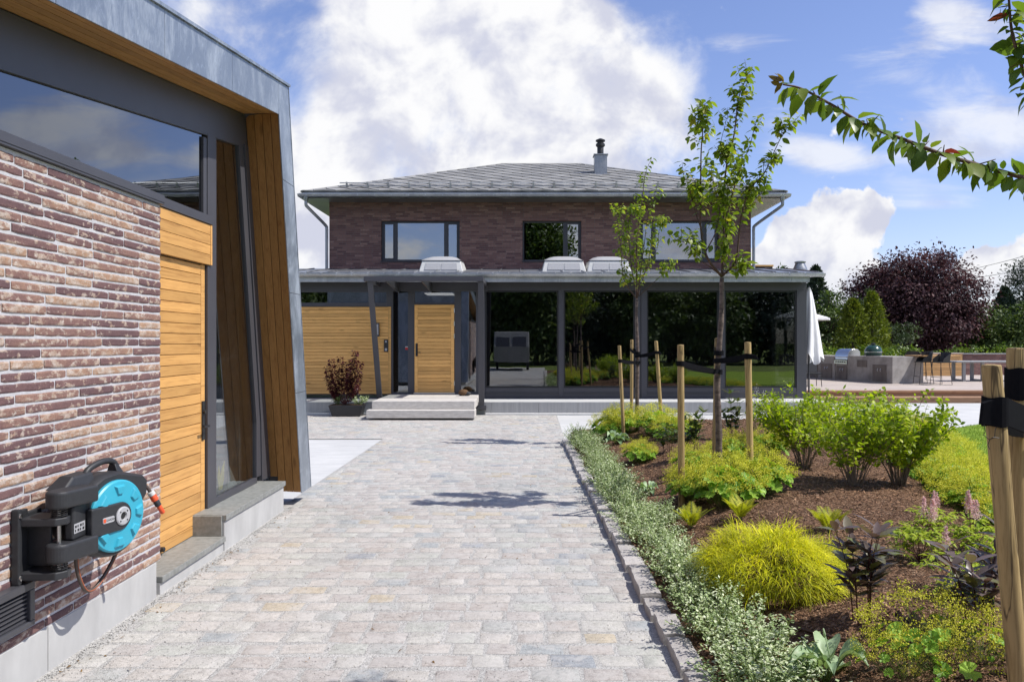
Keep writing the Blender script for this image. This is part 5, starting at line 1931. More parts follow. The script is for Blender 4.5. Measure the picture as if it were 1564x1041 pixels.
# nearer full tree
Y2 = 8.5
t2b = Vector((PX(1097, Y2), Y2, bed_z(PX(1097, Y2), Y2) - .03))
trunk2 = [t2b, (PX(1098, Y2), Y2, .8), (PX(1096, Y2), Y2 + .01, 1.4), (PX(1102, Y2), Y2, 2.1), zpt(570, 940, Y2)]
J = zpt(570, 935, Y2)
zp = lambda x, y, d=0: zpt(x, y, Y2, d)
br2 = [
    ([J, zp(515, 868, -.10), zp(490, 800, -.16), zp(478, 700, -.20), zp(479, 560, -.24), zp(481, 400, -.26), zp(488, 300, -.28), zp(476, 235, -.3), zp(462, 212, -.3)], .015, .40),
    ([J, zp(574, 850, .03), zp(579, 720, .05), zp(577, 600, .10), zp(592, 450, .12), zp(622, 330, .12), zp(640, 180, .15), zp(664, 110, .16), zp(688, 52, .16)], .017, .22),
    ([J, zp(588, 780, .12), zp(602, 650, .22), zp(640, 500, .26), zp(688, 380, .30), zp(712, 285, .30)], .012, .25),
    ([J, zp(628, 872, -.06), zp(642, 780, -.10), zp(655, 670, -.18), zp(692, 560, -.22), zp(750, 495, -.26), zp(790, 410, -.28), zp(828, 330, -.3), zp(850, 297, -.3)], .013, .36),
    ([zp(500, 830, -.14), zp(545, 740, -.05), zp(560, 640, -.05), zp(540, 560, -.1), zp(520, 480, -.1)], .007, .3),
    ([zp(578, 720, .05), zp(610, 600, -.05), zp(630, 500, -.12), zp(610, 400, -.12)], .007, .2),
    ([zp(602, 650, .22), zp(660, 640, .3), zp(730, 590, .34), zp(760, 540, .36)], .006, .3),
    ([zp(490, 760, -.16), zp(450, 640, -.2), zp(430, 560, -.22), zp(402, 490, -.24)], .006, .45),
    ([J, zp(520, 895, -.05), zp(470, 860, -.16), zp(420, 800, -.22), zp(385, 770, -.25)], .006, .55),
    ([zp(575, 925, 0), zp(620, 915, -.05), zp(660, 905, -.1), zp(695, 905, -.12)], .005, .5),
    ([zp(590, 450, .12), zp(560, 400, .2), zp(585, 280, .25), zp(600, 250, .28)], .005, .1),
    ([J, zp(590, 890, -.04), zp(600, 830, -.06), zp(590, 790, -.08)], .004, .2),
]
young_tree('young_tree', 'taller young cherry tree with upright limbs, in front of the right end of the glazing', trunk2, br2, .084, .026, r0=.036)

# farther, narrower tree
Y1 = 13.7
t1b = Vector((PX(974, Y1), Y1, bed_z(PX(974, Y1), Y1) - .03))
zq = lambda x, y, d=0: zpt(x, y, Y1, d)
J1 = zq(205, 1030)
trunk1 = [t1b, (PX(973, Y1), Y1, .9), (PX(974, Y1), Y1, 1.6), (PX(972, Y1), Y1, 2.2), J1]
br1 = [
    ([J1, zq(204, 800), zq(228, 600, .1), zq(240, 500, .1), zq(266, 430, .1)], .014, .12),
    ([J1, zq(150, 950, -.1), zq(134, 800, -.2), zq(122, 700, -.2), zq(148, 612, -.2)], .010, .2),
    ([J1, zq(258, 850, .1), zq(272, 750, .15), zq(318, 672, .2)], .009, .15),
    ([zq(212, 1020), zq(300, 940, -.15), zq(382, 878, -.2)], .008, .5),
    ([J1, zq(176, 850, .15), zq(170, 700, .2), zq(192, 640, .2)], .009, .12),
    ([J1, zq(236, 800, -.2), zq(252, 680, -.25), zq(292, 545, -.3)], .009, .12),
    ([zq(170, 980, .1), zq(150, 900, .25), zq(160, 760, .35), zq(140, 690, .35)], .007, .1),
    ([zq(205, 900), zq(215, 780, .2), zq(210, 690, .3), zq(235, 640, .35)], .007, .1),
    ([zq(215, 960, -.1), zq(290, 820, -.2), zq(300, 740, -.25), zq(325, 700, -.25)], .006, .2),
]
young_tree('young_tree', 'narrower young cherry tree farther back, in front of the middle of the glazing', trunk1, br1, .085, .028, r0=.035)

# nearest tree, trunk just outside the frame on the right
Y3 = 3.40
x3 = PX(1606, Y3)
t3b = Vector((x3, Y3, bed_z(x3, Y3) - .03))
P3 = lambda px, py, Y: (PX(px, Y), Y, PZ(py, Y))
J3 = (x3 - .01, Y3, 2.35)
trunk3 = [t3b, (x3 + .01, Y3, 1.0), (x3, Y3 + .01, 1.7), J3]
br3 = [
    ([J3, P3(1590, 285, 3.33), P3(1564, 272, 3.27), P3(1500, 254, 3.23), P3(1440, 236, 3.17), P3(1380, 213, 3.12), P3(1320, 190, 3.07), P3(1270, 160, 3.05), P3(1225, 136, 3.03), P3(1196, 129, 3.01)], .012, .12),
    ([J3, (x3 - .02, Y3, 2.8), P3(1572, 130, 3.35), P3(1548, 60, 3.31), P3(1541, 0, 3.29), P3(1537, -90, 3.25)], .011, .3),
    ([J3, (x3 + .06, Y3 - .05, 2.9), (x3 + .08, Y3 + .02, 3.7), (x3 + .10, Y3 + .10, 4.65)], .013, .5),
    ([J3, (x3 + .3, Y3 - .05, 2.7), (x3 + .6, Y3 - .1, 3.1), (x3 + .7, Y3 - .1, 3.5)], .010, .2),
]
root3 = empty('young_tree', t3b, 'nearest young cherry tree reaching one long leafy bough into the sky at top right', 'tree', 'young cherry trees in the bed')
tk = MB(); tp = spline(trunk3, 6)
tk.tube(tp, [.04 * (1.1 - .4 * i / (len(tp) - 1)) for i in range(len(tp))], 12)
tk.build('trunk', bark, root3, smooth=True)
lb = MB(); Lv = Leaves()
for i, (pts, rad, lo) in enumerate(br3):
    sp = spline(pts, 8); n = len(sp)
    lb.tube(sp, [rad * (1 - .72 * k / (n - 1)) for k in range(n)], 8)
    branch_leaves(Lv, sp, .0135 if i < 2 else .04, .088 if i < 2 else .08, spread=.010, start=lo, hang=.6, wr=.62, curl=.4)
    if i > 1:
        for k in range(14):
            q0 = np.array(sp[random.randint(8, n - 2)]); d = rdir()[0]; d[2] = abs(d[2])
            q = [q0, q0 + d * .12, q0 + d * .26]
            lb.tube(q, [.004, .003, .002], 4); branch_leaves(Lv, q, .025, .07)
for i in (0, 1):
    sp = spline(br3[i][0], 8); n = len(sp)
    for k in range(16):
        q0 = np.array(sp[random.randint(int(n * .3), n - 4)]); d = rdir()[0]; d[2] = d[2] * .5 + .15
        l_ = random.uniform(.03, .075)
        q = [q0, q0 + d * l_ * .5, q0 + d * l_]
        lb.tube(q, [.003, .0025, .0015], 4); branch_leaves(Lv, q, .020, .070, spread=.006, start=.3, hang=.8, wr=.5, curl=.6)
tip = np.array(br3[0][0][-1])
lb.build('limbs', twig_m, root3, smooth=True)
Lv.build('foliage', lf_near, root3, 'oval', smooth=True)
Lr = Leaves()
for k in range(7):
    d = unit(np.array([[-1 + .5 * rng.normal(), .2 * rng.normal(), .1 + .7 * rng.normal()]]))[0]
    Lr.add(tip + rng.normal(size=3) * .008, d, rng.normal(size=3) + (0, 0, 1), random.uniform(.035, .06), .02, .99, .3)
Lr.build('red_shoot', lf_near, root3, 'oval', smooth=True)


# ------------------------------------------------------------------ stakes and straps
def stake(px_top, py_top, Y, px_bot, label, r=.03, group='round pine stakes'):
    zt_ = PZ(py_top, Y); xt = PX(px_top, Y); xb = PX(px_bot, Y)
    zb_ = bed_z(xb, Y) - .08
    m = MB()
    n = 9
    pts = [Vector((xb + (xt - xb) * k / n, Y, zb_ + (zt_ - zb_) * k / n)) for k in range(n + 1)]
    m.tube(pts, [r * (1 + .03 * math.sin(k * 1.9 + px_top)) for k in range(n)] + [r * .97], 14)
    top = pts[-1]
    m.lathe([(r * .97, -.002), (r * .90, .005), (r * .3, .007)], top, (0, 0, 1), 14)
    o = m.build('tree_stake', stake_m, smooth=True, auto=50, offset=(xb, Y, zb_ + .08))
    tag(o, label, 'stake', group)
    return pts


def strap(a, b, w, label, tail=None, sag=0.01, wraps=(.034, .03), sk=0.0):
    """flat rubber band from the stake at a, round it, to the trunk at b"""
    a, b = Vector(a), Vector(b)
    d = (b - a); d.z = 0; d.normalize(); s = Vector((-d.y, d.x, 0))
    m = MB()
    loop = []
    ra_, rb_ = wraps
    for k in range(9):
        t = R(90) + R(180) * k / 8
        loop.append(a + d * ra_ * math.cos(t) + s * ra_ * math.sin(t))
    for k in range(1, 6):
        q = loop[8].lerp(b - s * rb_, k / 6); q.z -= sag * math.sin(math.pi * k / 6); loop.append(q)
    for k in range(9):
        t = R(-90) + R(180) * k / 8
        loop.append(b + d * rb_ * math.cos(t) + s * rb_ * math.sin(t))
    for k in range(1, 6):
        q = (b + s * rb_).lerp(loop[0], k / 6); q.z -= sag * math.sin(math.pi * k / 6); loop.append(q)
    n = len(loop); th = .003
    cen = sum(loop, Vector()) / n
    vs = []
    for i, q in enumerate(loop):
        tn = (loop[(i + 1) % n] - loop[i - 1]).normalized(); o = tn.cross(Vector((0, 0, 1))).normalized()
        ww = w / 2 * (1 + .06 * math.sin(i * 1.3))
        for (u, v) in ((-th, -ww), (th, -ww), (th, ww), (-th, ww)):
            vs.append(q + o * u + Vector((0, 0, v)))
    fs = []
    for i in range(n):
        j = (i + 1) % n
        for k in range(4):
            fs.append((i * 4 + k, j * 4 + k, j * 4 + (k + 1) % 4, i * 4 + (k + 1) % 4))
    m.add(vs, fs)
    if tail is not None:
        tl = Vector(tail)
        p0 = a - d * ra_
        m.hexa([p0 + s * .012 + Vector((0, 0, -w * .45)), p0 - s * .012 + Vector((0, 0, -w * .45)), p0 + tl * 1.0 - s * .006 + Vector((0, 0, -w * .40)), p0 + tl * 1.0 + s * .004 + Vector((0, 0, -w * .42))],
               [p0 + s * .012 + Vector((0, 0, w * .45)), p0 - s * .012 + Vector((0, 0, w * .45)), p0 + tl * .8 - s * .006 + Vector((0, 0, w * .30)), p0 + tl * .8 + s * .004 + Vector((0, 0, w * .32))])
    o = m.build('tree_strap', strap_m, offset=tuple(a))
    tag(o, label, 'strap', 'rubber straps tying the young trees')
    return o


# stakes round the nearer full tree (photo left, behind, right)
sa = stake(1039.5, 527, 7.95, 1041, 'pale pine stake to the left of the taller young tree', .034)
sb = stake(1096, 517, 9.0, 1091, 'pale pine stake directly behind the trunk of the taller young tree', .034)
sc3 = stake(1142, 523, 8.0, 1147, 'pale pine stake to the right of the taller young tree', .034)


def trunk_at(pts, z):
    sp = spline(pts, 12)
    return Vector(min(sp, key=lambda p: abs(p[2] - z)))


def onst(pts, z):
    return min((pts[i].lerp(pts[i + 1], t / 10) for i in range(len(pts) - 1) for t in range(11)), key=lambda p: abs(p.z - z))


def tie(st, py_s, Ys, tr, py_t, Yt, w, label, tail=None, rs=.036, rt=.05):
    za, zb_ = PZ(py_s, Ys), PZ(py_t, Yt)
    a = onst(st, za); b = trunk_at(tr, zb_)
    b = Vector((b.x, b.y, zb_)); a = Vector((a.x, a.y, za))
    return strap(a, b, w, label, tail, wraps=(rs, rt))


tie(sa, 555, 7.95, trunk2, 568, Y2, .052, 'black strap from the left stake to the taller young tree')
tie(sb, 533, 9.0, trunk2, 539, Y2, .050, 'short black strap between the taller young tree and the stake behind it')
tie(sc3, 544, 8.0, trunk2, 551, Y2, .055, 'black strap with a loose end on the right stake of the taller young tree', tail=(.075, -.02, -.01))
sd_ = stake(946, 528, 13.2, 953, 'pale pine stake to the left of the narrower young tree', .030)
se_ = stake(965, 519, 14.3, 964.5, 'pale pine stake close behind the trunk of the narrower young tree', .030)
sf_ = stake(1002, 521, 13.3, 1012, 'leaning pale pine stake to the right of the narrower young tree', .031)
tie(sd_, 551, 13.2, trunk1, 553.5, Y1, .055, 'black strap from the left stake to the narrower young tree', rs=.032, rt=.046)
tie(se_, 533, 14.3, trunk1, 539, Y1, .05, 'short black strap between the narrower young tree and the stake behind it', rs=.032, rt=.046)
tie(sf_, 538, 13.3, trunk1, 544, Y1, .05, 'black strap with a pointed end on the right stake of the narrower young tree', tail=(.05, -.01, -.02), rs=.033, rt=.046)
YA, YB = 2.85, 3.30
sg_ = stake(1514, 559, YA, 1572, 'thick leaning pine stake, front one of the two at the right edge', .034)
sh_ = stake(1552, 533, YB, 1556, 'thick upright pine stake, rear one of the two at the right edge', .0375)
tie(sg_, 628, YA, trunk3, 655, Y3, .105, 'wide black strap with a folded end on the front stake at the right edge', tail=(-.045, -.004, .0), rs=.041, rt=.048)
tie(sh_, 586, YB, trunk3, 612, Y3, .13, 'wide black strap round the rear stake at the right edge', rs=.042, rt=.048)
th_ = MB()
q0 = onst(sg_, PZ(642, YA)) + Vector((-.065, -.035, 0))
th_.tube([q0, q0 + Vector((.006, 0, -.035)), q0 + Vector((.0, 0, -.048)), q0 + Vector((.02, -.002, -.065)), q0 + Vector((.015, 0, -.085)), q0 + Vector((.022, 0, -.10))], .0015, 5)
th_.tube([q0 + Vector((.05, 0, -.01)), q0 + Vector((.038, -.006, -.03)), q0 + Vector((.036, -.006, -.055)), q0 + Vector((.02, -.002, -.065)), q0 + Vector((.03, -.006, -.056)), q0 + Vector((.05, -.01, -.058))], .0015, 5)
tag(th_.build('loose_string', black_metal, offset=tuple(q0)), 'frayed dark string dangling from the strap of the front right stake', 'string')


# ------------------------------------------------------------------ low plants
def ground_cover(seed):
    """silver-leaved dwarf shrub, built round the origin"""
    random.seed(seed)
    st = MB(); Lv = Leaves()
    for k in range(95):
        a = random.uniform(0, 6.28); r = .22 * math.sqrt(random.random())
        h = random.uniform(.08, .27) * (1 - .4 * (r / .22) ** 2)
        b = (math.cos(a) * r * .45, math.sin(a) * r * .45, -.01)
        lean = random.uniform(.7, 1.25)
        e = (math.cos(a) * r * lean, math.sin(a) * r * lean, h)
        mdl = ((b[0] + e[0]) / 2 + random.uniform(-.02, .02), (b[1] + e[1]) / 2 + random.uniform(-.02, .02), h * .6)
        sp = spline([b, mdl, e], 5)
        st.tube(sp, .0014, 3, cap=False)
        n = len(sp)
        for i in range(3, n):
            for q in range(3):
                p = np.array(sp[i]) + rng.normal(size=3) * .007
                d = rdir()[0]; d[2] = d[2] * .5 + .3
                L = random.uniform(.011, .022)
                Lv.add(p, d, (d[0] * .5, d[1] * .5, 1.0), L, L * .62, random.random(), .15)
    return st, Lv


covers = []
for sd in (1, 2, 3):
    st, Lv = ground_cover(sd)
    root = empty('ground_cover_shrub', (0, 0, 0), '', 'shrub', 'silver-leaved dwarf shrubs along the stone kerb')
    Lv.build('foliage', lf_silver, root, 'fold')
    st.build('stems', stem_g, root)
    covers.append(root)
random.seed(21)
ys_ = []
y = 3.85
while y < 14.3:
    ys_.append(y); y += random.uniform(.36, .50)
spots = []
for i, y in enumerate(ys_):
    spots.append((kerb_x(y) + .30 + random.uniform(-.03, .05) + (.05 if y < 6 else 0), y))
ORD = ['first', 'second', 'third', 'fourth', 'fifth', 'sixth', 'seventh', 'eighth', 'ninth', 'tenth', 'eleventh', 'twelfth', 'thirteenth', 'fourteenth', 'fifteenth', 'sixteenth', 'seventeenth', 'eighteenth', 'nineteenth', 'twentieth', 'twenty-first', 'twenty-second', 'twenty-third', 'twenty-fourth', 'twenty-fifth', 'twenty-sixth', 'twenty-seventh', 'twenty-eighth', 'twenty-ninth', 'thirtieth']
used = 0
for i, (x, y) in enumerate(spots):
    o = covers[i] if i < 3 else copy_tree(covers[i % 3])
    s = random.uniform(.98, 1.38)
    o.location = (x, y, bed_z(x, y) - .01)
    o.rotation_euler = (0, 0, random.uniform(0, 6.28)); o.scale = (s * 1.05, s * 1.15, s * random.uniform(.85, 1.1))
    o['label'] = 'silver-leaved dwarf shrub, %s in the kerb row counted from the near end' % ORD[i]
# two out of the row, behind it
for (px, py, lb) in ((1085, 925, 'silver-leaved dwarf shrub standing right of the kerb row, beside the golden mound'), (1012, 800, 'small silver-leaved dwarf shrub behind the kerb row, left of the golden mound')):
    p = on_bed(px, py); o = copy_tree(covers[1]); o.location = p; o.scale = (.95, .95, 1.0); o.rotation_euler = (0, 0, 2.0); o['label'] = lb


def leafy_shrub(seed, R_, H, nst, leaf, mat, stm, clear=.25, per=2, step=.03, wr=.6, shape='oval', hang=.25, lean=1.0):
    random.seed(seed)
    st = MB(); Lv = Leaves()
    for k in range(nst):
        a = random.uniform(0, 6.28); r = R_ * math.sqrt(random.random()) * lean
        h = H * random.uniform(.55, 1.08) * (1 - .22 * (r / R_) ** 2) * (1.18 if random.random() < .12 else 1)
        b = (math.cos(a) * R_ * .13 * random.random(), math.sin(a) * R_ * .13 * random.random(), -.02)
        e = (math.cos(a) * r, math.sin(a) * r, h)
        m1 = (b[0] * .7 + e[0] * .3, b[1] * .7 + e[1] * .3, h * .42)
        m2 = (e[0] * .75 + random.uniform(-.04, .04), e[1] * .75 + random.uniform(-.04, .04), h * .75)
        sp = spline([b, m1, m2, e], 5)
        st.tube(sp, [.005 * (1 - .7 * i / (len(sp) - 1)) for i in range(len(sp))], 5, cap=False)
        branch_leaves(Lv, sp, step, leaf, start=clear, hang=hang, wr=wr, per=per, spread=.03)
        for q in range(3):
            i = random.randint(int(len(sp) * .4), len(sp) - 2)
            p = np.array(sp[i]); d = rdir()[0]; d[2] = abs(d[2]) * .9 + .15
            L = random.uniform(.08, .2) * H / .9
            tw = [p, p + d * L * .5, p + d * L]
            st.tube(tw, .0016, 3, cap=False)
            branch_leaves(Lv, tw, step * .8, leaf * .9, start=.1, hang=hang, wr=wr, per=per, spread=.02)
    return st, Lv


shr = []
for sd in (4, 5):
    st, Lv = leafy_shrub(sd, .58, 1.0, 40, .060, lf_lime, twig_pale, .36, 1.6, .032, .70, hang=.05)
    root = empty('lime_shrub', (0, 0, 0), '', 'shrub', 'lime-green leafy shrubs')
    Lv.build('foliage', lf_lime, root, 'oval', smooth=True)
    st.build('stems', twig_pale, root, smooth=True)
    shr.append(root)
for i, (px, py, s, sz, lb) in enumerate((
    (1228, 715, .95, .98, 'lime-green shrub with bare lower stems, leftmost of the three at the front'),
    (1303, 742, 1.05, .98, 'lime-green shrub with bare lower stems, middle one of the three at the front'),
    (1372, 740, 1.0, 1.0, 'lime-green shrub with the tallest shoots, rightmost of the three at the front'),
    (1190, 672, .95, .72, 'low rounded lime-green shrub at the far left of the shrub group'),
    (1275, 672, .9, .75, 'lime-green shrub behind the gap between the left and middle front shrubs'),
    (1345, 676, .9, .78, 'lime-green shrub behind the right front shrub, near the terrace'))):
    o = shr[i] if i < 2 else copy_tree(shr[i % 2])
    o.location = on_bed(px, py); o.scale = (s, s, sz); o.rotation_euler = (0, 0, i * 1.7); o['label'] = lb

# golden thread-leaved cypress mound
mp = on_bed(1180, 893)
root = empty('golden_cypress_mound', mp, 'bright golden mound of drooping thread-like conifer sprays', 'shrub')
random.seed(9)
V = []; Fq = []; rr = []
ns = 8500
for k in range(ns):
    a = random.uniform(0, 6.28); ph = math.acos(random.uniform(-.05, 1))
    ph2 = ph * .95
    # start inside the mound, arch over and hang down its flank
    bump_ = 1 + .32 * mnoise.noise((math.cos(a) * 2.2, math.sin(a) * 2.2, ph * 2.2))
    rx_, hz_ = .49 * bump_, .315 * bump_
    st = np.array((math.cos(a) * math.sin(ph2) * rx_, math.sin(a) * math.sin(ph2) * rx_, math.cos(ph2) * hz_ + .03)) * random.uniform(.80, 1.0)
    out = np.array((math.cos(a), math.sin(a), 0)); tdir = out * random.uniform(.35, .9) + np.array((random.gauss(0, .45), random.gauss(0, .45), .60 - ph * .30 + random.gauss(0, .30)))
    tdir /= np.linalg.norm(tdir)
    L = random.uniform(.06, .16); n = 5
    w = random.uniform(.0016, .0038)
    sidev = np.cross(tdir, (0, 0, 1)); sidev /= max(np.linalg.norm(sidev), 1e-5)
    rl = min(1, max(0, random.gauss(.42 + .15 * math.cos(ph) + .55 * mnoise.noise((math.cos(a) * 3.5, math.sin(a) * 3.5, ph * 3)), .22)))
    p = st.copy(); d = tdir.copy(); b = len(V)
    for i in range(n):
        ww = w * (1 - .75 * i / (n - 1))
        V.append(p - sidev * ww); V.append(p + sidev * ww)
        p = p + d * L / (n - 1); d = d + np.array((0, 0, -.26)) + rng.normal(size=3) * .13; d /= np.linalg.norm(d)
        if p[2] < .005: p[2] = .005
    for i in range(n - 1):
        Fq.append((b + 2 * i, b + 2 * i + 1, b + 2 * i + 3, b + 2 * i + 2)); rr.append(rl)
V = np.array(V) + np.array(mp)
np_obj('sprays', V, [np.array(Fq)], rr, lf_thread, root)
m = MB()
for k in range(26):
    a = random.uniform(0, 6.28); ph = random.uniform(.1, 1.3)
    e = mp + Vector((math.cos(a) * math.sin(ph) * .36, math.sin(a) * math.sin(ph) * .36, math.cos(ph) * .33))
    m.tube([mp + Vector((0, 0, -.02)), mp.lerp(e, .5) + Vector((0, 0, .05)), e], [.006, .004, .002], 4)
m.build('stems', twig_m, root)


# lady's mantle: round scalloped leaves under a froth of tiny yellow flowers
def mantle(seed, R_=.31, H=.42, nl=60, nf=190, leafy=1.0):
    random.seed(seed)
    Lf = MB(); Fl = Leaves(); st = MB()
    for k in range(nl):
        a = random.uniform(0, 6.28); r = R_ * math.sqrt(random.random()) * .95
        h = H * random.uniform(.25, .68) * (1 - .5 * (r / R_) ** 2) + .02
        c = Vector((math.cos(a) * r, math.sin(a) * r, h)); rad = random.uniform(.042, .085) * leafy
        nn = Vector((math.cos(a) * r / R_ * .9 + random.uniform(-.3, .3), math.sin(a) * r / R_ * .9 + random.uniform(-.3, .3), 1)).normalized()
        e1 = nn.cross(Vector((0.3, 1, 0))).normalized(); e2 = nn.cross(e1)
        n = 16; vs = [c - nn * rad * .18]; a0 = random.uniform(0, 6.28)
        for i in range(n):
            t = a0 + 2 * math.pi * i / n
            rr_ = rad * (1.0 if i % 2 == 0 else .84) * (.25 if i == 0 else 1)
            vs.append(c + (e1 * math.cos(t) + e2 * math.sin(t)) * rr_ + nn * (rad * (.12 if i % 2 else -.02)))
        Lf.add(vs, [(0, i + 1, (i + 1) % n + 1) for i in range(n)])
        st.tube([(0, 0, -.02), (c.x * .6, c.y * .6, h * .7), tuple(c)], .0012, 3, cap=False)
    for k in range(nf):
        a = random.uniform(0, 6.28); r = R_ * 1.12 * math.sqrt(random.random())
        h = H * random.uniform(.62, 1.05) * (1 - .42 * (r / R_ / 1.12) ** 2)
        c = np.array((math.cos(a) * r, math.sin(a) * r, h))
        st.tube([(c[0] * .4, c[1] * .4, .0), (c[0] * .8, c[1] * .8, h * .6), tuple(c)], .0009, 3, cap=False)
        n = 34
        P = c + rng.normal(size=(n, 3)) * np.array((.020, .020, .014))
        Fl.add(P, rdir(n), rdir(n), rng.uniform(.007, .013, n), rng.uniform(.006, .010, n), np.clip(rng.normal(.5, .28, n), 0, 1), .1)
    return Lf, Fl, st


man = []
for sd in (31, 32, 33, 34):
    Lf, Fl, st = mantle(sd) if sd < 34 else mantle(sd, .36, .36, 22, 95, .62)
    root = empty('ladys_mantle', (0, 0, 0), '', 'plant', "lady's mantle clumps in yellow flower")
    Lf.build('leaves', lf_mantle, root)
    Fl.build('flower_froth', fl_mantle, root)
    st.build('stems', stem_g, root)
    man.append(root)
mspots = [
    (1062, 762, 1.0, 'yellow-flowered leafy clump to the left below the taller young tree'),
    (1110, 770, 1.15, 'yellow-flowered leafy clump at the foot of the taller young tree, showing the broadest green leaves'),
    (1160, 752, 1.05, 'yellow-flowered leafy clump at the foot of the right stake of the taller young tree'),
    (1062, 722, .9, 'yellow-flowered leafy clump behind the left stake of the taller young tree'),
    (1120, 712, 1.0, 'yellow-flowered leafy clump directly behind the taller young tree'),
    (1172, 700, .9, 'yellow-flowered clump between the taller young tree and the lime shrubs'),
    (955, 662, 1.25, 'yellow-flowered clump at the foot of the narrower young tree, left side'),
    (1005, 664, 1.3, 'yellow-flowered clump at the foot of the narrower young tree, right side'),
    (1032, 672, 1.1, 'yellow-flowered clump right of the narrower young tree, by its leaning stake'),
    (977, 705, .75, 'small upright yellow-green clump standing alone in front of the narrower young tree'),
    (932, 668, 1.1, 'yellow-flowered clump between the kerb row and the narrower young tree'),
    (1440, 1015, .95, 'loose yellow-flowered clump at the bottom right corner, in front of the right stakes'),
    (1385, 1036, .6, 'small yellow-flowered clump at the bottom edge, right of the big pale hosta'),
    (1500, 1005, .6, 'yellow-flowered clump half behind the front right stake at the bottom'),
]
cnt = 0
for (px, py, s, lb) in mspots:
    o = (man[3] if py == 1015 else copy_tree(man[3])) if py > 1000 else man[cnt] if cnt < 3 else copy_tree(man[cnt % 3])
    o.location = on_bed(px, py); o.scale = (s, s, s * random.uniform(.95, 1.15)); o.rotation_euler = (0, 0, random.uniform(0, 6.28)); o['label'] = lb
    cnt += 1
# the clipped-looking border of the same plant along the lawn
bp = [(7.4, 16.2), (7.55, 15.6), (7.45, 14.9), (7.25, 14.2), (7.05, 13.5), (6.8, 12.8), (6.55, 12.1), (6.3, 11.5), (6.05, 10.8), (5.8, 10.2), (5.6, 9.6), (5.42, 9.0), (5.25, 8.3), (5.1, 7.7), (5.0, 7.1), (4.85, 6.4), (4.7, 5.7)]
k2 = 0
for i, (x, y) in enumerate(bp):
    for dxy, side in ((-.18, 'bed side'), (-.62, 'inner bed side')):
        if side.startswith('inner') and (i < 2): continue
        xx = x + dxy + random.uniform(-.08, .08); yy = y + random.uniform(-.1, .1) + (.3 if side.startswith('inner') else 0)
        if bed_dist(xx, yy) < .02: continue
        o = copy_tree(man[k2 % 3]); k2 += 1
        s = random.uniform(1.0, 1.25)
        o.location = (xx, yy, bed_z(xx, yy)); o.scale = (s, s, s * .88); o.rotation_euler = (0, 0, random.uniform(0, 6.28))
        o['label'] = 'yellow-flowered clump in the lawn border, %s in the %s row counted from the terrace' % (ORD[i], 'lawn-side' if side == 'bed side' else 'inner')


# golden ferns
def fern(seed, n=11, L=.24):
    random.seed(seed)
    Lv = Leaves(); st = MB()
    for k in range(n):
        a = 6.28 * k / n + random.uniform(-.3, .3); l = L * random.uniform(.75, 1.1)
        o = np.array((math.cos(a), math.sin(a), 0)); pts = []
        lean = random.uniform(.35, .75)
        for i in range(10):
            t = i / 9
            pts.append(o * (lean * l * t + .1 * l * t * t) + np.array((0, 0, l * (1.15 * t - .38 * t * t))))
        st.tube(pts, .0013, 3, cap=False)
        sd = np.cross(o, (0, 0, 1))
        for i in range(1, 10):
            for h in (0, .5):
                t = (i + h) / 9.5
                if t > 1: continue
                p = pts[i] if h == 0 or i == 9 else (pts[i] + pts[i + 1]) / 2
                tg = unit((pts[i] - pts[i - 1])[None])[0]
                for s_ in (-1, 1):
                    ll = l * .30 * (1 - abs(t - .38) / .75) + .006
                    Lv.add(p, sd * s_ + tg * .55, np.cross(sd * s_, tg) * s_, ll, ll * .22, random.random(), .15)
    return Lv, st


fr_ = None
for i, (px, py, s, lb) in enumerate(((1056, 806, 1.0, 'small golden fern in the mulch left of the golden mound'), (1131, 793, 1.0, 'golden fern just behind the left of the golden mound'), (1266, 812, 1.0, 'golden fern behind the right edge of the golden mound'))):
    if fr_ is None:
        Lv, st = fern(3)
        fr_ = empty('golden_fern', (0, 0, 0), '', 'fern', 'golden ferns')
        Lv.build('fronds', lf_fern, fr_, 'fold'); st.build('stalks', stem_g, fr_)
        o = fr_
    else:
        o = copy_tree(fr_)
    o.location = on_bed(px, py); o.scale = (s, s, s); o.rotation_euler = (0, 0, i * 2.1); o['label'] = lb


# hostas: broad blades with arching stalks
def hosta(seed, n=12, L=.24, W=.13):
    random.seed(seed)
    m = MB(); st = MB()
    for k in range(n):
        a = 6.28 * k / n * 1.62 + random.uniform(-.3, .3); l = L * random.uniform(.7, 1.1); w = W * random.uniform(.8, 1.1)
        o = Vector((math.cos(a), math.sin(a), 0)); sd = Vector((-math.sin(a), math.cos(a), 0))
        el = random.uniform(.25, 1.15)
        p0 = o * .05 + Vector((0, 0, .05 + .05 * el))
        st.tube([(0, 0, -.01), tuple(p0 * .6 + Vector((0, 0, .01))), tuple(p0)], .004, 5)
        nu, nv = 9, 7
        vs = []
        for i in range(nu):
            t = i / (nu - 1)
            c = p0 + o * (l * t * (.55 + .45 * (1 - el) + .1)) + Vector((0, 0, l * (el * t - (.35 + .55 * el) * t * t)))
            wd = w * (math.sin(math.pi * min(1, t ** .72)) * .95 + .02 * (1 - t))
            for j in range(nv):
                s = j / (nv - 1) * 2 - 1
                vs.append(c + sd * (wd * s * .5) + Vector((0, 0, wd * .30 * s * s - .008 * math.cos(s * 9) * (1 - t) + .006 * math.sin(t * 7 + s * 3))))
        fs = [(i * nv + j, i * nv + j + 1, (i + 1) * nv + j + 1, (i + 1) * nv + j) for i in range(nu - 1) for j in range(nv - 1)]
        m.add(vs, fs)
    return m, st


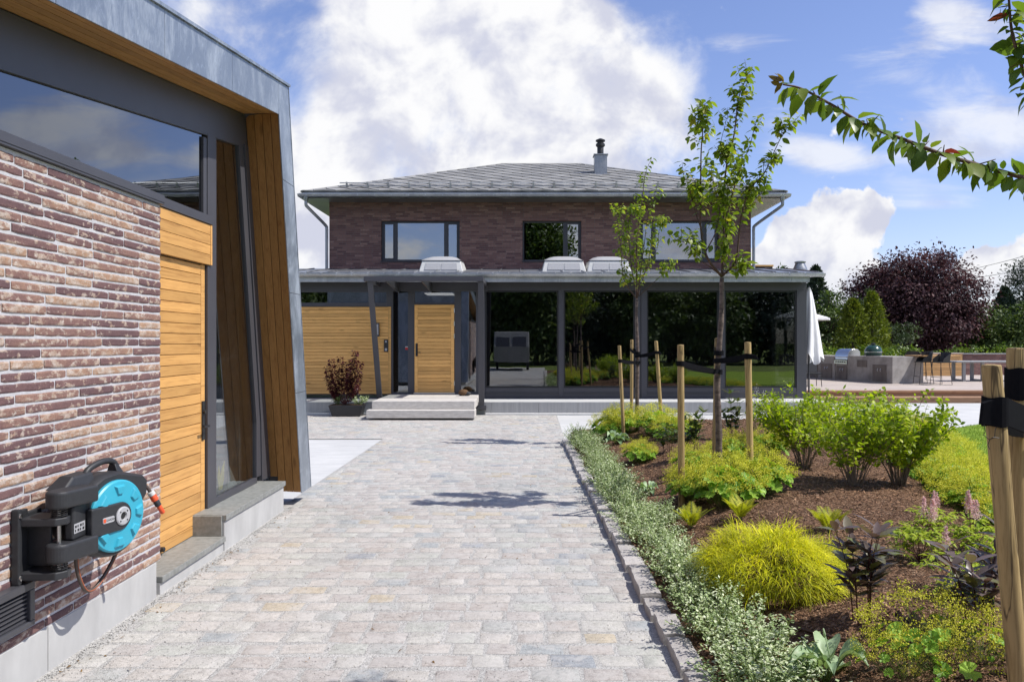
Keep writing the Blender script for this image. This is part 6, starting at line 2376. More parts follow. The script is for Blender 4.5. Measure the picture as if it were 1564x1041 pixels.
hs = None
for i, (px, py, s, lb) in enumerate(((1262, 1040, 1.0, 'large pale blue-green hosta at the bottom edge of the picture'), (992, 752, .62, 'small pale hosta among the mulch between kerb row and left stake'), (941, 677, 1.0, 'hosta with wide green leaves in front of the narrower young tree'), (916, 660, .75, 'low dark-leaved hosta at the far end of the kerb row'))):
    if hs is None:
        m, st = hosta(5)
        hs = empty('hosta', (0, 0, 0), '', 'hosta', 'hostas'); m.build('blades', lf_hosta, hs, smooth=True); st.build('stalks', stem_g, hs)
        o = hs
    else:
        o = copy_tree(hs)
    o.location = on_bed(px, py) - Vector((0, 0, .02)); o.scale = (s, s, s); o.rotation_euler = (0, 0, 1.1 + i * 1.3); o['label'] = lb
hp = on_bed(1262, 1035)
m = MB(); m.tube([(hp.x + .03, hp.y, hp.z), (hp.x + .015, hp.y, hp.z + .12), (hp.x - .005, hp.y, hp.z + .21)], [.004, .003, .003], 6); m.lathe([(.003, 0), (.007, .015), (.003, .045)], (hp.x - .006, hp.y, hp.z + .205), (-.2, 0, 1), 8)
tag(m.build('flower_bud', lf_hosta, smooth=True, offset=(hp.x + .03, hp.y, hp.z)), 'single closed flower bud on a stalk among the big hosta leaves', 'bud')


# tall dark perennials with lance leaves
def lance_plant(seed, nst, H, leaf, stm_r=.0045, spread=.20):
    random.seed(seed)
    Lv = Leaves(); st = MB()
    for k in range(nst):
        a = 6.28 * k / nst + random.uniform(-.5, .5); r = spread * random.uniform(.25, 1)
        h = H * random.uniform(.5, 1.0)
        e = np.array((math.cos(a) * r, math.sin(a) * r, h))
        sp = spline([(math.cos(a) * .05, math.sin(a) * .05, -.02), (e[0] * .55, e[1] * .55, h * .55), tuple(e)], 6)
        st.tube(sp, [stm_r * (1 - .5 * i / (len(sp) - 1)) for i in range(len(sp))], 5, cap=False)
        for lv in np.linspace(.45, 1.0, 4):
            i = int(lv * (len(sp) - 1)); p = np.array(sp[i]); n = random.randint(3, 5); a0 = random.uniform(0, 6.28)
            for q in range(n):
                b = a0 + 6.28 * q / n + random.uniform(-.3, .3)
                d = np.array((math.cos(b), math.sin(b), random.uniform(.15, 1.2)))
                L = leaf * random.uniform(.75, 1.2)
                Lv.add(p, d, (d[0] * -.4, d[1] * -.4, 1.0), L, L * random.uniform(.30, .42), random.random(), .22)
    return Lv, st


for (px, py, nst, H, lf, mat, sm, lb) in (
    (1318, 948, 7, .52, .15, lf_dark, twig_red, 'bronze-purple lance-leaved perennial alone on the mulch right of the golden mound'),
    (1495, 962, 7, .52, .15, lf_dark, twig_red, 'bronze-purple lance-leaved perennial beside the front right stake'),
    (1060, 700, 8, .62, .13, lf_peony, twig_red, 'dark green bronze-tinged perennial left of the taller young tree trunk'),
    (1120, 672, 9, .78, .14, lf_peony, twig_m, 'tallest dark green perennial, right behind the taller young tree trunk'),
    (1180, 668, 6, .40, .11, lf_peony, twig_m, 'low dark green perennial between the taller tree and the lime shrubs'),
    (1020, 690, 5, .38, .12, lf_peony, twig_m, 'dark green perennial behind the left stake of the taller tree')):
    Lv, st = lance_plant(int(px), nst, H, lf)
    p = on_bed(px, py)
    root = empty('bronze_perennial' if mat is lf_dark else 'dark_perennial', (0, 0, 0), lb, 'plant', 'dark lance-leaved perennials')
    Lv.build('leaves', mat, root, 'oval', smooth=True); st.build('stems', sm, root)
    root.location = p


# astilbes with feathery pink plumes
def astilbe(seed, plumes=3):
    random.seed(seed)
    Lv = Leaves(); Fl = []; st = MB()
    for k in range(38):
        a = random.uniform(0, 6.28); r = random.uniform(.03, .25); h = random.uniform(.07, .25)
        c = np.array((math.cos(a) * r, math.sin(a) * r, h))
        st.tube([(0, 0, -.01), tuple(c * .6 + (0, 0, .03)), tuple(c)], .0014, 3, cap=False)
        for q in range(16):
            b = random.uniform(0, 6.28); d = np.array((math.cos(b), math.sin(b), random.uniform(-.3, .2)))
            L = random.uniform(.035, .065)
            Lv.add(c + d * random.uniform(0, .06), d, (0, 0, 1), L, L * .42, random.random(), .25)
    for k in range(plumes):
        a = random.uniform(0, 6.28); r = random.uniform(.02, .13); h = random.uniform(.36, .46)
        e = np.array((math.cos(a) * r, math.sin(a) * r, h))
        st.tube([(e[0] * .4, e[1] * .4, 0), tuple(e)], .0016, 4, cap=False)
        Fl.append(Leaves())
        for q in range(240):
            t = random.random(); w = .042 * (1 - t) + .004
            cl = lambda: max(-1.3, min(1.3, random.gauss(0, 1)))
            P = e + np.array((cl() * w * .5, cl() * w * .5, -.10 + .13 * t))
            Fl[-1].add(P, rdir()[0], rdir()[0], random.uniform(.010, .018), .008, random.random(), .1)
    return Lv, Fl, st


for (px, py, pl, s, lb) in ((1405, 856, 3, .95, 'astilbe with three pink plumes, nearest to the bronze perennial'), (1430, 815, 2, .8, 'low astilbe with sparse plumes behind the plumed one'), (1488, 850, 4, 1.0, 'astilbe with pale pink plumes left of the front right stake'), (1525, 800, 4, .9, 'astilbe with pale plumes behind the front right stake'), (1463, 910, 1, .85, 'mostly green astilbe in front of the right plumed ones')):
    Lv, Fl, st = astilbe(px, pl)
    root = empty('astilbe', (0, 0, 0), lb, 'plant', 'astilbes in the bed')
    Lv.build('leaves', lf_astil, root, 'fold'); st.build('stems', twig_red, root)
    for f_ in Fl: f_.build('plume', fl_pink, root)
    root.location = on_bed(px, py); root.scale = (s, s, s)

# white-flowered perennial by the plinth
Fl = Leaves(); st = MB(); random.seed(5)
p = on_bed(1153, 665)
for k in range(6):
    e = Vector((p.x + random.uniform(-.2, .2), p.y + random.uniform(-.15, .15), p.z + random.uniform(.5, .75)))
    st.tube([(p.x, p.y, p.z - .02), tuple(p.lerp(e, .5)), tuple(e)], .003, 4)
    for q in range(40):
        Fl.add(np.array(e) + rng.normal(size=3) * np.array((.015, .015, .05)), rdir()[0], rdir()[0], .018, .014, random.random(), .1)
root = empty('white_spire_flower', p, 'thin white flower spires standing in front of the plinth, right of the taller tree', 'plant')
Fl.build('blooms', fl_white, root); st.build('stems', stem_g, root)

# pipe and wire hoop in the mulch
m = MB(); pp = [on_bed(a, b) for a, b in ((1176, 946), (1205, 957), (1245, 969), (1285, 978), (1316, 979))]
m.tube(spline([(q.x, q.y, q.z + .012) for q in pp], 6), .008, 8)
tag(m.build('irrigation_pipe', pipe_m, smooth=True, offset=tuple(pp[0])), 'thin brown irrigation pipe lying on the mulch in front of the golden mound', 'pipe')
m = MB(); a = on_bed(1456, 968); b = on_bed(1540, 985)
m.tube([(a.x, a.y, a.z - .03), (a.x, a.y, a.z + .22), (a.x + .006, a.y, a.z + .232), (b.x - .05, b.y + .05, a.z + .232), (b.x - .045, b.y + .05, a.z + .22), (b.x - .045, b.y + .05, b.z - .03)], .004, 6)
tag(m.build('plant_support', green_wire, offset=tuple(a)), 'dark green wire hoop propping the bronze perennial by the right stakes', 'plant support')
m = MB()
a = on_bed(1103, 672); b = on_bed(1195, 672)
m.tube([(a.x, a.y, a.z - .02), (a.x, a.y, a.z + .36), (b.x, b.y, a.z + .38), (b.x, b.y, b.z - .02)], .004, 6)
tag(m.build('plant_support', green_wire, offset=tuple(a)), 'dark green wire hoop by the tall dark perennial near the plinth', 'plant support')

# planter with a red maple, beside the steps
px0, px1 = PX(507, 19.3), PX(558, 19.3)
pl = empty('planter', ((px0 + px1) / 2, 19.2, .0), 'low tapered black planter trough left of the entrance steps', 'planter')
cxp = (px0 + px1) / 2
m = MB()
m.hexa([(px0 + .08, 18.98, .0), (px1 - .06, 18.98, .0), (px1 - .06, 19.34, .0), (px0 + .08, 19.34, .0)], [(px0, 18.92, .27), (px1, 18.92, .27), (px1, 19.37, .27), (px0, 19.37, .27)])
m.build('trough', black_pl, pl, bevel=0.01)
m = MB(); m.box(px0 + .03, px1 - .03, 18.95, 19.34, .271, .282); m.build('potting_soil', soil, pl)
mb_ = Vector((PX(527, 19.2), 19.15, .28))
mr = empty('red_maple', mb_, 'small dark red maple growing in the black planter', 'tree')
st = MB(); Lv = Leaves(); random.seed(12)
for (ex, ez_) in ((527, 552), (545, 536), (507, 548), (500, 575), (505, 590), (553, 552), (548, 572), (550, 588), (520, 545), (536, 560), (515, 565), (540, 548), (497, 560)):
    e = Vector((PX(ex, 19.15), 19.15 + random.uniform(-.25, .25), PZ(ez_, 19.15)))
    mdl = mb_.lerp(e, .5) + Vector(((e.x - mb_.x) * .18, 0, -.02 + .05 * random.random()))
    sp = spline([mb_ + Vector((0, 0, -.02)), mdl, e], 7)
    st.tube(sp, [.010 * (1 - .75 * i / (len(sp) - 1)) for i in range(len(sp))], 5)
    branch_leaves(Lv, sp, .014, .078, start=.32, hang=.35, wr=.8, per=3.0, spread=.06)
Lv.build('foliage', lf_maple, mr, 'fold'); st.build('limbs', twig_red, mr)
for (px, lb, w) in ((517, 'leafy green underplanting at the left end of the black planter', .22), (548, 'leafy variegated underplanting at the right end of the black planter', .26)):
    st, Lv = leafy_shrub(px, w, .24, 16, .035, lf_hedge, stem_g, .2, 2.0, .022, .6, hang=.4)
    r_ = empty('underplanting', (0, 0, 0), lb, 'plant', 'underplanting in the black planter'); Lv.build('foliage', lf_silver if px > 530 else lf_decid, r_, 'fold'); st.build('stems', stem_g, r_)
    r_.location = (PX(px, 19.15), 19.14, .27)


# ------------------------------------------------------------------ deck, outdoor kitchen and seating
dk = empty('timber_deck', (7.6, 23.6, 0), 'weathered timber deck raised two steps above the terrace, right of the villa', 'deck')
m = MB()
y = 24.05; x0d = 7.40
while y < 43:
    m.box(x0d, 30, y, y + .138, .295, .33); y += .145
m.build('boards', wood_deck, dk)
m = MB()
m.box(7.75, 30, 23.76, 24.045, .27, .3285); m.box(7.80, 30, 23.80, 23.86, .10, .2695); m.box(7.42, 7.749, 23.76, 24.045, .27, .3285); m.box(7.42, 7.79, 23.8, 23.86, .1, .2695)
m.build('deck_edge', wood_edge, dk, bevel=0.004)
m = MB()
m.box(8.3, 30, 23.28, 23.75, .13, .165); m.box(8.34, 30, 23.32, 23.38, -.03, .1295)
m.build('lower_step', wood_edge, dk, bevel=0.004)
m = MB(); m.box(7.41, 30, 24.0, 43, -.05, .29); m.build('understructure', soil, dk)

# island of cast concrete, turned to the house
KC = Vector((PX(1363, 27.6), 27.6, .33)); ku = Vector((-.303, .953, 0)); kv = Vector((.953, .303, 0))
kit = empty('outdoor_kitchen', KC, 'long grey concrete outdoor kitchen counter on the timber deck', 'outdoor kitchen')


def kp(a, b, z): return KC + ku * a + kv * b + Vector((0, 0, z))


def kbox(mb, a0, a1, b0, b1, z0, z1, **k):
    mb.hexa([kp(a0, b0, z0), kp(a0, b1, z0), kp(a1, b1, z0), kp(a1, b0, z0)], [kp(a0, b0, z1), kp(a0, b1, z1), kp(a1, b1, z1), kp(a1, b0, z1)], **k)


m = MB(); kbox(m, 0, 2.28, 0, 1.36, 0, .95); kbox(m, 2.285, 3.0, .04, 1.3, 0, .62); kbox(m, 3.005, 6.6, 0, 1.2, 0, .93)
m.build('counter', concrete_k, kit, bevel=0.008)
DOORS = [(.28, .95, .06, .66), (2.35, 2.93, .05, .55), (3.15, 3.80, .06, .62), (4.0, 4.7, .06, .62), (1.25, 1.75, .55, .80)]
for i, (a0, a1, z0, z1) in enumerate(DOORS):
    m = MB(); off = .04 if i == 1 else 0
    kbox(m, a0, a1, off - .02, off - .002, z0, z1)
    d_ = m.build('cupboard_door', kitchen_door, kit, bevel=0.004)
    if z0 < .5:
        m = MB(); am = (a0 + a1) / 2
        for s in (-.07, .07):
            m.tube([kp(am + s, off - .022, (z0 + z1) / 2 - .06 + .18 * (z1 - z0)), kp(am + s, off - .05, (z0 + z1) / 2 + .10), kp(am + s, off - .022, (z0 + z1) / 2 + .16)], .008, 6)
        m.build('handle', steel, d_)
# bar top of timber
m = MB(); kbox(m, -.42, .42, .95, 2.6, .955, 1.0); m.build('bar_top', wood_bench, kit, bevel=0.004)

# gas grill with a rounded steel hood
gr = empty('gas_grill', kp(2.64, .2, .62), 'stainless steel gas grill with a rounded hood set into the concrete counter', 'grill')
m = MB()
prof = [(.02, .40), (.02, .66), (.06, .84), (.16, .95), (.30, .99), (.50, .97), (.60, .88), (.62, .40)]
m.prism([kp(2.30, b, z + .22) for b, z in prof], ku * .72); m.build('hood', steel, gr, smooth=True, auto=40, bevel=0.01)
m = MB(); kbox(m, 2.29, 3.0, -.03, .5, .63, .80); m.build('control_panel', steel, gr, bevel=0.006)
m = MB()
for k in range(5):
    m.lathe([(.026, 0), (.022, .03)], kp(2.40 + k * .12, -.032, .71), -kv, 10)
kbox(m, 2.31, 2.98, -.035, -.031, .775, .815)
m.build('knobs', black_metal, gr)
m = MB(); m.tube([kp(2.36, .02, .90), kp(2.36, -.05, .90), kp(2.94, -.05, .90), kp(2.94, .02, .90)], .014, 8); m.build('handle', steel, gr)
# ceramic egg-shaped grill
eg = empty('ceramic_grill', kp(1.5, .5, .95), 'dark green egg-shaped ceramic grill on the concrete counter', 'grill')
m = MB(); m.lathe([(.20, -.02), (.29, .03), (.305, .10), (.30, .13)], kp(1.5, .5, .95), (0, 0, 1), 28); m.build('bowl', green_gl, eg, smooth=True, auto=40)
m = MB(); m.lathe([(.315, .1305), (.315, .165)], kp(1.5, .5, .95), (0, 0, 1), 28); m.build('band', steel, eg)
m = MB(); m.lathe([(.31, .166), (.295, .24), (.24, .33), (.15, .385), (.07, .40)], kp(1.5, .5, .95), (0, 0, 1), 28); m.build('lid', green_gl, eg, smooth=True, auto=50)
m = MB(); m.lathe([(.06, .40), (.06, .43), (.085, .435), (.085, .46), (.03, .475)], kp(1.5, .5, .95), (0, 0, 1), 16); m.build('vent_cap', black_metal, eg)
# pots with flowers at the far end of the counter
for (a, lb, mt) in ((5.2, 'round concrete flower pot on the far end of the kitchen counter', concrete_k), (4.55, 'small white flower pot on the kitchen counter beside the steel grill', white_pl)):
    pr_ = empty('flower_pot', kp(a, .45, .93), lb, 'flower pot', 'flower pots on the outdoor kitchen')
    m = MB(); m.lathe([(.13, 0), (.17, .20), (.18, .26), (.16, .26), (.15, .22)], kp(a, .45, .93), (0, 0, 1), 18); m.build('pot', mt, pr_, smooth=True, auto=40)
    Lv = Leaves(); n = 220; P = rng.normal(size=(n, 3)) * np.array((.12, .12, .07)) + np.array(kp(a, .45, 1.30)); Lv.add(P, rdir(n), rdir(n), .06, .04); Lv.build('foliage', lf_hedge, pr_)
    Lv = Leaves(); n = 30; P = rng.normal(size=(n, 3)) * np.array((.12, .12, .05)) + np.array(kp(a, .45, 1.36)); Lv.add(P, rdir(n), rdir(n), .05, .04); Lv.build('blooms', fl_pink, pr_)


# wire bar stools
def bar_stool(x, y, rot, label):
    root = empty('bar_stool', (0, 0, 0), label, 'bar stool', 'black wire bar stools')
    m = MB()
    sh = .78
    m.box(-.22, .22, -.20, .20, sh - .02, sh + .01)
    vs = []
    for (z, yy) in ((sh + .01, .20), (sh + .16, .225), (sh + .34, .27)):
        for xx in (-.23, -.12, .12, .23):
            vs.append((xx, yy + (.0 if abs(xx) > .2 else .02) - (.06 if abs(xx) > .2 else 0), z))
    nb_ = len(vs); vs += [(a, b + .012, c) for a, b, c in vs]
    fs = []
    for i in range(2):
        for j in range(3):
            q = (i * 4 + j, i * 4 + j + 1, (i + 1) * 4 + j + 1, (i + 1) * 4 + j); fs.append(q); fs.append(tuple(k + nb_ for k in q[::-1]))
    m.add(vs, fs)
    for s in (-1, 1):
        m.hexa([(s * .225, -.14, sh), (s * .235, -.14, sh), (s * .235, .16, sh), (s * .225, .16, sh)], [(s * .235, -.10, sh + .12), (s * .245, -.10, sh + .12), (s * .245, .18, sh + .30), (s * .235, .18, sh + .30)])
    m.build('seat', black_metal, root)
    for sx in (-1, 1):
        m = MB()
        m.tube([(sx * .19, -.17, sh - .02), (sx * .225, -.24, .012), (sx * .225, .26, .012), (sx * .19, .17, sh - .02)], .011, 7)
        m.build('leg', black_metal, root)
    m = MB(); m.tube([(-.213, -.222, .27), (.213, -.222, .27)], .009, 6); m.build('footrest', black_metal, root)
    root.location = (x, y, .33); root.rotation_euler = (0, 0, rot)
    return root


bs1 = bar_stool(PX(1437, 26.9), 26.9, R(-75), 'black wire bar stool in front, with its high back to the right')
bs2 = copy_tree(bs1); bs2.location = (PX(1410, 27.5), 27.5, .33); bs2.rotation_euler = (0, 0, R(-90)); bs2['label'] = 'black wire bar stool partly hidden behind the front one, at the bar end'
bs3 = copy_tree(bs1); bs3.location = (PX(1392, 30.5), 30.5, .33); bs3.rotation_euler = (0, 0, R(170)); bs3['label'] = 'black bar stool whose back shows above the timber bar top'
bs4 = copy_tree(bs1); bs4.location = (PX(1411, 30.3), 30.3, .33); bs4.rotation_euler = (0, 0, R(185)); bs4['label'] = 'black bar stool whose back shows behind the right end of the bar top'

# timber-clad bench wall and stone wall behind
bw2 = empty('bench_wall', (PX(1440, 34), 34, .33), 'honey-coloured boarded bench wall behind the bar stools', 'wall')
m = MB()
for k in range(8):
    m.box(PX(1395, 34), PX(1470, 34), 34, 34.04, .34 + k * .118, .34 + k * .118 + .112)
m.build('boards', wood_bench, bw2)
m = MB(); m.box(PX(1395, 34), PX(1471, 34), 33.96, 34.6, 1.285, 1.33); m.build('top', wood_deck, bw2)
m = MB(); m.box(PX(1395, 34) + .02, PX(1470, 34) - .02, 34.041, 34.58, .31, 1.284); m.build('core', dark_metal, bw2)
sw = empty('garden_wall', (17, 35.2, .33), 'low dark brick wall with a pale cap behind the long table', 'wall')
m = MB(); m.box(PX(1471, 35), 32, 35, 35.3, .2, 1.25); m.build('brickwork', brick_far, sw)
m = MB(); m.box(PX(1471, 35) - .02, 32, 34.95, 35.35, 1.251, 1.30); m.build('cap', concrete_g, sw)
tb = empty('long_table', (PX(1500, 29.5), 29.5, .33), 'long grey concrete table on frame legs at the right of the deck', 'table')
m = MB(); tx0, tx1 = PX(1452, 29.5), PX(1575, 29.5)
m.box(tx0, tx1, 29.1, 30.1, 1.03, 1.09); m.build('tabletop', concrete_g, tb, bevel=0.006)
for x in (tx0 + .35, tx0 + 1.05, tx1 - .4):
    m = MB(); m.box(x - .05, x + .05, 29.2, 29.3, .33, 1.029); m.box(x - .05, x + .05, 29.9, 30.0, .33, 1.029); m.box(x - .05, x + .05, 29.301, 29.899, .33, .40); m.build('leg', concrete_g, tb)

# parasols
def parasol_closed():
    root = empty('closed_parasol', (PX(1238, 23.0), 22.6, .3), 'white folded parasol hanging beside the right corner of the villa', 'parasol')
    bx, by = PX(1235.5, 22.6), 22.6
    m = MB(); m.tube([(bx, by, .2), (bx, by, 3.40)], .025, 10); m.build('pole', dark_metal, root)
    vs = []; fs = []; n = 40; rows_ = 14
    for i in range(rows_):
        t = i / (rows_ - 1)
        z = 3.36 - 2.02 * t
        rad = .04 + .30 * t ** .7
        for k in range(n):
            a = 6.283 * k / n
            fold = 1 + .22 * math.sin(a * 7 + t * 2.2) * (.35 + .65 * t) + .1 * math.sin(a * 3 + 1)
            vs.append((bx + math.cos(a) * rad * fold, by + math.sin(a) * rad * fold, z + .16 * math.sin(a * 3.5) * t * t - .12 * t * math.cos(a)))
    for i in range(rows_ - 1):
        for k in range(n):
            fs.append((i * n + k, i * n + (k + 1) % n, (i + 1) * n + (k + 1) % n, (i + 1) * n + k))
    fs.append(tuple(range(n)))
    m = MB(); m.add(vs, fs); m.build('canopy', white_cl, root, smooth=True)


parasol_closed()
pr_ = empty('open_parasol', (PX(1238, 30), 30, .33), 'white open parasol whose right edge shows behind the folded one', 'parasol')
m = MB(); m.tube([(PX(1225, 30), 30, .33), (PX(1225, 30), 30, 3.0)], .03, 10); m.build('pole', dark_metal, pr_)
m = MB(); cxq = PX(1221, 30); n = 8
vs = [(cxq, 30, 3.05)] + [(cxq + 1.17 * math.cos(6.283 * k / n), 30 + 1.17 * math.sin(6.283 * k / n), 2.70 + .0) for k in range(n)] + [(cxq + 1.17 * math.cos(6.283 * k / n), 30 + 1.17 * math.sin(6.283 * k / n), 2.62) for k in range(n)]
m.add(vs, [(0, k + 1, (k + 1) % n + 1) for k in range(n)] + [(k + 1, k + 1 + n, (k + 1) % n + 1 + n, (k + 1) % n + 1) for k in range(n)]); m.build('canopy', white_cl, pr_)
# folded black chair by the corner
fc = empty('deck_chair', (PX(1243, 26), 26, .33), 'dark chair on the deck just past the right corner of the villa', 'chair')
m = MB(); cx_, cy_ = PX(1240, 26), 26
m.box(cx_ - .25, cx_ + .25, cy_ - .25, cy_ + .25, .74, .78); m.build('seat', black_metal, fc)
m = MB(); m.hexa([(cx_ - .26, cy_ + .2, .80), (cx_ + .26, cy_ + .2, .80), (cx_ + .26, cy_ + .24, .80), (cx_ - .26, cy_ + .24, .80)], [(cx_ - .26, cy_ + .34, 1.25), (cx_ + .26, cy_ + .34, 1.25), (cx_ + .26, cy_ + .38, 1.25), (cx_ - .26, cy_ + .38, 1.25)]); m.build('backrest', black_metal, fc)
for sx, sy in ((-1, -1), (1, -1), (-1, 1), (1, 1)):
    m = MB(); m.tube([(cx_ + sx * .22, cy_ + sy * .2, .739), (cx_ + sx * .24, cy_ + sy * .24, .33)], .012, 6); m.build('leg', black_metal, fc)


# ------------------------------------------------------------------ background trees and hedge
def crown_tree(name, label, base, h, rx, ry, z0, mat, nclump, nleaf, lsize, trunk_r=.12, top_flat=1.0, group=None, cat='tree', hang=0.4, spray=False, bmat=None, shell=.55, cr=None, seed=1):
    random.seed(seed); r_ = np.random.default_rng(seed)
    bx, by, bz = base
    root = empty(name, (bx, by, bz), label, cat, group)
    tk = MB(); top = Vector((bx, by, bz + h))
    tk.tube([(bx, by, bz - .2), (bx + .05, by, bz + z0 * .6), (bx - .04, by, bz + h * .55), (bx, by, bz + h * .85)], [trunk_r * 1.2, trunk_r, trunk_r * .6, trunk_r * .15], 8)
    Lv = Leaves()
    cz = (h + z0) / 2; rz_ = (h - z0) / 2
    cr = cr or .22 * (rx + rz_) / 2
    for k in range(nclump):
        d = unit(r_.normal(size=(1, 3)))[0]
        rad = (shell + (1 - shell) * r_.random()) if r_.random() < .8 else r_.random()
        wob = 1 + .24 * mnoise.noise((d[0] * 1.9 + seed, d[1] * 1.9, d[2] * 1.9)) + .12 * mnoise.noise((d[0] * 5, d[1] * 5 + seed, d[2] * 5))
        zz = d[2] * rad
        c = np.array((bx + d[0] * rx * rad * wob, by + d[1] * ry * rad * wob, bz + cz + zz * rz_ * (wob if zz > 0 else 1)))
        if k < nclump // 3:
            q = Vector((bx, by, bz + max(z0 * .5, cz + zz * rz_ * .3 - rz_ * .3)))
            tk.tube([q, q.lerp(Vector(c), .5) + Vector((0, 0, .1 * h * .2)), Vector(c)], [trunk_r * .35, trunk_r * .2, .01], 5, cap=False)
        n = int(nleaf * r_.uniform(.6, 1.3))
        P = c + r_.normal(size=(n, 3)) * cr * np.array((.62, .62, .42)) * r_.uniform(.6, 1.2)
        out = unit(P - np.array((bx, by, bz + cz)))
        D = unit(out + r_.normal(size=(n, 3)) * .8 + np.array((0, 0, -hang)))
        N = unit(out * .6 + np.array((0, 0, .9)) + r_.normal(size=(n, 3)) * .5)
        L = lsize * r_.uniform(.6, 1.3, n)
        br = np.clip(r_.normal(.45 + .22 * r_.normal(), .22, n), 0, 1)
        Lv.add(P, D, N, L, L * (.28 if spray else .55), br, .2)
    Lv.build('crown', mat, root, 'quad')
    tk.build('trunk', bmat or bark_d, root)
    return root


def cone_tree(name, label, base, h, rad, mat, n, lsize, z0=.2, group=None, seed=1, power=.85, cat='tree'):
    r_ = np.random.default_rng(seed)
    bx, by, bz = base
    root = empty(name, (bx, by, bz), label, cat, group)
    tk = MB(); tk.tube([(bx, by, bz - .1), (bx, by, bz + h * .96)], [h * .018 + .03, .01], 7)
    t = r_.random(n) ** .75
    a = r_.uniform(0, 6.283, n)
    rr_ = rad * (1 - t) ** power * (1 + .20 * np.sin(a * 5 + t * 17 + seed) + .14 * np.sin(a * 9 - t * 31) + .10 * r_.normal(size=n)) + .02
    k = np.sqrt(r_.uniform(.35, 1, n))
    P = np.stack([bx + np.cos(a) * rr_ * k, by + np.sin(a) * rr_ * k, bz + z0 + t * (h - z0)], -1)
    out = np.stack([np.cos(a), np.sin(a), np.zeros(n)], -1)
    D = unit(out * .8 + np.array((0, 0, .55)) + r_.normal(size=(n, 3)) * .45)
    N = unit(out + r_.normal(size=(n, 3)) * .6 + np.array((0, 0, .5)))
    L = lsize * r_.uniform(.6, 1.3, n)
    Lv = Leaves(); Lv.add(P, D, N, L, L * .42, np.clip(r_.normal(.5, .25, n), 0, 1), .1)
    Lv.build('crown', mat, root, 'quad'); tk.build('trunk', bark_d, root)
    return root


GZ = -.06
crown_tree('copper_beech', 'huge dark purple copper beech beyond the deck', (PX(1396, 46), 46, GZ), 7.1, 3.9, 3.6, .6, lf_beech, 760, 70, .19, .25, seed=3, cr=.72, hang=.6)
cone_tree('golden_cypress', 'golden-green conical cypress, left one of the close pair', (PX(1303, 37), 37, GZ), 3.85, 1.05, lf_thuja, 5200, .15, group='golden-green cypresses', seed=4, power=.6)
cone_tree('golden_cypress', 'golden-green conical cypress, right and taller one of the close pair', (PX(1332, 37.4), 37.4, GZ), 4.2, 1.02, lf_thuja, 5200, .15, group='golden-green cypresses', seed=5, power=.6)
crown_tree('mountain_pine', 'bushy grey-green pine behind the left cypress', (PX(1298, 41), 41, GZ), 4.6, 1.5, 1.4, .4, lf_pine, 90, 60, .20, .14, group='bushy pines beyond the deck', spray=True, seed=6)
crown_tree('mountain_pine', 'low rounded grey-green pine right of the cypress pair', (PX(1363, 39.5), 39.5, GZ), 2.9, 1.25, 1.2, .2, lf_pine, 80, 60, .17, .10, group='bushy pines beyond the deck', spray=True, seed=7)
crown_tree('garden_tree', 'leafy green tree just right of the folded parasol', (PX(1264, 40), 40, GZ), 4.4, 1.5, 1.4, .4, lf_decid, 110, 60, .17, .13, group='leafy trees beyond the deck', seed=8)
cone_tree('spruce', 'dark spruce whose top shows right of the lower roof end', (PX(1246, 47), 47, GZ), 6.3, 1.7, lf_spruce, 5000, .26, group='dark spruces', seed=9)
cone_tree('spruce', 'dark conical spruce to the right of the copper beech', (PX(1535, 55), 55, GZ), 5.6, 1.9, lf_spruce, 5000, .28, group='dark spruces', seed=10)
crown_tree('scots_pine', 'tall dark pine at the right edge beyond the garden wall', (PX(1578, 52), 52, GZ), 7.6, 2.2, 2.0, 1.6, lf_spruce, 120, 60, .24, .16, spray=True, seed=11)
crown_tree('garden_tree', 'lighter green tree behind the right of the long table', (PX(1518, 45), 45, GZ), 3.9, 2.0, 1.6, .2, lf_decid, 130, 60, .18, .12, group='leafy trees beyond the deck', seed=12)
crown_tree('garden_tree', 'green tree filling the right edge behind the garden wall', (PX(1572, 43), 43, GZ), 4.0, 1.9, 1.6, .2, lf_decid, 120, 60, .18, .12, group='leafy trees beyond the deck', seed=13)
crown_tree('garden_tree', 'distant round treetop showing above the right end of the lower roof', (PX(1199, 58), 58, GZ), 7.5, 1.2, 1.2, 3.0, lf_decid, 60, 50, .26, .14, group='leafy trees beyond the deck', seed=14)
crown_tree('garden_tree', 'green tree low behind the copper beech on its left', (PX(1345, 52), 52, GZ), 4.2, 3.0, 2.0, .3, lf_decid, 120, 50, .25, .14, group='leafy trees beyond the deck', seed=15)
crown_tree('garden_tree', 'green tree low behind the copper beech on its right', (PX(1480, 56), 56, GZ), 4.0, 3.5, 2.0, .3, lf_decid, 130, 50, .26, .14, group='leafy trees beyond the deck', seed=16)
# leafy shrubs in a loose row behind the kitchen
hp_ = [(1252, 35.2), (1275, 35.6), (1296, 35.1), (1318, 35.7), (1342, 35.4), (1362, 36.0), (1384, 36.2), (1404, 36.4), (1425, 36.6), (1447, 36.5), (1468, 36.8), (1490, 36.6), (1511, 36.9), (1533, 36.7), (1556, 36.9), (1580, 36.8)]
for i, (px, Y) in enumerate(hp_):
    crown_tree('hedge_shrub', 'light green hedge shrub behind the deck, %s from the left' % ORD[i], (PX(px, Y), Y, GZ), random.uniform(1.55, 1.85), .60, .5, .1, lf_hedge, 26, 46, .13, .03, group='hedge shrubs behind the deck', cat='shrub', seed=40 + i, cr=.26)

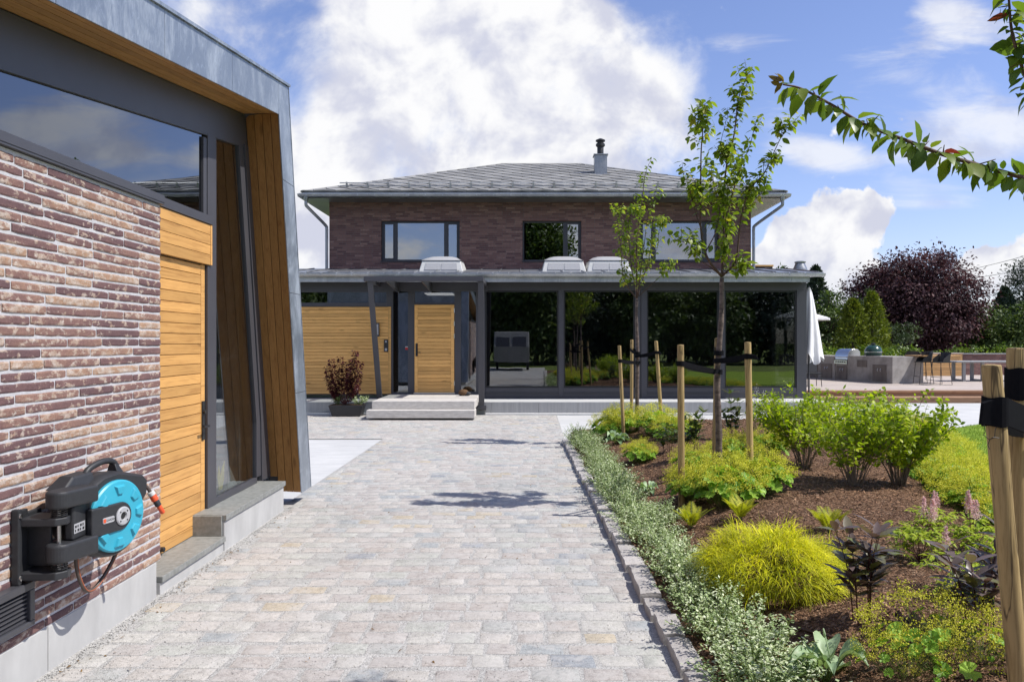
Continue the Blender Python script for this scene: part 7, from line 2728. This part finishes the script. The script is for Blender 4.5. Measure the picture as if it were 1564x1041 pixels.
# overhead lines
for (x0, y0, z0, x1, y1, z1, lb) in ((PX(1480, 60), 60, PZ(412, 60), PX(1700, 40), 40, PZ(346, 40), 'upper black overhead line crossing the sky at the right edge'), (PX(1485, 60), 60, PZ(425, 60), PX(1700, 40), 40, PZ(376, 40), 'lower black overhead line crossing the sky at the right edge')):
    m = MB(); n = 14
    m.tube([(x0 + (x1 - x0) * k / n, y0 + (y1 - y0) * k / n, z0 + (z1 - z0) * k / n - .18 * math.sin(math.pi * k / n)) for k in range(n + 1)], .016, 5)
    tag(m.build('power_line', black_metal, offset=(x0, y0, z0)), lb, 'cable', 'overhead lines')

# ------------------------------------------------------------------ what the windows mirror: trees and a caravan behind the camera
random.seed(77)
i = 0
for (x, y, h, r, mt, kind, seed) in ((-19, -24, 7.5, 3.6, lf_decid, 0, 61), (-13, -22, 7.0, 3.2, lf_spruce, 0, 62), (-7.5, -23, 7.6, 3.4, lf_decid, 0, 63), (0.6, -22, 14.0, 3.2, lf_decid, 0, 64), (4.8, -24, 7.8, 3.2, lf_spruce, 0, 65), (9.5, -22, 7.4, 3.4, lf_decid, 0, 66),
                                 (15, -23, 7.0, 3.6, lf_decid, 0, 67), (21, -24, 7.6, 3.6, lf_spruce, 0, 68), (27, -22, 7.2, 3.6, lf_decid, 0, 69), (-25, -25, 7.5, 3.6, lf_decid, 0, 70), (-16, -31, 8.6, 4.4, lf_spruce, 0, 71), (-10, -31, 8.8, 4.4, lf_decid, 0, 72), (-4, -30, 8.8, 4.4, lf_spruce, 0, 73), (3, -31, 8.8, 4.4, lf_decid, 0, 74), (8, -30, 8.8, 4.4, lf_decid, 0, 75), (13, -31, 8.6, 4.4, lf_spruce, 0, 76), (18, -31, 8.4, 4.4, lf_decid, 0, 77), (-22, -32, 8.6, 4.4, lf_decid, 0, 78)):
    crown_tree('street_tree', 'leafy tree behind the viewpoint, %s from the left, mirrored in the glazing' % ORD[i], (x, y, GZ), h, r, r, .3, mt, 210 if h < 12 else 620, 56, .38, .2, group='trees mirrored in the glazing', seed=seed)
    i += 1
cv_ = empty('caravan', (-1.0, -9, 0), 'white caravan parked behind the viewpoint, mirrored in the glazing', 'caravan')
m = MB(); pr = [(-7.2, .55), (-7.05, 1.5), (-7.5, 2.45), (-11.6, 2.5), (-11.9, 1.4), (-11.8, .55)]
m.prism([(-2.1, a, b) for a, b in pr], (2.2, 0, 0)); m.build('body', simple('dimmed_caravan_panel', (0.26, 0.26, 0.25), (0.21, 0.21, 0.20), 3, 0.5, 0.3), cv_, bevel=.06, seg=3)  # white body coloured grey so that its mirror image in the glazing stays dim
for xa_, xb_ in ((-1.95, -1.1), (-.9, -.1)):
    m = MB(); m.hexa([(xa_, -7.05, 1.50), (xb_, -7.05, 1.50), (xb_, -7.10, 1.50), (xa_, -7.10, 1.50)], [(xa_, -7.26, 2.1), (xb_, -7.26, 2.1), (xb_, -7.36, 2.1), (xa_, -7.36, 2.1)]); m.build('window', dark_metal, cv_)
for x in (-2.0, .0):
    m = MB(); m.lathe([(.2, -.09), (.31, -.08), (.31, .08), (.2, .09)], (x, -9.8, .31), (1, 0, 0), 20); m.build('wheel', black_metal, cv_)
